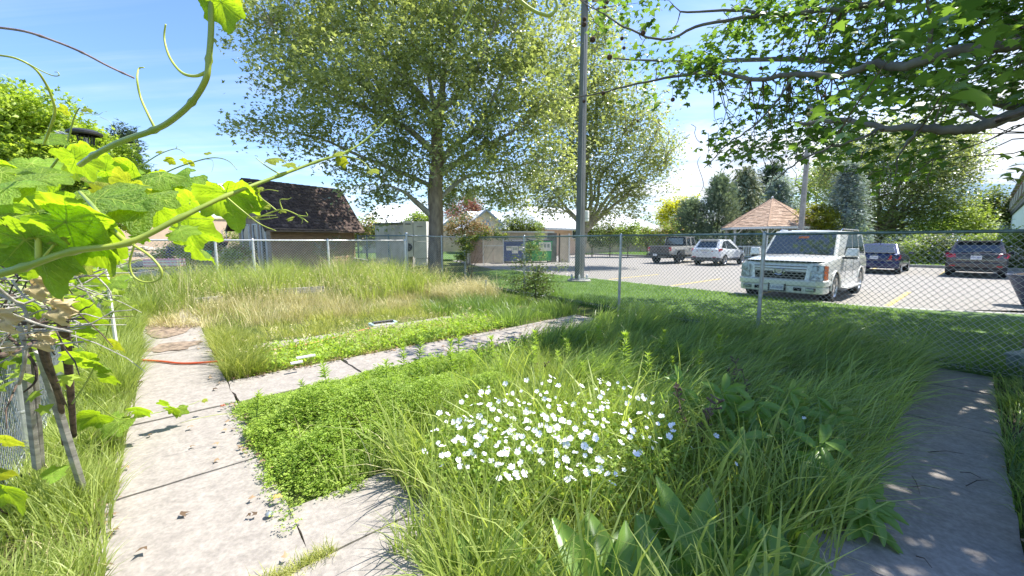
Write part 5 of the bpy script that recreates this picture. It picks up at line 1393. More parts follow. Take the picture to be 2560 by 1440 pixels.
def hosta(px, py, sc, label, nl=11, name='broad_leaved_plant', group='broad leaved plants', m=H_leaf, meshes=bl, tall=.0, cat='plant'):
    g = G(px, py); r = empty(name, (g.x, g.y, float(hz(g.x, g.y))), 0, label, cat, group)
    for i in range(nl):
        a = i * 2.4 + random.uniform(-.3, .3); el = random.uniform(.35, 1.15)
        o = link('leaf', random.choice(meshes), m, r)
        zz = tall * random.random()
        o.location = (math.cos(a + math.pi / 2) * .02, math.sin(a + math.pi / 2) * .02, .02 + zz)
        o.rotation_mode = 'ZYX'; o.rotation_euler = (el, random.uniform(-.3, .3), a)
        s = sc * random.uniform(.75, 1.2); o.scale = (s, s, s)
    if tall > .05: MB().tube([(0, 0, 0), (.01, 0, tall * .5), (0, .01, tall)], [.006, .005, .003], 5).build('stem', W_stem, r)
    return r
for i, (px, py, lab) in enumerate([(1530, 1560, 'cluster of smooth broad upright leaves at the bottom edge, left of the darkest one'), (1660, 1540, 'dark smooth broad leaves at the bottom edge under the long grass'), (1800, 1500, 'broad leaved clump where the grass meets the bottom edge, beside the shaded path'), (1370, 1560, 'sunlit broad leaves low in the front grass'), (1900, 1400, 'large pale broad leaves beside the shaded path'), (1230, 1500, 'sunlit broad leaved clump at the left end of the front grass'), (1960, 1480, 'low broad leaves spilling towards the shaded path'), (1720, 1420, 'broad leaves half hidden in grass behind the front clumps')]):
    hosta(px, py, 1.35 if i != 3 else .9, lab, 14)
ol = [broad_leaf(.12, .045, .25, 4), broad_leaf(.10, .04, .3, 4)]
for i, (px, py, t, lab) in enumerate([(1800, 1110, .42, 'tall leafy weed with pointed leaves behind the white flowers'), (1880, 1130, .4, 'leafy weed beside the brown dead stalks'), (1960, 1100, .42, 'leafy weed in deep shade right of the dead stalks'), (1840, 1200, .3, 'pointed leaved weed in front of the dead stalks'), (2040, 1240, .35, 'leafy weed leaning over the shaded path'), (2150, 1330, .22, 'lowest leafy weed touching the shaded path'), (1700, 1080, .42, 'leafy weed just right of the white flowers'), (2080, 1130, .3, 'leafy weed deep in the long lush grass'), (1990, 1180, .25, 'small leafy weed with upturned leaves in the shade')]):
    hosta(px, py, 1.35, lab, 30, 'leafy_weed', 'leafy weeds in the shade', H_leaf, ol, t, 'weed')
# brown dead stalks
M_dead = mat('dead_stalk', (.17, .12, .09), .95, var=.3, scale=30)
def dead_stalks(px, py, H, n, label):
    g = G(px, py); r = empty('dead_stalks', (g.x, g.y, 0), 0, label, 'dead plant', 'dead seed stalks')
    for i in range(n):
        e = Vector((random.uniform(-.16, .16), random.uniform(-.16, .16), H * random.uniform(.7, 1)))
        p = smooth_path(wiggle((random.uniform(-.05, .05), random.uniform(-.05, .05), 0), e, .05, 3), 3)
        mb = MB().tube(p, .0035, 4)
        for k in range(14):
            q = p[random.randint(len(p) // 3, len(p) - 1)]
            mb.tube([q, q + Vector((random.uniform(-.04, .04), random.uniform(-.04, .04), random.uniform(-.02, .05)))], [.002, .009], 4)
        mb.build('stalk', M_dead, r)
dead_stalks(1735, 1150, .58, 5, 'brown withered seed stalks standing among the leafy weeds')
dead_stalks(1860, 1030, .55, 3, 'thin brown dead stalks behind the withered ones')
dead_stalks(1360, 960, .3, 3, 'small dark dead stalk beside the cross path')
# ---- white flowers
def flower_mesh(R=.024, k=5, seed=0):
    rr = random.Random(seed); V = [(0, 0, 0)]; F = []; M = []
    for i in range(k):
        a = 2 * math.pi * i / k + rr.uniform(-.12, .12); n0 = len(V)
        pts = [(.25, -.22), (.65, -.40), (.98, -.30), (.90, 0), (.98, .30), (.65, .40), (.25, .22)]
        for r_, s in pts:
            x = r_ * R; y = s * R
            V.append((x * math.cos(a) - y * math.sin(a), x * math.sin(a) + y * math.cos(a), R * (.35 * r_ ** 2) + rr.uniform(-.02, .03) * R))
        for j in range(6): F.append((0, n0 + j, n0 + j + 1)); M.append(0)
    n0 = len(V)
    for j in range(6):
        V.append((.14 * R * math.cos(j * 1.047), .14 * R * math.sin(j * 1.047), .12 * R))
    for j in range(1, 5): F.append((n0, n0 + j, n0 + j + 1)); M.append(1)
    return tri_mesh('flower', np.array(V), np.array(F), None, M)
M_pet = mat('white_petal', (.84, .84, .86), .6, var=.02, scale=50)
M_ctr = mat('flower_centre', (.55, .60, .20), .7)
def flowers():
    c = G(1380, 1210); root = empty('white_flower_plant', (c.x, c.y, 0), 0, 'sprawling plant covered in five petalled white flowers in the nearest bed', 'flowers')
    ms = [flower_mesh(.023, 5, s) for s in range(4)]
    pts = []
    tries = 0
    while len(pts) < 275 and tries < 20000:
        tries += 1
        u = random.uniform(-1, 1); v = random.uniform(-1, 1)
        if u * u + v * v > 1: continue
        px = 1385 + u * 310; py = 1075 + v * 135 - u * 10
        ring = math.exp(-((u + .35) ** 2 + (v + .35) ** 2) * 2.2) + .45
        if random.random() > ring: continue
        h = .33 + .06 * random.random() - .07 * max(0, v)
        p = G(px, py, h)
        if any((p - q).length < .018 for q in pts): continue
        pts.append(p)
    for a, b in ((1105, 1165), (1185, 1140), (1530, 1210), (1730, 1120), (1790, 1090), (1840, 1160), (1060, 1130), (1560, 1175), (2010, 1045), (1830, 1005)): pts.append(G(a, b, .28))
    sm = MB(); 
    V = []; 
    for p in pts:
        o = link('flower', random.choice(ms), [M_pet, M_ctr], root)
        o.location = p - root.location
        n = Vector((random.uniform(-.8, .8) + .1, random.uniform(-1.1, .5) - .2, 1)).normalized()
        o.rotation_euler = n.to_track_quat('Z', 'Y').to_euler(); s = random.uniform(.55, 1.15); o.scale = (s, s, s)
        sm.tube([p - Vector((0, 0, .002)), p + Vector((random.uniform(-.03, .03), random.uniform(-.03, .03), -.12)), p + Vector((random.uniform(-.05, .05), random.uniform(-.05, .05), -.27))], .0013, 3, cap=False)
    o = sm.build('stems', W_stem, root, world=True); o['kind'] = 'stuff'
    # finely cut leaves
    n = 9000; k = rng.integers(0, len(pts), n); A = np.array([tuple(p) for p in pts])
    pos = A[k] + rng.normal(size=(n, 3)) * np.array([.06, .06, .05]) - np.array([0, 0, .11]); pos[:, 2] = np.maximum(pos[:, 2], .02)
    V, F, T = scatter(*STAR, pos - np.array(root.location), rand_frames(n, .4), .028 * (.6 + .7 * rng.random(n)), .3 + .5 * rng.random(n))
    o = link('foliage', tri_mesh('foliage', V, F, T), G_clov, root); o['kind'] = 'stuff'
flowers()
# bramble on the street fence, vines on the corner
tree('bramble', 'bramble bush with arching stems growing through the street fence left of the lamp pole', 'shrub', (1340, 735), 10.6, [(1310, 660, 34), (1345, 690, 38), (1290, 700, 34), (1370, 715, 36), (1325, 625, 22), (1318, 720, 40), (1400, 670, 18)], 120, 26, .055, .09, LM['hedge'], OVAL, trunk_r=.02, fork=.15, ground=.0, twigs=70, mixm=(LM['white'], .05), up=.3)
tree('wispy_shrub', 'wispy pale shrub rising in front of the bright green dumpster', 'shrub', (1345, 720), 11.2, [(1345, 590, 16), (1350, 560, 12), (1335, 620, 20), (1355, 640, 18)], 60, 22, .035, .07, LM['light'], OVAL, trunk_r=.012, fork=.3, ground=.0, twigs=40)
tree('fence_creeper', 'leafy creeper sprawling along the fence rail in front of the dumpsters', 'creeper', (1172, 660), 13.8, [(1160, 600, 18), (1168, 620, 16), (1190, 592, 12), (1215, 590, 12), (1240, 588, 12), (1262, 592, 10), (1155, 640, 14)], 110, 24, .06, .07, LM['hedge'], STAR, trunk_r=.015, fork=.2, ground=.0, twigs=40, mixm=(LM['lime'], .08))
tree('dead_vine_shrub', 'dry thin shrub climbing against the shed wall behind the back fence', 'shrub', (815, 660), 14.6, [(800, 620, 22), (830, 610, 22), (845, 600, 14), (815, 640, 26)], 70, 12, .05, .12, LM['hedge'], OVAL, trunk_r=.02, ground=.3, twigs=90, bark=M_bark_pale)
# ================================================================== CARS
M_tyre = mat('tyre_rubber', (.025, .025, .025), .85, var=.2, scale=20)
M_rim = mat('alloy_rim', (.62, .62, .62), .3, .8, var=.05)
M_rimd = mat('dark_rim', (.08, .08, .085), .35, .6)
M_blk = mat('black_trim', (.03, .03, .032), .5, var=.1)
M_dark = mat('underbody_black', (.01, .01, .01), .9)
M_chr = mat('chrome', (.75, .76, .78), .12, 1.0, var=.02)
M_car_glass = mat('car_glass', (.025, .035, .04), .05, 0.0, var=.05, spec=1.0, coat=.5)
M_ltail = mat('red_tail_lamp', (.50, .01, .02), .2, var=.15, scale=12, coat=.6)
M_lens_c = mat('clear_lens', (.50, .55, .54), .15, .3, var=.35, scale=14, coat=.6)
M_amber = mat('amber_lens', (.55, .13, .03), .25, coat=.5)
M_plate = mat('plate_white', (.72, .74, .78), .5, var=.04)
M_pblue = mat('plate_blue', (.06, .10, .35), .6)
M_refl = mat('red_reflector', (.45, .02, .03), .3)
def paint(name, col, metal=.15): return mat(name, col, .28, metal, var=.03, scale=1.5, coat=.8)
def loft(stations):
    """car body from cross sections; each station = x, z_bottom, z_shoulder, half width, crown"""
    V = []; F = []; K = 15
    for x, zb, zt, w, cr in stations:
        h = zt - zb
        half = [(w * .72, zb), (w * .955, zb + .05), (w * .99, zb + h * .22), (w, zb + h * .52), (w * .985, zt - .13), (w * .95, zt - .035), (w * .80, zt + cr * .5)]
        ring = [(-y, z) for y, z in half] + [(0, zt + cr)] + [(y, z) for y, z in reversed(half)]
        V += [(x, y, z) for y, z in ring]
    for i in range(len(stations) - 1):
        for j in range(K):
            a = i * K + j; b = i * K + (j + 1) % K
            F.append((a, b, b + K, a + K))
    F.append(tuple(range(K))[::-1]); n = (len(stations) - 1) * K; F.append(tuple(range(n, n + K)))
    return V, F
def cut_arches(o, axles, y, r, black):
    cm = MB(); cm.cm = 1
    for ax in axles:
        for s in (-1, 1):
            M = Matrix.Translation((ax, s * y, r * .93)) @ Matrix.Rotation(math.pi / 2, 4, 'X')
            n0 = len(cm.v); k = 22
            V = [(math.cos(2 * math.pi * i / k) * r * 1.13, math.sin(2 * math.pi * i / k) * r * 1.13, zz) for zz in (-.26, .30) for i in range(k)]
            F = [tuple(range(k))[::-1], tuple(range(k, 2 * k))] + [(i, (i + 1) % k, (i + 1) % k + k, i + k) for i in range(k)]
            cm.add(V, F, M)
    c = cm.build('cutter', [o.data.materials[0], black], o.parent)
    m = o.modifiers.new('arch', 'BOOLEAN'); m.operation = 'DIFFERENCE'; m.object = c; m.solver = 'EXACT'
    bpy.context.view_layer.update()
    dg = bpy.context.evaluated_depsgraph_get()
    me = bpy.data.meshes.new_from_object(o.evaluated_get(dg))
    o.modifiers.clear(); o.data = me
    bpy.data.objects.remove(c, do_unlink=True)
def wheel(parent, x, y, r, w, rimm, spokes=6, rr=.64):
    """tyre, rim and spokes; the outer face looks along the sign of y"""
    s = 1 if y > 0 else -1
    M = Matrix.Translation((x, y, r)) @ Matrix.Rotation(-s * math.pi / 2, 4, 'X')
    t = MB().lathe([(r * rr, -w / 2), (r * .93, -w / 2), (r, -w * .38), (r, w * .38), (r * .93, w / 2), (r * rr, w / 2), (r * rr, -w / 2)], 28, M=M)
    wh = t.build('wheel', M_tyre, parent, smooth=False)
    m = MB().lathe([(r * rr, w * .5), (r * (rr - .05), w * .40), (r * (rr - .06), -w * .1), (.01, -w * .1)], 28, M=M)
    m.build('rim', rimm, wh, smooth=False)
    sp = MB()
    for k in range(spokes):
        a = 2 * math.pi * k / spokes
        sp.box((math.cos(a) * r * rr * .5, math.sin(a) * r * rr * .5, w * .36), (r * rr * .95, r * .13, .03), M=M @ Matrix.Translation((0, 0, 0)), rotz=a) if False else sp.add(
            [(math.cos(a + da) * q, math.sin(a + da) * q, zz) for zz in (w * .28, w * .40) for q, da in ((r * .08, -.5), (r * .08, .5), (r * rr * .97, .11), (r * rr * .97, -.11))],
            [(0, 1, 2, 3), (4, 7, 6, 5), (0, 4, 5, 1), (1, 5, 6, 2), (2, 6, 7, 3), (3, 7, 4, 0)], M=M)
    sp.lathe([(r * .13, w * .28), (r * .12, w * .44), (.005, w * .45)], 12, M=M)
    so = sp.build('spokes', rimm, wh)
    return wh
def quad_on(face, u0, u1, v0, v1, off=.008, th=.006, curve=None):
    """plate lying on a four cornered face (bl, br, tr, tl)"""
    bl, br, tr, tl = [Vector(p) for p in face]
    f = lambda u, v: bl.lerp(br, u).lerp(tl.lerp(tr, u), v)
    n = (br - bl).cross(tl - bl).normalized()
    if isinstance(u0, (int, float)): q = [(u0, v0), (u1, v0), (u1, v1), (u0, v1)]
    else: q = u0
    P_ = [f(u, v) + n * off for u, v in q]; B_ = [p - n * th for p in P_]
    k = len(q)
    return P_ + B_, [tuple(range(k)), tuple(range(2 * k - 1, k - 1, -1))] + [(i, i + k, (i + 1) % k + k, (i + 1) % k) for i in range(k)]
def soft(o, a=38):
    o.data.polygons.foreach_set('use_smooth', [True] * len(o.data.polygons))
    m = o.modifiers.new('edges', 'EDGE_SPLIT'); m.split_angle = math.radians(a)
def car(name, label, cat, loc, rotz, pm, stations, gh, axles, track, wr, ww, rimm, side_wins, group='vehicles parked in the car park', topm=None, front=(.06, .94, .06, .93), rear=(.08, .92, .08, .9), spokes=6, glass_r=True):
    r = empty(name, loc, rotz, label, cat, group)
    V, F = loft(stations)
    b = MB().add(V, F).build('body', [pm, M_dark], r)
    cut_arches(b, axles, track, wr, M_dark); soft(b)
    # greenhouse: x of (rear base, rear top, front top, front base), z belt, z roof, half widths belt/roof
    xb, xt, xf, xw, z0, z1, w0, w1 = gh
    lo = [(xb, -w0 * .95, z0), (xw, -w0 * .92, z0), (xw, w0 * .92, z0), (xb, w0 * .95, z0)]
    hi = [(xt, -w1, z1 - .03), (xf, -w1 * .97, z1 - .03), (xf, w1 * .97, z1 - .03), (xt, w1, z1 - .03)]
    V = lo + hi
    xm = (xt + xf) / 2
    V += [(xt + .08, 0, z1), (xf - .1, 0, z1)]
    F = [(0, 1, 5, 4), (2, 3, 7, 6), (1, 2, 6, 5), (3, 0, 4, 7), (4, 5, 9, 8), (6, 7, 8, 9), (5, 6, 9), (7, 4, 8), (0, 3, 2, 1)]
    g = MB().add(V, F).build('cabin', topm or pm, r, bevel=.045); 
    rf = (lo[0], lo[1], hi[1], hi[0]); lfc = (lo[2], lo[3], hi[3], hi[2])
    for poly in side_wins:
        V_, F_ = quad_on(rf, poly, 0, 0, 0); MB().add(V_, F_).build('side_window', M_car_glass, r)
        V_, F_ = quad_on(lfc, [(1 - u, v) for u, v in reversed(poly)], 0, 0, 0); MB().add(V_, F_).build('side_window', M_car_glass, r)
    V_, F_ = quad_on((lo[1], lo[2], hi[2], hi[1]), front[0], front[1], front[2], front[3], off=.012); MB().add(V_, F_).build('windscreen', M_car_glass, r, bevel=.004)
    if glass_r:
        V_, F_ = quad_on((lo[3], lo[0], hi[0], hi[3]), rear[0], rear[1], rear[2], rear[3], off=.012); MB().add(V_, F_).build('rear_window', M_car_glass, r, bevel=.004)
    for ax in axles:
        for s in (-1, 1): wheel(r, ax, s * track, wr, ww, rimm, spokes)
    MB().box(((axles[0] + axles[1]) / 2, 0, stations[len(stations) // 2][1] + .02), (abs(axles[0] - axles[1]) - wr * 2, track * 1.7, .12)).build('underbody', M_dark, r)
    for ax in axles: MB().tube([(ax, -track, wr), (ax, track, wr)], .05, 8).build('axle', M_dark, r)
    return r
def plan_prism(pts, z0, z1):
    """bumper: half plan outline (x,y>0 from back corner to centre) mirrored"""
    full = [(x, -y) for x, y in pts] + [(x, y) for x, y in reversed(pts)]
    if full[len(pts) - 1] == full[len(pts)]: full.pop(len(pts))
    return MB().prism(full, z0, z1)
RX = lambda a: Matrix.Rotation(a, 4, 'X')
FRONT_T = lambda x, y, z, tilt=0: Matrix.Translation((x, y, z)) @ Matrix.Rotation(math.pi / 2, 4, 'Z') @ Matrix.Rotation(math.pi / 2 - tilt, 4, 'X')
REAR_T = lambda x, y, z, tilt=0: Matrix.Translation((x, y, z)) @ Matrix.Rotation(-math.pi / 2, 4, 'Z') @ Matrix.Rotation(math.pi / 2 - tilt, 4, 'X')

def white_suv():
    fr = Vector((6.86, 10.28)); d = Vector((math.sin(math.radians(50)), math.cos(math.radians(50))))
    c = fr + d * 2.56
    pm = paint('pearl_white_paint', (.78, .78, .75))
    st = [(-2.52, .50, .98, .84, .02), (-2.46, .44, 1.10, .93, .03), (-2.30, .40, 1.16, .975, .04), (-1.2, .38, 1.18, 1.0, .04), (0, .38, 1.18, 1.0, .03), (.9, .38, 1.18, 1.0, .03), (1.15, .38, 1.16, .995, .05), (1.5, .38, 1.14, .99, .06), (2.0, .40, 1.11, .97, .06), (2.30, .46, 1.08, .945, .05), (2.42, .52, 1.045, .90, .03), (2.46, .56, 1.00, .84, .01)]
    sw = [[(.055, .12), (.24, .12), (.245, .80), (.13, .86), (.075, .74)], [(.28, .12), (.50, .12), (.495, .88), (.28, .88)], [(.53, .12), (.80, .12), (.665, .88), (.525, .88)]]
    r = car('four_wheel_drive', 'big pearl white four wheel drive facing the fence with a dark slatted grille', 'car', (c.x, c.y, .0), math.radians(90 - 50 + 180), pm, st,
            (-2.44, -2.28, .42, 1.12, 1.12, 1.885, .97, .80), (1.55, -1.42), .86, .385, .27, M_rim, sw, front=(.045, .955, .10, .90), spokes=7)
    MB().add([(2.43, -.60, .98), (2.43, .60, .98), (2.485, .55, .62), (2.485, -.55, .62), (2.40, -.60, .98), (2.40, .60, .98), (2.40, .55, .62), (2.40, -.55, .62)], [(0, 1, 2, 3), (4, 7, 6, 5), (0, 4, 5, 1), (1, 5, 6, 2), (2, 6, 7, 3), (3, 7, 4, 0)]).build('grille_recess', M_dark, r)
    gr = [c_ for c_ in r.children if c_.name.startswith('grille_recess')][0]
    M_slat = mat('grille_slat', (.20, .20, .19), .35, .5)
    for k in range(5):
        z = .665 + k * .068
        MB().box((2.495 - k * .010, 0, z), (.035, 1.10 + k * .018, .022)).build('slat', M_slat, gr)
    # wreath and crest on the grille
    e = MB()
    ring = [(2.515, .118 * math.cos(a), .80 + .082 * math.sin(a)) for a in lerps(.25, 2 * math.pi - .25, 26)]
    ring = [(x, y * math.copysign(1, 1), z) for x, y, z in [(2.515, .118 * math.sin(a), .80 + .082 * math.cos(a)) for a in lerps(.2, 2 * math.pi - .2, 26)]]
    e.tube(ring, .012, 6); wr_ = e.build('wreath', M_chr, gr)
    sh = [(-.062, .045), (.062, .045), (.062, -.01), (.035, -.042), (0, -.058), (-.035, -.042), (-.062, -.01)]
    MB().add([(2.522, y, .80 + z) for y, z in sh] + [(2.505, y, .80 + z) for y, z in sh], [tuple(range(7)), tuple(range(13, 6, -1))] + [(i, i + 7, (i + 1) % 7 + 7, (i + 1) % 7) for i in range(7)]).build('crest', M_rim, wr_)
    for k, (z, mm) in enumerate(((.825, M_dark), (.808, M_chr), (.79, M_dark))):
        MB().box((2.524, 0, z), (.004, .09 - k * .012, .008)).build('crest_bar', mm, wr_)
    # white uprights beside the grille, lamps, indicator
    for s in (-1, 1):
        MB().add([(2.46, s * .60, 1.0), (2.44, s * .69, 1.0), (2.50, s * .64, .58), (2.50, s * .55, .58)] + [(2.36, s * .60, 1.0), (2.36, s * .69, 1.0), (2.40, s * .64, .58), (2.40, s * .55, .58)],
                 [(0, 1, 2, 3), (4, 7, 6, 5), (0, 4, 5, 1), (1, 5, 6, 2), (2, 6, 7, 3), (3, 7, 4, 0)]).build('grille_upright', pm, r)
        for z0, z1 in ((.62, .79), (.80, .975)):
            MB().add([(2.535, s * .69, z0), (2.455, s * .925, z0), (2.44, s * .915, z1), (2.505, s * .705, z1)] + [(2.34, s * .69, z0), (2.30, s * .90, z0), (2.30, s * .90, z1), (2.34, s * .70, z1)],
                     [(0, 1, 2, 3), (4, 7, 6, 5), (0, 4, 5, 1), (1, 5, 6, 2), (2, 6, 7, 3), (3, 7, 4, 0)]).build('headlight', M_lens_c, r)
        MB().add([(2.398, s * .93, .62), (2.22, s * .972, .62), (2.20, s * .962, .955), (2.378, s * .918, .975)] + [(2.28, s * .86, .62), (2.18, s * .90, .62), (2.18, s * .90, .955), (2.28, s * .86, .97)],
                 [(0, 1, 2, 3), (4, 7, 6, 5), (0, 4, 5, 1), (1, 5, 6, 2), (2, 6, 7, 3), (3, 7, 4, 0)]).build('indicator', M_amber, r)
    # bumper in two steps
    out = [(1.98, .995), (2.28, 1.005), (2.46, .95), (2.56, .80), (2.60, .45), (2.61, 0)]
    bo = plan_prism(out, .455, .605); b1 = bo.build('bumper', pm, r, bevel=.03)
    low = [(2.0, .975), (2.26, .985), (2.43, .93), (2.53, .78), (2.575, .45), (2.585, 0)]
    plan_prism([(x - .01, y) for x, y in low], .27, .452).build('lower_bumper', pm, r, bevel=.04)
    for s in (-1, 1):
        MB().box((2.535, s * .70, .375), (.06, .22, .085), rotz=s * -.22).build('fog_lamp_frame', M_blk, r, bevel=.01)
        MB().box((2.555, s * .70, .375), (.04, .185, .06), rotz=s * -.22).build('fog_lamp', M_lens_c, r, bevel=.008)
        MB().box((2.55, s * .44, .375), (.05, .17, .085)).build('air_slot', M_dark, r)
    # bonnet shield
    sh = [(2.28, .90), (2.42, .80), (2.50, .55), (2.515, 0)]
    plan_prism(sh, 1.03, 1.075).build('bonnet_shield', mat('smoked_shield', (.02, .035, .035), .15, coat=.5), r, bevel=.012)
    p = MB().box((2.605, .0, .40), (.012, .31, .155)).build('number_plate', M_plate, r)
    text('US-AGF', .085, M_pblue, p, FRONT_T(2.613, 0, .395))
    MB().box((2.60, 0, .40), (.012, .40, .20)).build('plate_frame', M_blk, r)
    # wipers
    for y0, y1 in ((-.62, .02), (.05, .70)):
        MB().tube([(1.14, y0, 1.17), (1.10, (y0 + y1) / 2, 1.215), (1.08, y1, 1.20)], .011, 5).build('wiper', M_blk, r)
    for s in (-1, 1):
        MB().add([(.92, s * 1.00, 1.17), (.92, s * 1.28, 1.17), (.90, s * 1.28, 1.38), (.90, s * 1.03, 1.38), (.78, s * 1.0, 1.17), (.72, s * 1.26, 1.17), (.72, s * 1.26, 1.38), (.78, s * 1.03, 1.38)],
                 [(0, 1, 2, 3), (4, 7, 6, 5), (0, 4, 5, 1), (1, 5, 6, 2), (2, 6, 7, 3), (3, 7, 4, 0)]).build('mirror', pm, r, bevel=.025)
        MB().box((.80, s * 1.08, 1.13), (.10, .34, .06)).build('mirror_arm', M_blk, r)
        MB().box((.05, s * 1.03, .33), (1.9, .20, .05)).build('running_board', mat('step_grey', (.45, .45, .44), .6), r, bevel=.01)
        MB().box((.05, s * 1.005, .45), (2.0, .03, .17)).build('sill_cladding', pm, r)
        MB().tube([(-2.1, s * .74, 1.86), (-2.0, s * .74, 1.905), (.0, s * .74, 1.905), (.15, s * .74, 1.86)], .016, 6).build('roof_rail', M_chr, r)
        for x in (-.05, -1.15): MB().box((x, s * 1.005, .98), (.16, .03, .035)).build('door_handle', pm, r)
        for x in (.62, -.28, -1.2): MB().box((x, s * 1.0, .80), (.006, .004, .62)).build('door_gap', M_dark, r)
        # flare over the wheels
        for ax in (1.55, -1.42):
            pts = [(ax + math.cos(a) * .455, s * .998, .36 + math.sin(a) * .455) for a in lerps(-.05, math.pi + .05, 16)]
            MB().tube(pts, .018, 5).build('arch_lip', pm, r)
    MB().box((0, 0, 1.895), (.09, .04, .02)).build('roof_aerial', M_blk, r)
    for s in (-1, 1): MB().box((.28, s * .45, 1.885), (.10, .07, .03)).build('roof_clearance_tab', M_blk, r)
    MB().box((.62, .0, 1.66), (.03, .24, .09)).build('rear_view_mirror', M_amber, r)
white_suv()

def rear_place(px, py, back):
    """rear axle centre on the ground -> car centre"""
    g = G(px, py); return g
def crossover():
    d = Vector((math.sin(math.radians(50)), math.cos(math.radians(50)))); right = Vector((d.y, -d.x))
    rr = Vector((13.2, 25.05))              # rear right tyre
    c = rr - right * .78 + d * 1.32
    pm = paint('white_paint', (.80, .81, .82))
    st = [(-2.17, .42, .94, .72, .02), (-2.12, .36, 1.02, .84, .03), (-1.98, .33, 1.06, .895, .03), (-1.2, .32, 1.06, .915, .03), (0, .32, 1.02, .915, .03), (.8, .32, .99, .91, .03), (1.2, .32, .97, .90, .06), (1.7, .34, .90, .87, .06), (2.05, .38, .80, .78, .04), (2.18, .42, .70, .60, .01)]
    sw = [[(.10, .22), (.34, .10), (.36, .86), (.20, .78)], [(.37, .09), (.60, .06), (.55, .88), (.385, .87)], [(.62, .06), (.90, .05), (.64, .88), (.57, .88)]]
    r = car('white_crossover', 'white rounded crossover with slim red tail lamps parked facing away', 'car', (c.x, c.y, 0), math.radians(40), pm, st, (-2.05, -1.55, .05, 1.05, 1.0, 1.655, .88, .66), (1.32, -1.32), .79, .35, .235, M_rim, sw, rear=(.12, .88, .22, .82), spokes=5)
    low = [(-1.75, .90), (-2.02, .905), (-2.16, .84), (-2.24, .55), (-2.26, 0)]
    plan_prism([(x, y) for x, y in reversed(low)][::-1], .30, .52).build('lower_bumper', mat('grey_cladding', (.10, .10, .095), .8), r, bevel=.03)
    plan_prism([(x + .03, y - .005) for x, y in low], .525, .70).build('bumper', pm, r, bevel=.05)
    for s in (-1, 1):
        MB().add([(-2.11, s * .86, .98), (-2.18, s * .42, .88), (-2.16, s * .42, .97), (-1.95, s * .915, 1.08), (-1.80, s * .925, 1.06)], [(0, 1, 2, 3, 4)]).add([(-2.19, s * .42, .88), (-2.12, s * .87, .90), (-1.80, s * .935, .98), (-1.84, s * .93, 1.07), (-2.05, s * .87, 1.06), (-2.16, s * .48, .96)], [(0, 1, 2, 3, 4, 5)]).build('tail_lamp', M_ltail, r)
        MB().box((-2.235, s * .62, .545), (.02, .22, .05), rotz=s * .25).build('reflector', M_refl, r)
        MB().box((.74, s * 1.0, 1.06), (.16, .20, .13)).build('mirror', M_blk, r, bevel=.03)
        for x in (-.25, -1.05): MB().box((x, s * .925, .90), (.15, .02, .03)).build('door_handle', M_chr, r)
    p = MB().box((-2.185, 0, .83), (.02, .34, .16)).build('number_plate', M_plate, r)
    text('LF2 K7', .09, M_pblue, p, REAR_T(-2.197, 0, .83))
    MB().box((-2.175, 0, .925), (.02, .50, .03)).build('plate_garnish', M_chr, r)
    MB().box((-1.62, 0, 1.63), (.22, 1.15, .04)).build('roof_spoiler', pm, r, bevel=.01)
    MB().tube([(-2.10, -.25, 1.10), (-1.95, .25, 1.24)], .010, 4).build('rear_wiper', M_blk, r)
    MB().box((-.1, .93, .42), (1.7, .03, .12)).box((-.1, -.93, .42), (1.7, .03, .12)).build('sill_cladding', mat('grey_cladding', (.10, .10, .095), .8), r)['kind'] = 'stuff'
crossover()
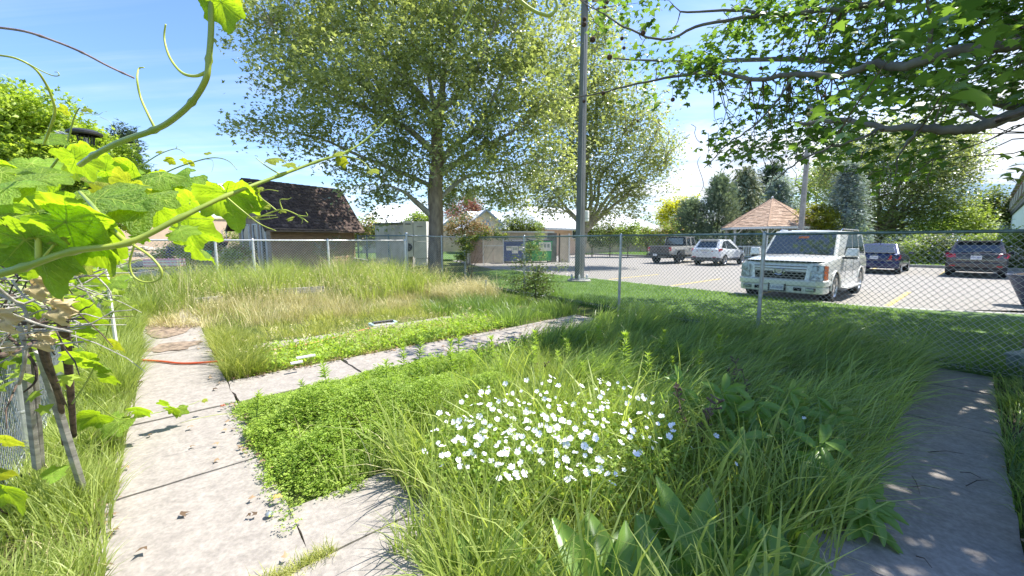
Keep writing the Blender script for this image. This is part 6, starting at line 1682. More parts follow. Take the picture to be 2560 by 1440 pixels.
def pickup():
    d = Vector((math.sin(math.radians(49)), math.cos(math.radians(49)))); right = Vector((d.y, -d.x))
    rr = Vector((11.05, 27.0)); c = rr - right * .80 + d * 1.95
    pm = paint('sand_grey_paint', (.46, .45, .41))
    st = [(-2.72, .62, 1.18, .80, .0), (-2.70, .60, 1.20, .84, .0), (-1.2, .56, 1.20, .845, .0), (-.55, .52, 1.22, .845, .0), (1.0, .52, 1.22, .84, .02), (1.3, .52, 1.20, .80, .03), (2.3, .55, 1.12, .70, .03), (2.55, .58, 1.08, .66, .02)]
    sw = [[(.08, .08), (.44, .08), (.44, .90), (.10, .90)], [(.50, .08), (.90, .08), (.80, .90), (.50, .90)]]
    r = car('pickup_truck', 'sand grey off road pickup with a dark tailgate and black top', 'pickup', (c.x, c.y, 0), math.radians(41), pm, st, (-.62, -.58, .85, 1.12, 1.20, 1.86, .80, .68), (2.0, -1.62), .80, .42, .29, M_rimd, sw, topm=mat('soft_top_black', (.035, .04, .042), .8), rear=(.10, .90, .15, .85), spokes=5)
    # doors' light frames on the dark cabin
    for s in (-1, 1):
        for x0, x1 in ((-.50, .10), (.18, .86)):
            f = MB()
            y0, y1 = s * .81, s * .70
            f.bar((x0, y0, 1.24), (x0, y1, 1.80), .05, .04); f.bar((x1, y0, 1.24), (x1 - (.16 if x1 > .5 else 0), y1, 1.80), .05, .04); f.bar((x0, y1, 1.80), (x1 - (.16 if x1 > .5 else 0), y1, 1.80), .05, .05)
            f.build('door_frame', pm, r)
            MB().box(((x0 + x1) / 2 + .1, s * .86, 1.02), (.12, .03, .05)).build('door_handle', M_blk, r)
        MB().add([(-2.15, s * .98, .98), (-1.10, s * .98, .98), (-1.0, s * .98, .60), (-2.3, s * .98, .62), (-2.15, s * .82, 1.0), (-1.10, s * .82, 1.0), (-1.0, s * .82, .60), (-2.3, s * .82, .62)], [(0, 1, 5, 4), (1, 2, 6, 5), (3, 0, 4, 7)]).build('fender_flare', pm, r)
        fo = [q for q in r.children if q.name.startswith('fender_flare')][-1]; so = fo.modifiers.new('t', 'SOLIDIFY'); so.thickness = .03
        MB().box((-2.735, s * .765, 1.00), (.06, .15, .24)).build('tail_lamp', M_ltail, r, bevel=.01)
        tl = MB().box((-2.77, s * .765, .96), (.02, .07, .06)).build('reversing_lamp', M_plate, r)
        MB().box((.2, s * .93, .48), (1.9, .12, .05)).build('side_step', M_blk, r)
        MB().box((1.02, s * 1.0, 1.30), (.12, .20, .18)).build('mirror', M_blk, r, bevel=.02)
    # open bed, no cover: a flat black sheet stands for the shade inside
    MB().box((-1.66, 0, 1.205), (2.0, 1.50, .02)).build('bed_shade_sheet', M_dark, r)
    t = MB().box((-2.735, 0, .96), (.04, 1.36, .46)).build('tailgate', mat('graphite_tailgate', (.13, .12, .12), .5), r, bevel=.012)
    MB().box((-2.76, 0, 1.14), (.02, .26, .035)).build('tailgate_handle', M_blk, t)
    text('Jeep', .15, M_blk, t, REAR_T(-2.758, 0, .98))
    plan_prism([(-2.6, .86), (-2.80, .84), (-2.86, .70), (-2.87, 0)], .56, .68).build('bumper', M_blk, r, bevel=.02)
    p = MB().box((-2.885, .22, .60), (.015, .30, .15)).build('number_plate', M_plate, r)
    MB().tube([(-2.3, -.3, .45), (-2.3, .3, .45)], .09, 10).build('exhaust', M_galv, r)
pickup()
def sedan():
    d = Vector((math.sin(math.radians(50)), math.cos(math.radians(50)))); right = Vector((d.y, -d.x))
    rr = Vector((18.42, 19.05)); c = rr - right * .76 + d * 1.32
    pm = paint('deep_blue_paint', (.012, .018, .085), .3)
    st = [(-2.25, .40, .86, .68, .02), (-2.20, .34, .93, .80, .03), (-2.02, .30, .97, .865, .04), (-1.2, .28, .97, .885, .03), (0, .28, .93, .885, .03), (.9, .28, .90, .88, .03), (1.3, .28, .87, .87, .06), (1.9, .32, .78, .83, .05), (2.2, .36, .66, .68, .02)]
    sw = [[(.14, .15), (.38, .08), (.39, .86), (.26, .80)], [(.40, .08), (.62, .06), (.57, .88), (.41, .88)], [(.64, .06), (.90, .05), (.68, .86), (.59, .88)]]
    r = car('blue_sedan', 'dark blue sedan with a small boot lip behind the white four wheel drive', 'car', (c.x, c.y, 0), math.radians(40), pm, st, (-1.75, -1.05, .10, 1.0, .93, 1.44, .84, .60), (1.30, -1.32), .765, .32, .215, M_rim, sw, rear=(.10, .90, .10, .88), spokes=5)
    plan_prism([(-1.9, .875), (-2.14, .86), (-2.27, .72), (-2.33, .4), (-2.34, 0)], .28, .60).build('bumper', pm, r, bevel=.05)
    for s in (-1, 1):
        MB().add([(-2.27, s * .48, .68), (-2.22, s * .80, .67), (-1.98, s * .885, .74), (-1.96, s * .88, .90), (-2.14, s * .83, .93), (-2.255, s * .56, .90)], [(0, 1, 2, 3, 4, 5)]).build('tail_lamp', M_ltail, r)
        q = [o for o in r.children if o.name.startswith('tail_lamp')][-1]; so = q.modifiers.new('t', 'SOLIDIFY'); so.thickness = .03
        MB().box((.70, s * .96, .96), (.13, .18, .11)).build('mirror', pm, r, bevel=.02)
        for x in (-.2, -1.0): MB().box((x, s * .892, .80), (.14, .02, .028)).build('door_handle', pm, r)
    p = MB().box((-2.275, .02, .78), (.02, .30, .15)).build('number_plate', M_plate, r)
    text('EP7 42M', .07, M_pblue, p, REAR_T(-2.287, .02, .78))
    ring = [(-2.262, .085 * math.sin(a), .895 + .03 * math.cos(a)) for a in lerps(0, 6.283, 18)]
    MB().tube(ring, .007, 5).build('badge', M_chr, r)
    MB().box((-2.262, -.52, .64), (.01, .22, .02)).build('boot_badge', M_chr, r)
    plan_prism([(-1.98, .70), (-2.16, .66), (-2.21, .4), (-2.22, 0)], .985, 1.015).build('boot_spoiler', M_blk, r, bevel=.008)
    MB().tube([(-1.0, 0, 1.43), (-1.12, 0, 1.50)], [.02, .004], 6).build('fin_aerial', pm, r)
sedan()
def wagon():
    d = Vector((math.sin(math.radians(50)), math.cos(math.radians(50))))
    c = Vector((20.35, 17.55)) + d * 1.28
    pm = paint('graphite_paint', (.085, .075, .078), .45)
    st = [(-2.18, .42, .92, .72, .02), (-2.13, .38, 1.0, .83, .03), (-1.98, .34, 1.04, .88, .03), (-1.2, .32, 1.04, .895, .03), (0, .32, .99, .895, .03), (.9, .32, .96, .89, .03), (1.3, .32, .92, .88, .06), (1.8, .34, .84, .84, .05), (2.2, .38, .70, .64, .01)]
    sw = [[(.06, .15), (.28, .10), (.29, .86), (.14, .82)], [(.31, .08), (.58, .06), (.54, .88), (.32, .88)], [(.61, .06), (.89, .05), (.66, .86), (.57, .88)]]
    r = car('dark_wagon', 'dark graphite wagon with roof rails parked nose towards the shrubs', 'car', (c.x, c.y, 0), math.radians(40), pm, st, (-2.08, -1.62, .10, 1.05, .99, 1.56, .86, .67), (1.32, -1.30), .775, .335, .225, M_rimd, sw, rear=(.09, .91, .14, .90), spokes=6)
    plan_prism([(-1.85, .89), (-2.06, .88), (-2.19, .76), (-2.27, .45), (-2.28, 0)], .42, .66).build('bumper', pm, r, bevel=.05)
    plan_prism([(-1.85, .885), (-2.04, .87), (-2.16, .74), (-2.24, .45), (-2.25, 0)], .26, .418).build('bumper_skirt', M_blk, r, bevel=.03)
    for s in (-1, 1):
        MB().add([(-2.20, s * .56, .86), (-2.14, s * .84, .84), (-1.92, s * .905, .90), (-1.93, s * .895, 1.02), (-2.10, s * .83, 1.05), (-2.17, s * .62, 1.0)], [(0, 1, 2, 3, 4, 5)]).build('tail_lamp', M_ltail, r)
        q = [o for o in r.children if o.name.startswith('tail_lamp')][-1]; so = q.modifiers.new('t', 'SOLIDIFY'); so.thickness = .03
        MB().box((-2.25, s * .66, .50), (.03, .16, .05), rotz=s * .3).build('reflector', M_refl, r)
        MB().tube([(-1.55, s * .62, 1.55), (-1.45, s * .63, 1.62), (.0, s * .62, 1.62), (.1, s * .61, 1.56)], .018, 6).build('roof_rail', M_chr, r)
        MB().box((.74, s * .97, 1.02), (.13, .18, .12)).build('mirror', M_blk, r, bevel=.02)
    p = MB().box((-2.205, 0, .86), (.02, .32, .16)).build('number_plate', M_plate, r)
    text('HS1 68T', .075, M_pblue, p, REAR_T(-2.217, 0, .86))
    MB().box((-2.21, 0, .765), (.02, 1.12, .022)).build('chrome_strip', M_chr, r)
    ring = [(-2.20, .075 * math.sin(a), .995 + .034 * math.cos(a)) for a in lerps(0, 6.283, 18)]
    MB().tube(ring, .008, 5).build('badge', M_chr, r)
    MB().box((-1.66, 0, 1.55), (.26, 1.2, .045)).build('roof_spoiler', pm, r, bevel=.01)
    MB().tube([(-2.10, .1, 1.06), (-2.02, -.42, 1.12)], .011, 4).build('rear_wiper', M_blk, r)
wagon()
# a dark tub of soil on the car park edge, cut by the right side of the picture
pt = P(2562, 690, 9.6)
tb = empty('planter_tub', (pt.x + .34, pt.y, .0), .3, 'dark blue tapered tub heaped with black soil at the right edge of the car park', 'planter')
z1 = pt.z + .02
MB().lathe([(.16, .02), (.20, .02), (.48, z1 - .05), (.52, z1 - .03), (.52, z1), (.46, z1)], 24).build('tub', mat('navy_plastic', (.03, .05, .11), .45), tb)
MB().lathe([(.46, z1 - .03), (.30, z1 + .03), (.1, z1 + .06), (.001, z1 + .06)], 24).build('soil', M_mulch, tb)
# ================================================================== THE GRAPEVINE
def grape_mat(name, col, tcol, trans, rough=.42):
    m, t, o = _mat(name); L = t.links.new
    tc = N(t, 'ShaderNodeTexCoord'); oi = N(t, 'ShaderNodeObjectInfo')
    n = N(t, 'ShaderNodeTexNoise', Scale=2.6, Detail=6.0, Roughness=.65); L(tc.outputs['Object'], n.inputs['Vector'])
    r = N(t, 'ShaderNodeValToRGB'); e = r.color_ramp.elements
    e[0].position = .3; e[0].color = (*[c * .72 for c in col], 1); e[1].position = .7; e[1].color = (*[min(1, c * 1.25) for c in col], 1)
    L(n.outputs['Fac'], r.inputs[0])
    hs = N(t, 'ShaderNodeHueSaturation'); mr = N(t, 'ShaderNodeMapRange'); mr.inputs['To Min'].default_value = .75; mr.inputs['To Max'].default_value = 1.2
    L(oi.outputs['Random'], mr.inputs[0]); L(mr.outputs[0], hs.inputs['Value']); L(r.outputs[0], hs.inputs['Color'])
    b = N(t, 'ShaderNodeBsdfPrincipled', Roughness=rough); b.inputs['Specular IOR Level'].default_value = .4
    L(hs.outputs[0], b.inputs['Base Color'])
    n2 = N(t, 'ShaderNodeTexNoise', Scale=16.0, Detail=5.0); L(tc.outputs['Object'], n2.inputs['Vector'])
    bp = N(t, 'ShaderNodeBump', Strength=.55, Distance=.06); L(n2.outputs['Fac'], bp.inputs['Height']); L(bp.outputs[0], b.inputs['Normal'])
    tr = N(t, 'ShaderNodeBsdfTranslucent')
    mu = N(t, 'ShaderNodeMix', data_type='RGBA', blend_type='MULTIPLY'); mu.inputs[0].default_value = 1; mu.inputs[7].default_value = (*tcol, 1)
    L(hs.outputs[0], mu.inputs[6]); L(mu.outputs[2], tr.inputs[0])
    mx = N(t, 'ShaderNodeMixShader'); mx.inputs[0].default_value = trans
    L(b.outputs[0], mx.inputs[1]); L(tr.outputs[0], mx.inputs[2]); L(mx.outputs[0], o.inputs[0])
    MATS[name] = m; return m
GM = grape_mat('grape_leaf', (.24, .40, .06), (2.2, 1.9, .30), .55)
GMy = grape_mat('young_grape_leaf', (.38, .44, .06), (1.5, 1.4, .4), .5)
GV = leaf_mat('leaf_vein', (.42, .50, .10), (.50, .58, .16), .55)
GS = mat('green_shoot', (.34, .40, .05), .45, var=.2, scale=14, col2=(.19, .28, .04), coat=.2)
GT = mat('tendril', (.42, .48, .07), .45, var=.15, scale=20)
GC = mat('dry_cane', (.30, .22, .19), .8, var=.25, scale=30, bump=.5)
GW = mat('bleached_twig', (.40, .37, .32), .9, var=.2, scale=30, bump=.6, bscale=90)
GW2 = mat('dark_vine_wood', (.13, .09, .07), .95, var=.35, scale=14, bump=1.0, bscale=40)
GD = leaf_mat('withered_leaf', (.50, .40, .20), (.66, .55, .33), .25, tcol=(1.2, 1.0, .7))
LOBES = [(0, 1.0, .50), (.95, .88, .42), (-.95, .88, .42), (1.85, .72, .40), (-1.85, .72, .40), (2.62, .55, .30), (-2.62, .55, .30)]
def leaf_r(th, rr, teeth=30):
    v = max(l * math.exp(-((th - c) / w) ** 2 * .55) for c, l, w in LOBES)
    v = max(v, .73 if abs(th) < 2.3 else .50)
    if abs(th) > 2.75: v *= 1 - .55 * (abs(th) - 2.75) / .39
    return v * (1 + .045 * abs(((th * teeth / 6.283) % 1) - .5) * 2 - .02) + rr.uniform(-.008, .008)
def grape_leaf(seed, curl=.25, fold=.12, rumple=.035, n=84, rings=(.22, .45, .7, .88, 1.0), wither=0.0):
    rr = random.Random(seed); V = []; F = []; M = []
    ph = [rr.uniform(0, 6.28) for _ in range(4)]
    vang = [c for c, l, w in LOBES]
    def surf(x, y):
        r = math.hypot(x, y); th = math.atan2(x, y)
        dv = min(abs(th - c) for c in vang)
        z = -curl * r * r + fold * abs(x) + rumple * math.sin(7 * x + ph[0]) * math.cos(6 * y + ph[1]) + .05 * r * min(dv, .45) + .03 * r ** 2 * math.sin(5 * th + ph[2])
        z += .012 * math.sin(r * 34 - dv * 22) * min(1, r * 2) * min(1, dv * 6)
        if wither:
            z += wither * (.30 * math.sin(5 * x + ph[3]) + .24 * math.sin(9 * y + ph[0]) + .12 * math.sin(16 * (x + y)))
        return z
    def pt(x, y):
        k = 1 - .45 * wither * abs(x)
        return (x * k, y, surf(x, y))
    V.append(pt(0, 0))
    ths = [(-math.pi + .03) + (2 * math.pi - .06) * i / (n - 1) for i in range(n)]
    R = [leaf_r(t, rr) for t in ths]
    for q in rings:
        for t, r in zip(ths, R):
            v = r * q if q > .8 else r * q * .55 + .45 * q * .62
            V.append(pt(math.sin(t) * v, math.cos(t) * v))
    for i in range(n - 1): F.append((0, 1 + i, 2 + i, 2 + i)); 
    F = [(0, 1 + i, 2 + i) for i in range(n - 1)]
    for k in range(len(rings) - 1):
        for i in range(n - 1):
            a = 1 + k * n + i; F += [(a, a + n, a + n + 1), (a, a + n + 1, a + 1)]
    M = [0] * len(F)
    def strip(p, q, w0, w1, off, seg=5):
        d = (q[0] - p[0], q[1] - p[1]); L = math.hypot(*d); nx, ny = -d[1] / L, d[0] / L; n0 = len(V)
        for i in range(seg + 1):
            t = i / seg; x = p[0] + d[0] * t; y = p[1] + d[1] * t; w = w0 + (w1 - w0) * t
            for s in (-1, 1):
                a = pt(x + nx * w * s, y + ny * w * s); V.append((a[0], a[1], a[2] + off))
        for i in range(seg):
            a = n0 + 2 * i; F.append((a, a + 1, a + 3)); F.append((a, a + 3, a + 2)); M.extend([1, 1])
    for off in (.006, -.008):
        for c, l, w in LOBES:
            L = l * .93; sx, sy = math.sin(c), math.cos(c)
            strip((0, 0), (sx * L, sy * L), .013, .003, off)
            for k in (.3, .48, .64, .78):
                for s in (-1, 1):
                    a = c + s * .75; m = (1 - k) * .62 * l
                    strip((sx * L * k, sy * L * k), (sx * L * k + math.sin(a) * m, sy * L * k + math.cos(a) * m), .0055, .0015, off, 3)
    return tri_mesh('leaf', np.array(V), np.array(F), np.full(len(V), .3 + .5 * rr.random()), M)
LEAVES = [grape_leaf(s, c, f) for s, c, f in ((1, .25, .12), (2, .45, .05), (3, .10, .22), (4, .55, .30), (5, .2, -.1))]
WITHER = [grape_leaf(s, .5, .3, wither=1.0, n=48, rings=(.3, .6, .85, 1.0)) for s in (11, 12, 13)]
VINE = empty('grapevine', tuple(AB(2.6, -.8)), 0, 'rambling grapevine covering the left fence with shoots and tendrils reaching across the view', 'vine')
VL = Vector(VINE.location)
def put_leaf(p, size, tip, nrm, young=False, meshes=LEAVES, mats=None, name='leaf'):
    me = random.choice(meshes)
    if len(me.materials) == 0:
        me.materials.append(GM); me.materials.append(GV)
    o = bpy.data.objects.new(name, me); COL.objects.link(o); o.parent = VINE
    R = orient(nrm, tip)
    o.matrix_local = Matrix.Translation(Vector(p) - VL) @ R.to_4x4() @ Matrix.Scale(size, 4)
    if young:
        o.material_slots[0].link = 'OBJECT'; o.material_slots[0].material = GMy
    return o
UNDER = Vector((-.05, .78, .62)); TOP = Vector((.1, -.55, .83))
def pxleaf(px, py, Y, rpx, ang, face, young=False, jit=.25, mesh=None):
    a = math.radians(ang); tip = Vector((math.cos(a), random.uniform(-.3, .3), math.sin(a)))
    n = (UNDER if face == 'u' else TOP) + Vector((random.uniform(-1, 1), random.uniform(-.5, .5), random.uniform(-.5, .5))) * jit
    # keep the leaf from turning edge-on to its tip direction
    return put_leaf(P(px, py, Y), rpx / 1000 * Y, tip, n, young, [LEAVES[mesh]] if mesh is not None else LEAVES)
def shoot(pts, r0, r1, m=GS, name='shoot', n=8, nodes=0, k=6):
    """pts: (px, py, Y); radii in metres"""
    sp = smooth_path([P(*p) for p in pts], k)
    rad = lerps(r0, r1, len(sp))
    if nodes:
        for i in range(0, len(sp), nodes): rad[i] *= 1.35
    MB().tube(sp, rad, n).build(name, m, VINE, world=True, smooth=True)
    return sp
# long shoot across the view and its side shoots
main = shoot([(-60, 700, .44), (60, 668, .44), (180, 628, .45), (320, 607, .47), (450, 545, .50), (565, 490, .54), (700, 438, .60), (790, 405, .64), (870, 378, .67), (925, 340, .70), (968, 298, .72)], .0044, .0010, nodes=6, n=10)
shoot([(316, 606, .47), (275, 568, .49), (232, 515, .55), (200, 480, .6)], .0032, .0022)
shoot([(524, -60, .50), (528, 60, .50), (522, 150, .50), (514, 200, .50), (480, 255, .51), (430, 300, .52), (385, 325, .53), (300, 355, .55), (235, 388, .58), (200, 412, .62)], .0032, .0036, nodes=12, n=10)
shoot([(520, 178, .50), (490, 190, .50), (455, 182, .50), (425, 145, .51), (411, 98, .52), (414, 60, .52)], .0021, .0009, GT, 'tendril')
shoot([(388, 322, .53), (372, 290, .53), (352, 245, .54), (343, 200, .54), (347, 172, .55), (360, 169, .55)], .0017, .0008, GT, 'tendril')
shoot([(-10, 137, .6), (40, 146, .6), (85, 170, .61), (112, 205, .62), (130, 245, .63), (137, 280, .64), (125, 320, .66), (110, 360, .68)], .0014, .0018, GT, 'tendril')
shoot([(72, 160, .6), (105, 178, .6), (132, 189, .6), (147, 189, .6), (145, 181, .6), (137, 180, .6)], .0009, .0005, GT, 'tendril')
shoot([(-30, 66, .7), (60, 78, .7), (140, 104, .7), (205, 131, .7), (270, 165, .7), (335, 195, .7)], .0020, .0014, GC, 'dry_cane', nodes=9)
shoot([(332, 612, .47), (375, 640, .47), (403, 675, .47), (398, 698, .47), (365, 706, .47), (335, 692, .47), (324, 660, .47), (334, 618, .47), (336, 610, .47)], .0014, .0010, GT, 'tendril')
shoot([(1186, -40, .55), (1178, 10, .55), (1160, 52, .55), (1142, 80, .55), (1124, 96, .55)], .0015, .0008, GT, 'tendril')
shoot([(1270, -30, .52), (1310, 10, .52), (1345, 32, .52), (1374, 38, .52), (1392, 20, .52), (1388, -2, .52), (1372, -4, .52), (1366, 10, .52), (1372, 22, .52)], .0024, .0012, GT, 'tendril', n=10)
shoot([(524, -60, .50), (700, -150, .50), (950, -150, .52), (1186, -45, .55), (1272, -35, .52), (1500, -160, .5)], .0030, .0022)       # the cane above the frame they spring from
for pts, r0 in [([(565, 492, .54), (610, 530, .54), (650, 560, .55), (690, 577, .55)], .0013), ([(632, 520, .58), (622, 500, .58), (624, 478, .58), (620, 460, .58), (628, 456, .58)], .0011),
                ([(636, 548, .56), (668, 535, .57), (706, 524, .57), (745, 538, .57), (770, 556, .57)], .0013), ([(690, 525, .57), (672, 510, .57), (640, 485, .57), (648, 480, .57), (670, 474, .57), (696, 478, .57)], .0010),
                ([(706, 524, .57), (700, 500, .57), (720, 498, .57), (728, 494, .57)], .0008), ([(620, 545, .56), (660, 540, .56), (690, 538, .56)], .0009), ([(620, 545, .56), (655, 548, .56), (695, 543, .56)], .0009),
                ([(745, 538, .57), (768, 540, .57), (765, 530, .57)], .0007), ([(745, 540, .57), (756, 548, .57), (754, 560, .57)], .0007), ([(700, 436, .60), (665, 415, .6), (640, 395, .6)], .0012), ([(790, 405, .64), (850, 390, .64), (900, 400, .64), (925, 425, .64), (930, 440, .64)], .0012),
                ([(870, 378, .67), (905, 335, .67), (912, 328, .67), (908, 345, .67)], .0007), ([(310, 445, 1.3), (360, 410, 1.3), (400, 385, 1.3), (440, 372, 1.3), (462, 382, 1.3)], .0022), ([(440, 372, 1.3), (444, 362, 1.3)], .001),
                ([(380, 450, 1.2), (440, 420, 1.2), (510, 398, 1.2), (548, 395, 1.2), (575, 405, 1.2), (593, 425, 1.2)], .0022), ([(510, 398, 1.2), (530, 400, 1.2), (533, 415, 1.2), (529, 430, 1.2)], .0008),
                ([(120, 430, .9), (150, 390, .9), (168, 360, .9), (178, 320, .9), (187, 290, .9), (199, 270, .9), (207, 276, .9)], .0022), ([(200, 286, .9), (225, 284, .9), (245, 287, .9), (257, 280, .9)], .0008),
                ([(150, 290, .9), (200, 308, .9), (235, 309, .9)], .001), ([(250, 292, .9), (275, 305, .9), (279, 325, .9)], .0006), ([(340, 500, .8), (400, 560, .8), (460, 548, .8), (545, 548, .8)], .0014)]:
    shoot(pts, r0, r0 * .4, GT if r0 < .0015 else GS, 'tendril' if r0 < .0015 else 'shoot')
# lower shoots over the path
shoot([(215, 985, 2.7), (290, 1045, 2.85), (350, 1040, 3.0), (430, 1023, 3.25), (480, 1010, 3.4), (505, 1000, 3.5), (520, 1003, 3.5)], .004, .0012, GS)
shoot([(180, 1010, 1.9), (225, 940, 1.95), (262, 850, 2.0), (275, 800, 2.0), (295, 765, 2.0), (330, 757, 2.0)], .0042, .0014, GS)
shoot([(700, 1000, 3.6)[0:0] or (600, 1040, 3.0), (560, 1035, 3.0), (500, 1045, 2.9), (450, 1058, 2.85)], .0025, .0015, GT)
shoot([(128, 684, .9), (131, 720, .9), (133, 780, .9)], .0035, .0028, GT)
shoot([(133, 706, .9), (150, 712, .9), (157, 740, .9), (156, 765, .9)], .0018, .0014, GT)
shoot([(97, 560, .45), (96, 600, .45), (97, 650, .45)], .0026, .0030, GT, 'leaf_stalk')
shoot([(100, 655, .45), (120, 630, .45), (145, 600, .45)], .0016, .0010, GT, 'leaf_stalk')
# leaves: px, py, depth, radius px, tip angle, face
for a in [(60, 600, .45, 165, -95, 'u', False), (205, 585, .48, 130, -25, 'u', False), (30, 575, .46, 150, -110, 'u'), (165, 555, .47, 135, -50, 'u', False), (100, 560, .50, 155, 170, 't'), (245, 500, .60, 130, 20, 't'), (350, 500, .62, 112, -65, 't'), (80, 455, .66, 95, 150, 't'), (20, 470, .62, 85, 200, 't'),
          (190, 395, .75, 60, -80, 'u'), (120, 350, .8, 40, 20, 't'), (100, 440, .8, 60, 60, 't'), (330, 425, .9, 48, -10, 'u'), (270, 435, .9, 50, 200, 't'), (565, 484, .56, 90, -80, 'u'), (610, 500, .58, 60, -30, 'u'),
          (395, 520, .7, 62, -110, 'u'), (445, 508, .75, 48, -20, 'u'), (475, 500, .8, 42, 60, 'u'), (420, 440, 1.0, 42, 30, 't'), (370, 460, .9, 48, -30, 't'), (300, 470, .8, 50, 90, 't'), (430, 400, 1.3, 16, 170, 'u', True), (408, 435, 1.2, 22, 20, 't', True),
          (400, 378, 1.3, 12, 170, 't', True), (520, 385, 1.2, 12, 150, 't', True), (465, 404, 1.2, 14, 160, 'u', True), (478, 408, 1.2, 12, 0, 'u', True), (165, 275, .9, 18, 170, 'u', True), (212, 272, .9, 14, 0, 't', True),
          (552, 5, .50, 60, -80, 'u'), (12, 1100, .5, 50, -10, 'u', True), (5, 1225, .5, 80, -70, 'u', False), (-20, 1180, .5, 60, 30, 'u', True),
          (850, 383, .66, 22, 160, 't', True), (855, 400, .66, 20, -80, 'u', True), (932, 425, .64, 20, -60, 't', True), (690, 398, .60, 30, 165, 't', True), (720, 410, .6, 22, -30, 't', True), (705, 525, .57, 14, -60, 't', True), (728, 545, .57, 13, 200, 't', True),
          (670, 516, .57, 13, 160, 't', True), (650, 470, .57, 10, -70, 't', True), (330, 570, .6, 38, 60, 't', True), (340, 590, .62, 30, -40, 'u'), (200, 670, .8, 34, -50, 't', True), (140, 600, .45, 26, 0, 't', True), (90, 592, .45, 22, 180, 't', True),
          (430, 1022, 3.25, 27, -80, 'u'), (415, 1012, 3.2, 24, 160, 'u'), (448, 1025, 3.3, 22, -20, 't'), (510, 1000, 3.5, 9, 30, 't', True), (295, 1055, 2.9, 50, -110, 't'), (240, 1040, 2.8, 50, -150, 'u'), (345, 1025, 3.0, 36, -20, 'u'), (265, 945, 2.0, 36, -40, 'u'), (225, 905, 1.95, 50, 170, 'u'), (245, 915, 1.95, 40, 10, 'u'),
          (290, 860, 2.0, 34, -20, 'u', True), (205, 755, 1.6, 48, -45, 'u'), (225, 790, 1.7, 42, -40, 'u'), (205, 830, 1.7, 36, -20, 'u'), (160, 680, 1.2, 46, -20, 'u'), (245, 690, 1.8, 34, -30, 'u'), (290, 700, 1.9, 36, -50, 't'), (300, 690, 2.0, 24, 150, 't', True), (130, 1190, 2.1, 34, 60, 't'), (85, 760, 1.2, 40, -100, 'u'), (150, 845, 1.7, 40, -150, 'u'), (190, 890, 1.8, 38, 200, 'u')]:
    o = pxleaf(a[0], a[1], a[2], a[3], a[4], a[5], a[6] if len(a) > 6 else False)
for i in range(46):
    px = random.uniform(-20, 480); py = 400 + random.random() * 190 + max(0, px - 300) * .15
    if py < 400 + px * .05: continue
    pxleaf(px, py, random.uniform(.8, 1.5), random.uniform(45, 80), random.uniform(-170, 30), random.choice('ut'), random.random() < .2, .5)
# the mass on the fence
for i in range(215):
    a = random.uniform(1.5, 8.5); k = random.random()
    z = random.uniform(.95, 1.75) if random.random() < .72 else random.uniform(.3, .95)
    p = AB(a, -.80 + random.uniform(-.30, .22 if z > .8 else .12), z)
    x, y, f = px_of(p.x, p.y, p.z)
    if x > 345 + 130 * (z > 1.2) or x < -200 or (x < 110 and y > 880): continue
    if y > 690 and x < 150 and random.random() < .8: continue
    tip = Vector((random.uniform(-1, 1), random.uniform(-.6, .6), random.uniform(-1.2, .3)))
    put_leaf(p, random.uniform(.06, .105), tip, Vector((random.uniform(-.6, .9), random.uniform(-1, .5), random.uniform(.3, 1))), random.random() < .12)
n = 2600
aa = rng.uniform(2.5, 9.6, n); zz = rng.uniform(.75, 1.68, n) ** 1.0; bb = -.85 + rng.normal(size=n) * .20
pos = np.stack([WV.x * aa + VV.x * bb, WV.y * aa + VV.y * bb, zz], 1)
V_, F_, T_ = scatter(*PLANE, pos - np.array(VL), rand_frames(n, .35), .085 * (.6 + .7 * rng.random(n)), rng.random(n))
o = link('foliage', tri_mesh('foliage', V_, F_, T_), leaf_mat('vine_foliage', (.09, .17, .02), (.36, .46, .06), .4, rough=.4, spec=.4), VINE); o['kind'] = 'stuff'
# withered leaves
for px, py, Y, R, tipa in [(100, 705, .9, 50, -100), (150, 765, .9, 50, -100), (12, 790, .95, 46, -80), (108, 845, 1.1, 36, -85), (20, 870, 1.1, 28, -60)]:
    a = math.radians(tipa)
    o = put_leaf(P(px, py, Y), R / 1000 * Y, Vector((math.cos(a), 0, math.sin(a))), Vector((random.uniform(-.3, .3), -1, .3)), False, WITHER, name='withered_leaf')
for me in WITHER:
    me.materials.clear(); me.materials.append(GD); me.materials.append(mat('withered_vein', (.34, .24, .12), .9))
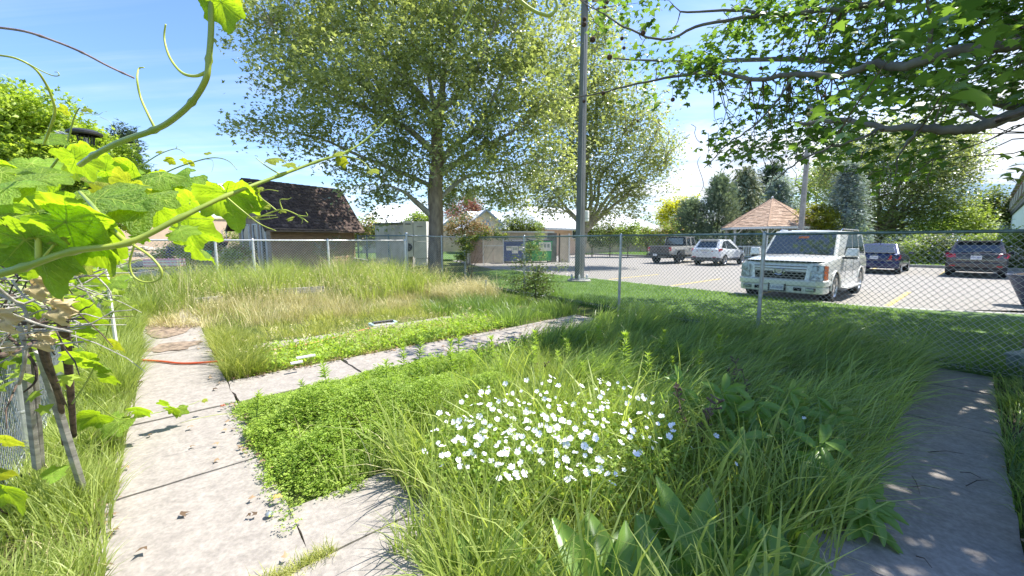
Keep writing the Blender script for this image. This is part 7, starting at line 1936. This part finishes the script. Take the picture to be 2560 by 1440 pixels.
# woody canes and bleached twigs
for pts, r0, m in [([(-20, 705, 1.0), (60, 760, 1.05), (140, 700, 1.1), (172, 678, 1.1)], .004, GW), ([(-20, 770, 1.0), (40, 790, 1.0), (100, 812, 1.0), (180, 830, 1.0)], .0045, GW), ([(-20, 730, 1.1), (50, 760, 1.1), (70, 800, 1.1), (72, 830, 1.15)], .005, GW),
                   ([(30, 700, 1.1), (60, 740, 1.1), (100, 760, 1.1)], .003, GW), ([(48, 815, 1.2), (58, 850, 1.2), (62, 900, 1.2), (48, 960, 1.25)], .007, GW), ([(60, 870, 1.2), (75, 868, 1.2)], .003, GW), ([(210, 690, 1.3), (260, 672, 1.3), (300, 655, 1.4)], .003, GW),
                   ([(240, 690, 1.3), (270, 720, 1.3), (280, 745, 1.3)], .0025, GW), ([(0, 890, 1.2), (60, 870, 1.3), (110, 850, 1.4), (120, 900, 1.5), (160, 1010, 1.9)], .010, GW2), ([(150, 760, 1.7), (165, 860, 1.9), (175, 960, 2.1), (185, 1090, 2.4)], .022, GW2), ([(95, 800, 1.5), (115, 900, 1.7), (150, 1000, 2.0), (160, 1110, 2.3)], .018, GW2),
                   ([(-20, 640, 1.1), (60, 660, 1.3), (140, 650, 1.5), (240, 640, 2.0)], .012, GW2), ([(20, 840, 1.6), (80, 900, 1.6), (90, 950, 1.6), (60, 980, 1.6)], .006, GW2), ([(0, 620, 1.0), (-20, 540, 1.0), (60, 480, 1.2), (120, 430, 1.4)], .008, GW)]:
    shoot(pts, r0, r0 * .6, m, 'cane', k=4)
mb1 = MB(); mb2 = MB()
for i in range(200):
    px = random.uniform(-60, 250) ; py = random.uniform(640, 860)
    if random.random() > 1 - px / 420: continue
    Y = random.uniform(1.1, 2.0); s = P(px, py, Y); d = Vector((random.uniform(-1, 1), random.uniform(-.6, .6), random.uniform(-.45, .45))).normalized() * random.uniform(.08, .32)
    (mb1 if random.random() < .6 else mb2).tube(wiggle(s, s + d, .06, 3), [.0028, .0024, .002, .0012], 4, cap=False)
for i in range(240):
    a = random.uniform(1.6, 8.5); z = random.uniform(.15, 1.5); s = AB(a, -.85 + random.uniform(-.15, .15), z)
    d = (WV.to_3d() * random.uniform(-1, 1) + Vector((0, 0, random.uniform(-.9, .9)))).normalized() * random.uniform(.15, .6)
    (mb2 if random.random() < .7 else mb1).tube(wiggle(s, s + d, .08, 3), [.006, .005, .004, .002], 4, cap=False)
mb1.build('bleached_twigs', GW, VINE, world=True)['kind'] = 'stuff'; mb2.build('dark_twigs', GW2, VINE, world=True)['kind'] = 'stuff'

# ================================================================== SMALL THINGS IN THE GARDEN
def stake(label, top, bot, w, m=M_wood, name='wooden_stake', group=None):
    r = tag(MB().bar(bot, top, w, w * .55, up=(.2, 1, 0)).build(name, m, bevel=.002), label, 'stake', group)
    return r
g_ = 'bleached wooden stakes propped on the vine fence'
stake('bleached wooden stake leaning from the vine down to the grass beside the path', P(100, 880, 1.95), G(216, 1245) + Vector((0, 0, -.03)), .045, group=g_)
stake('upright bleached stake against the vine fence, left of the two upright ones', P(50, 800, 2.05), P(92, 1170, 2.30), .042, group=g_)
stake('upright bleached stake against the vine fence, right of the two upright ones', P(78, 830, 2.1), P(104, 1165, 2.35), .034, group=g_)
a = P(614, 700, 9.3); stake('thin grey wooden stake standing in the dry grass', a, Vector((a.x, a.y + .02, float(hz(a.x, a.y)) - .05)), .05)
# hose
M_hose = mat('orange_hose', (.70, .10, .035), .4, var=.08, scale=20, coat=.3)
M_hose2 = mat('orange_hose_faded', (.62, .22, .08), .5, var=.08, scale=20)
hp = [G(x, y, .02 if x < 545 else .05) for x, y in [(300, 898), (345, 900), (400, 903), (450, 908), (500, 907), (548, 903), (600, 896), (650, 884), (700, 872), (760, 862), (830, 846), (880, 832), (925, 820), (938, 815)]]
hz_ = empty('garden_hose', (hp[0].x, hp[0].y, 0), 0, 'orange red garden hose lying across the main path', 'hose')
MB().tube(smooth_path(hp[:7], 5), .014, 8).build('hose_length', M_hose, hz_, world=True, smooth=True)
MB().tube(smooth_path(hp[6:], 5), .012, 8).build('hose_length', M_hose2, hz_, world=True, smooth=True)
# sprinkler tray
c = G(958, 822); sp_ = empty('oscillating_sprinkler', (c.x, c.y, .06), math.radians(38), 'white framed oscillating sprinkler with dark slots lying in the bed grass', 'sprinkler')
for s in (-1, 1): MB().bar((-.22, s * .085, .03), (.22, s * .085, .03), .025, .03).build('side_rail', M_wht, sp_, bevel=.004)
for s in (-1, 1): MB().box((s * .21, 0, .04), (.05, .19, .05)).build('end_block', mat('pale_teal_plastic', (.45, .62, .60), .5), sp_, bevel=.006)
MB().tube([(-.19, 0, .07), (.19, 0, .07)], .022, 10).build('spray_bar', M_blk, sp_)
for k in range(9): MB().lathe([(.006, .0), (.005, .012), (.001, .013)], 6, c=(-.15 + k * .0375, 0, .09)).build('nozzle', M_galv, sp_)
for px, py, L_, lab in [(765, 897, .22, 'white board scrap lying in the grass, the wider of the two'), (742, 912, .13, 'narrow white board scrap lying in the grass nearer the cross path')]:
    c = G(px, py, .10); tag(MB().box((0, 0, 0), (L_, .09 if L_ > .25 else .04, .02), rotz=.7).build('board_scrap', M_wht, loc=(c.x, c.y, .13)), lab, 'board', 'white board scraps')
for (x0, y0, x1, y1), lab in [((672, 776, 812, 764), 'long grey timber edging board of the dry bed'), ((925, 758, 962, 754), 'short grey timber edging board near the dry tussocks'), ((488, 800, 560, 792), 'tan timber edging board beside the end of the main path')]:
    a, b = G(x0, y0), G(x1, y1); za = float(hz(a.x, a.y)); 
    tag(MB().bar(a + Vector((0, 0, za + .12)), b + Vector((0, 0, za + .12)), .05, .14).build('edging_board', M_wood), lab, 'board', 'timber bed edging boards')
# fallen leaves and a pebble on the near slabs
def fallen(px, py, s, m, lab):
    g = G(px, py); r = link('fallen_leaf', WITHER[0].copy(), [m], None)
    r.data.materials.clear(); r.data.materials.append(m); r.data.materials.append(m)
    r.location = (g.x, g.y, .055); r.scale = (s, s, s * .5); r.rotation_euler = (random.uniform(-.2, .2), random.uniform(-.2, .2), random.uniform(0, 6))
    return tag(r, lab, 'leaf')
fallen(692, 1262, .035, mat('yellow_dead_leaf', (.62, .42, .12), .8), 'yellow fallen leaf at the joint between the two nearest slabs')
fallen(556, 1028, .03, mat('red_dead_leaf', (.35, .12, .06), .8), 'curled red brown leaf lying on the path near the clover')
fallen(352, 967, .04, mat('dark_dead_leaf', (.10, .06, .04), .8), 'dark dead leaf at the left edge of the path beyond the vine leaves')
g = G(674, 1293); tag(MB().lathe([(.001, .0), (.022, .004), (.024, .012), (.014, .02), (.001, .022)], 9).build('pebble', M_galv, loc=(g.x, g.y, .012), smooth=True), 'small grey pebble on the nearest slab', 'pebble')
# black cap on a white pole among the vine
t0 = P(214, 345, 4.6); b0 = P(232, 425, 4.6)
sr = empty('pole_vent', (b0.x, b0.y, 0), 0, 'black slotted round cap on a thin white pole above the vine', 'pole')
MB().tube([Vector((b0.x + .03, b0.y, 0)), b0, t0], .018, 8).build('pole', M_wht, sr, world=True)
MB().lathe([(.001, .055), (.10, .045), (.145, .02), (.145, .0), (.12, -.01)], 24, c=P(212, 336, 4.6)).build('cap_disc', M_blk, sr, world=True)
cc = P(214, 340, 4.6)
for k in range(14):
    a = 2 * math.pi * k / 14
    MB().tube([cc + Vector((math.cos(a) * .07, math.sin(a) * .07, -.005)), cc + Vector((math.cos(a) * .06, math.sin(a) * .06, -.09))], .006, 4).build('cage_bar', M_blk, sr, world=True)
mb = MB()
for k in range(26):
    x = cc.x - .10 - k * .008; mb.tube([(x, cc.y, cc.z + .02), (x - .05, cc.y + random.uniform(-.03, .03), cc.z + random.choice([-1, 1]) * .03 + .02)], .0025, 4)
mb.tube([(cc.x - .08, cc.y, cc.z + .02), (cc.x - .33, cc.y, cc.z + .03)], .004, 5)
mb.build('bristles', M_galv, sr, world=True)['kind'] = 'stuff'
# stone flower terraces behind the back fence
M_st = mat('cream_stone', (.62, .54, .44), .9, var=.15, scale=8, bump=.5, stain=.2)
ter = empty('stone_terrace', (*P(500, 640, 17)[:2], .3), 0, 'cream stone terraces planted with flowers behind the back fence', 'terrace')
def stone_mesh(seed):
    r = random.Random(seed); V = []; 
    for z, q in ((0, .9), (.35, 1.05), (.75, .95), (1.0, .6)):
        for k in range(7): a = k * 6.283 / 7; rr = q * r.uniform(.8, 1.15) * .5; V.append((math.cos(a) * rr * 1.5, math.sin(a) * rr, z * .6))
    F = []
    for i in range(3):
        for k in range(7): a = i * 7 + k; b = i * 7 + (k + 1) % 7; F.append((a, b, b + 7, a + 7))
    F.append(tuple(range(21, 28))); me = bpy.data.meshes.new('stone'); me.from_pydata(V, [], F); me.update(); return me
sms = [stone_mesh(s) for s in range(5)]
for row, (Yt, zt) in enumerate([(13.6, .45), (15.0, .72), (16.6, 1.0), (18.0, 1.22)]):
    for i in range(24):
        px = 330 + i * 14 + random.uniform(-4, 4)
        p = P(px, 640, Yt + (i * .09)); 
        o = link('stone', random.choice(sms), M_st, ter); s = random.uniform(.18, .34)
        o.location = Vector((p.x, p.y, zt - .1 + random.uniform(-.06, .04))) - Vector(ter.location); o.scale = (s, s, s); o.rotation_euler = (0, 0, random.uniform(-.4, .9))
for i, (px, py, Y, rp, m1, m2, f, lab) in enumerate([(455, 590, 20, 20, 'hedge', 'light', .4, 'dark green shrub against the peach wall'), (520, 600, 19, 18, 'light', 'rose', .15, 'low green shrub against the peach wall'), (580, 590, 19, 24, 'light', 'hedge', .3, 'rounded green shrub beside the shed'), (440, 618, 16, 16, 'light', 'white', .15, 'flowering border plant on the terrace below the dark shrub'),
                                                     (480, 622, 15.5, 18, 'hedge', 'white', .12, 'border plant with pale flowers in the middle of the terrace'), (530, 612, 16, 14, 'light', 'rose', .3, 'yellow and cream flowering plant above the green bucket'), (600, 625, 14.5, 20, 'rose', 'light', .5, 'pale flowering plant against the shed doors'), (410, 640, 14.2, 16, 'light', 'pink', .08, 'border plant with a few pink flowers beside the striped trough'),
                                                     (470, 645, 14, 16, 'light', 'white', .1, 'low border plant right of the striped trough'), (575, 640, 13.8, 16, 'light', 'white', .1, 'low weedy plant by the white stones')]):
    tree('terrace_plant', lab, 'plant', (px, py + 30), Y, [(px, py, rp), (px + rp * .8, py + 6, rp * .8), (px - rp * .8, py + 8, rp * .7)], 50, 26, .075, .12, LM[m1], OVAL, trunk_r=.015, fork=.2, ground=.4, twigs=6, mixm=(LM[m2], f), group='plants of the flower terrace')
bk = P(518, 632, 14.0)
b = empty('green_bucket', (bk.x, bk.y, bk.z - .16), 0, 'bright green bucket on a wire stand behind the back fence', 'bucket')
MB().lathe([(.10, 0), (.14, .22), (.15, .22), (.15, .24), (.13, .24), (.09, .02), (.001, .02)], 18).build('bucket_body', mat('jade_plastic', (.02, .48, .27), .4), b)
for k in range(4):
    a = k * 1.571 + .5; MB().tube([(math.cos(a) * .13, math.sin(a) * .13, .02), (math.cos(a) * .15, math.sin(a) * .15, -.32)], .006, 5).build('stand_leg', M_blk, b)
fb = P(557, 603, 14.5)
h = empty('flower_basket', (fb.x, fb.y, fb.z - .2), 0, 'hanging basket of magenta flowers above the terrace', 'basket')
MB().lathe([(.02, -.02), (.12, .06), (.16, .16), (.15, .17)], 16).build('basket', M_blk, h)
V_, F_, T_ = scatter(*OVAL, np.array([0, 0, .22]) + rng.normal(size=(260, 3)) * np.array([.09, .09, .05]), rand_frames(260, .3), np.full(260, .06), rng.random(260))
link('blossom', tri_mesh('blossom', V_, F_, T_), LM['pink'], h)['kind'] = 'stuff'
MB().tube([(0, .2, -1.2), (0, .2, .55), (0, .1, .62), (0, 0, .6), (0, 0, .2)], .01, 6).build('hook_pole', M_wht, h)
tq = P(412, 657, 12.6)
t_ = empty('striped_trough', (tq.x, tq.y, tq.z - .1), .2, 'low pink and white striped planting trough behind the back fence', 'trough')
for k in range(5): MB().box((0, 0, .02 + k * .045), (1.0, .30, .042)).build('slat', M_wht if k % 2 else mat('pink_paint', (.72, .36, .45), .6), t_)
up = P(423, 622, 14.0)
u = empty('blue_flower_spike', (up.x, up.y, .5), 0, 'deep blue flower spike standing on the terrace', 'flower')
V_, F_, T_ = scatter(*OVAL, np.stack([rng.normal(size=140) * .04, rng.normal(size=140) * .04, rng.uniform(.35, .85, 140)], 1), rand_frames(140, .2), np.full(140, .07), rng.random(140))
link('blossom', tri_mesh('blossom', V_, F_, T_), leaf_mat('blue_blossom', (.03, .03, .16), (.10, .10, .40), .1, tcol=(1, 1, 1)), u)['kind'] = 'stuff'
MB().tube([(0, 0, -.1), (0, 0, .8)], .01, 5).build('stem', W_stem, u)
# things at the right edge
c = P(2566, 1090, 1.62)
bn = empty('blue_barrel', (c.x + .56, c.y + .04, 0), 0, 'blue plastic barrel at the right edge beside the shaded path', 'barrel')
MB().lathe([(.001, .0), (.20, .0), (.235, .05), (.255, .25), (.262, .45), (.255, .65), (.235, .83), (.22, .88), (.235, .90), (.235, .93), (.20, .935), (.001, .93)], 40).build('barrel_body', mat('blue_plastic', (.10, .17, .30), .4, var=.06, scale=3), bn, smooth=True)
for z in (.30, .62): MB().lathe([(.258, z - .02), (.272, z), (.258, z + .02)], 40).build('hoop', mat('blue_plastic', (.10, .17, .30), .4), bn, smooth=True)
c = G(2552, 945)
ub = empty('utility_box', (c.x + .12, c.y, .0), .3, 'squat grey green utility box half hidden in grass at the right edge', 'box')
MB().box((0, 0, .12), (.36, .30, .26)).build('box_body', mat('grey_green_enamel', (.22, .28, .25), .6), ub, bevel=.012)
MB().box((0, 0, .265), (.40, .34, .03)).build('box_lid', mat('grey_green_enamel', (.22, .28, .25), .6), ub, bevel=.008)
co = tag(MB().build('cable_coil', M_wht) if False else MB().tube([Vector((math.cos(t) * .10, math.sin(t) * .09, .013 * t / 6.28)) for t in lerps(0, 6.283 * 3, 60)], .010, 6).build('cable_coil', mat('cream_cable', (.62, .60, .52), .6), loc=(c.x + .10, c.y - .02, .295), smooth=True), 'cream cable coil resting on the utility box', 'cable')
for i, (x0, y0, x1, y1) in enumerate([(2320, 1130, 2410, 1135), (2280, 1190, 2300, 1235), (2270, 1218, 2350, 1222), (2400, 1180, 2452, 1195), (2415, 1215, 2470, 1200), (2290, 1390, 2330, 1420)]):
    a, b = G(x0, y0, .02), G(x1, y1, .02); m_ = (a + b) / 2 + Vector((.01, .01, .012))
    tag(MB().tube([a, m_, b], [.003, .0028, .0015], 5).build('fallen_twig', M_bark_dark), ['dark fallen twig on the shaded path where the long grass overhangs it', 'short twig lying lengthways beside the grass on the shaded path', 'thin twig crossing the short lengthways one on the shaded path', 'slightly bent twig near the mulch side of the shaded path', 'twig nearest the mulch on the shaded path, below the bent one', 'fallen twig at the bottom of the shaded path, nearest the viewer'][i], 'twig', 'twigs fallen on the shaded path')
# broken pallet pieces by the shed corner
for i, (x0, y0, x1, y1) in enumerate([(884, 645, 918, 650), (884, 651, 912, 656)]):
    a, b = P(x0, y0, 12.0), P(x1, y1, 12.0)
    tag(MB().bar(a, b, .08, .02).build('loose_plank', M_wood), ['grey loose plank in the grass at the shed corner, upper of two', 'grey loose plank in the grass at the shed corner, lower of two'][i], 'plank', 'loose planks by the shed')

# worn earth over the path where the dirt has washed in
def dirt(a, b, ra, rb, z, seed):
    r = random.Random(seed); pts = []
    for k in range(22):
        t = k * 6.283 / 22; q = r.uniform(.75, 1.15); p = AB(a + math.sin(t) * ra * q, b + math.cos(t) * rb * q); pts.append((p.x, p.y, float(hz(p.x, p.y)) + z))
    c = AB(a, b); V = pts + [(c.x, c.y, float(hz(c.x, c.y)) + z + .008)]
    tag(MB().add(V, [(i, (i + 1) % 22, 22) for i in range(22)]).build('washed_dirt', mat('dirt_brown', (.27, .20, .145), .95, var=.25, scale=14, bump=.6, bscale=60), smooth=True), kind='structure')
dirt(7.75, .05, .28, .36, .012, 1); dirt(8.9, .05, .5, .36, .014, 2)
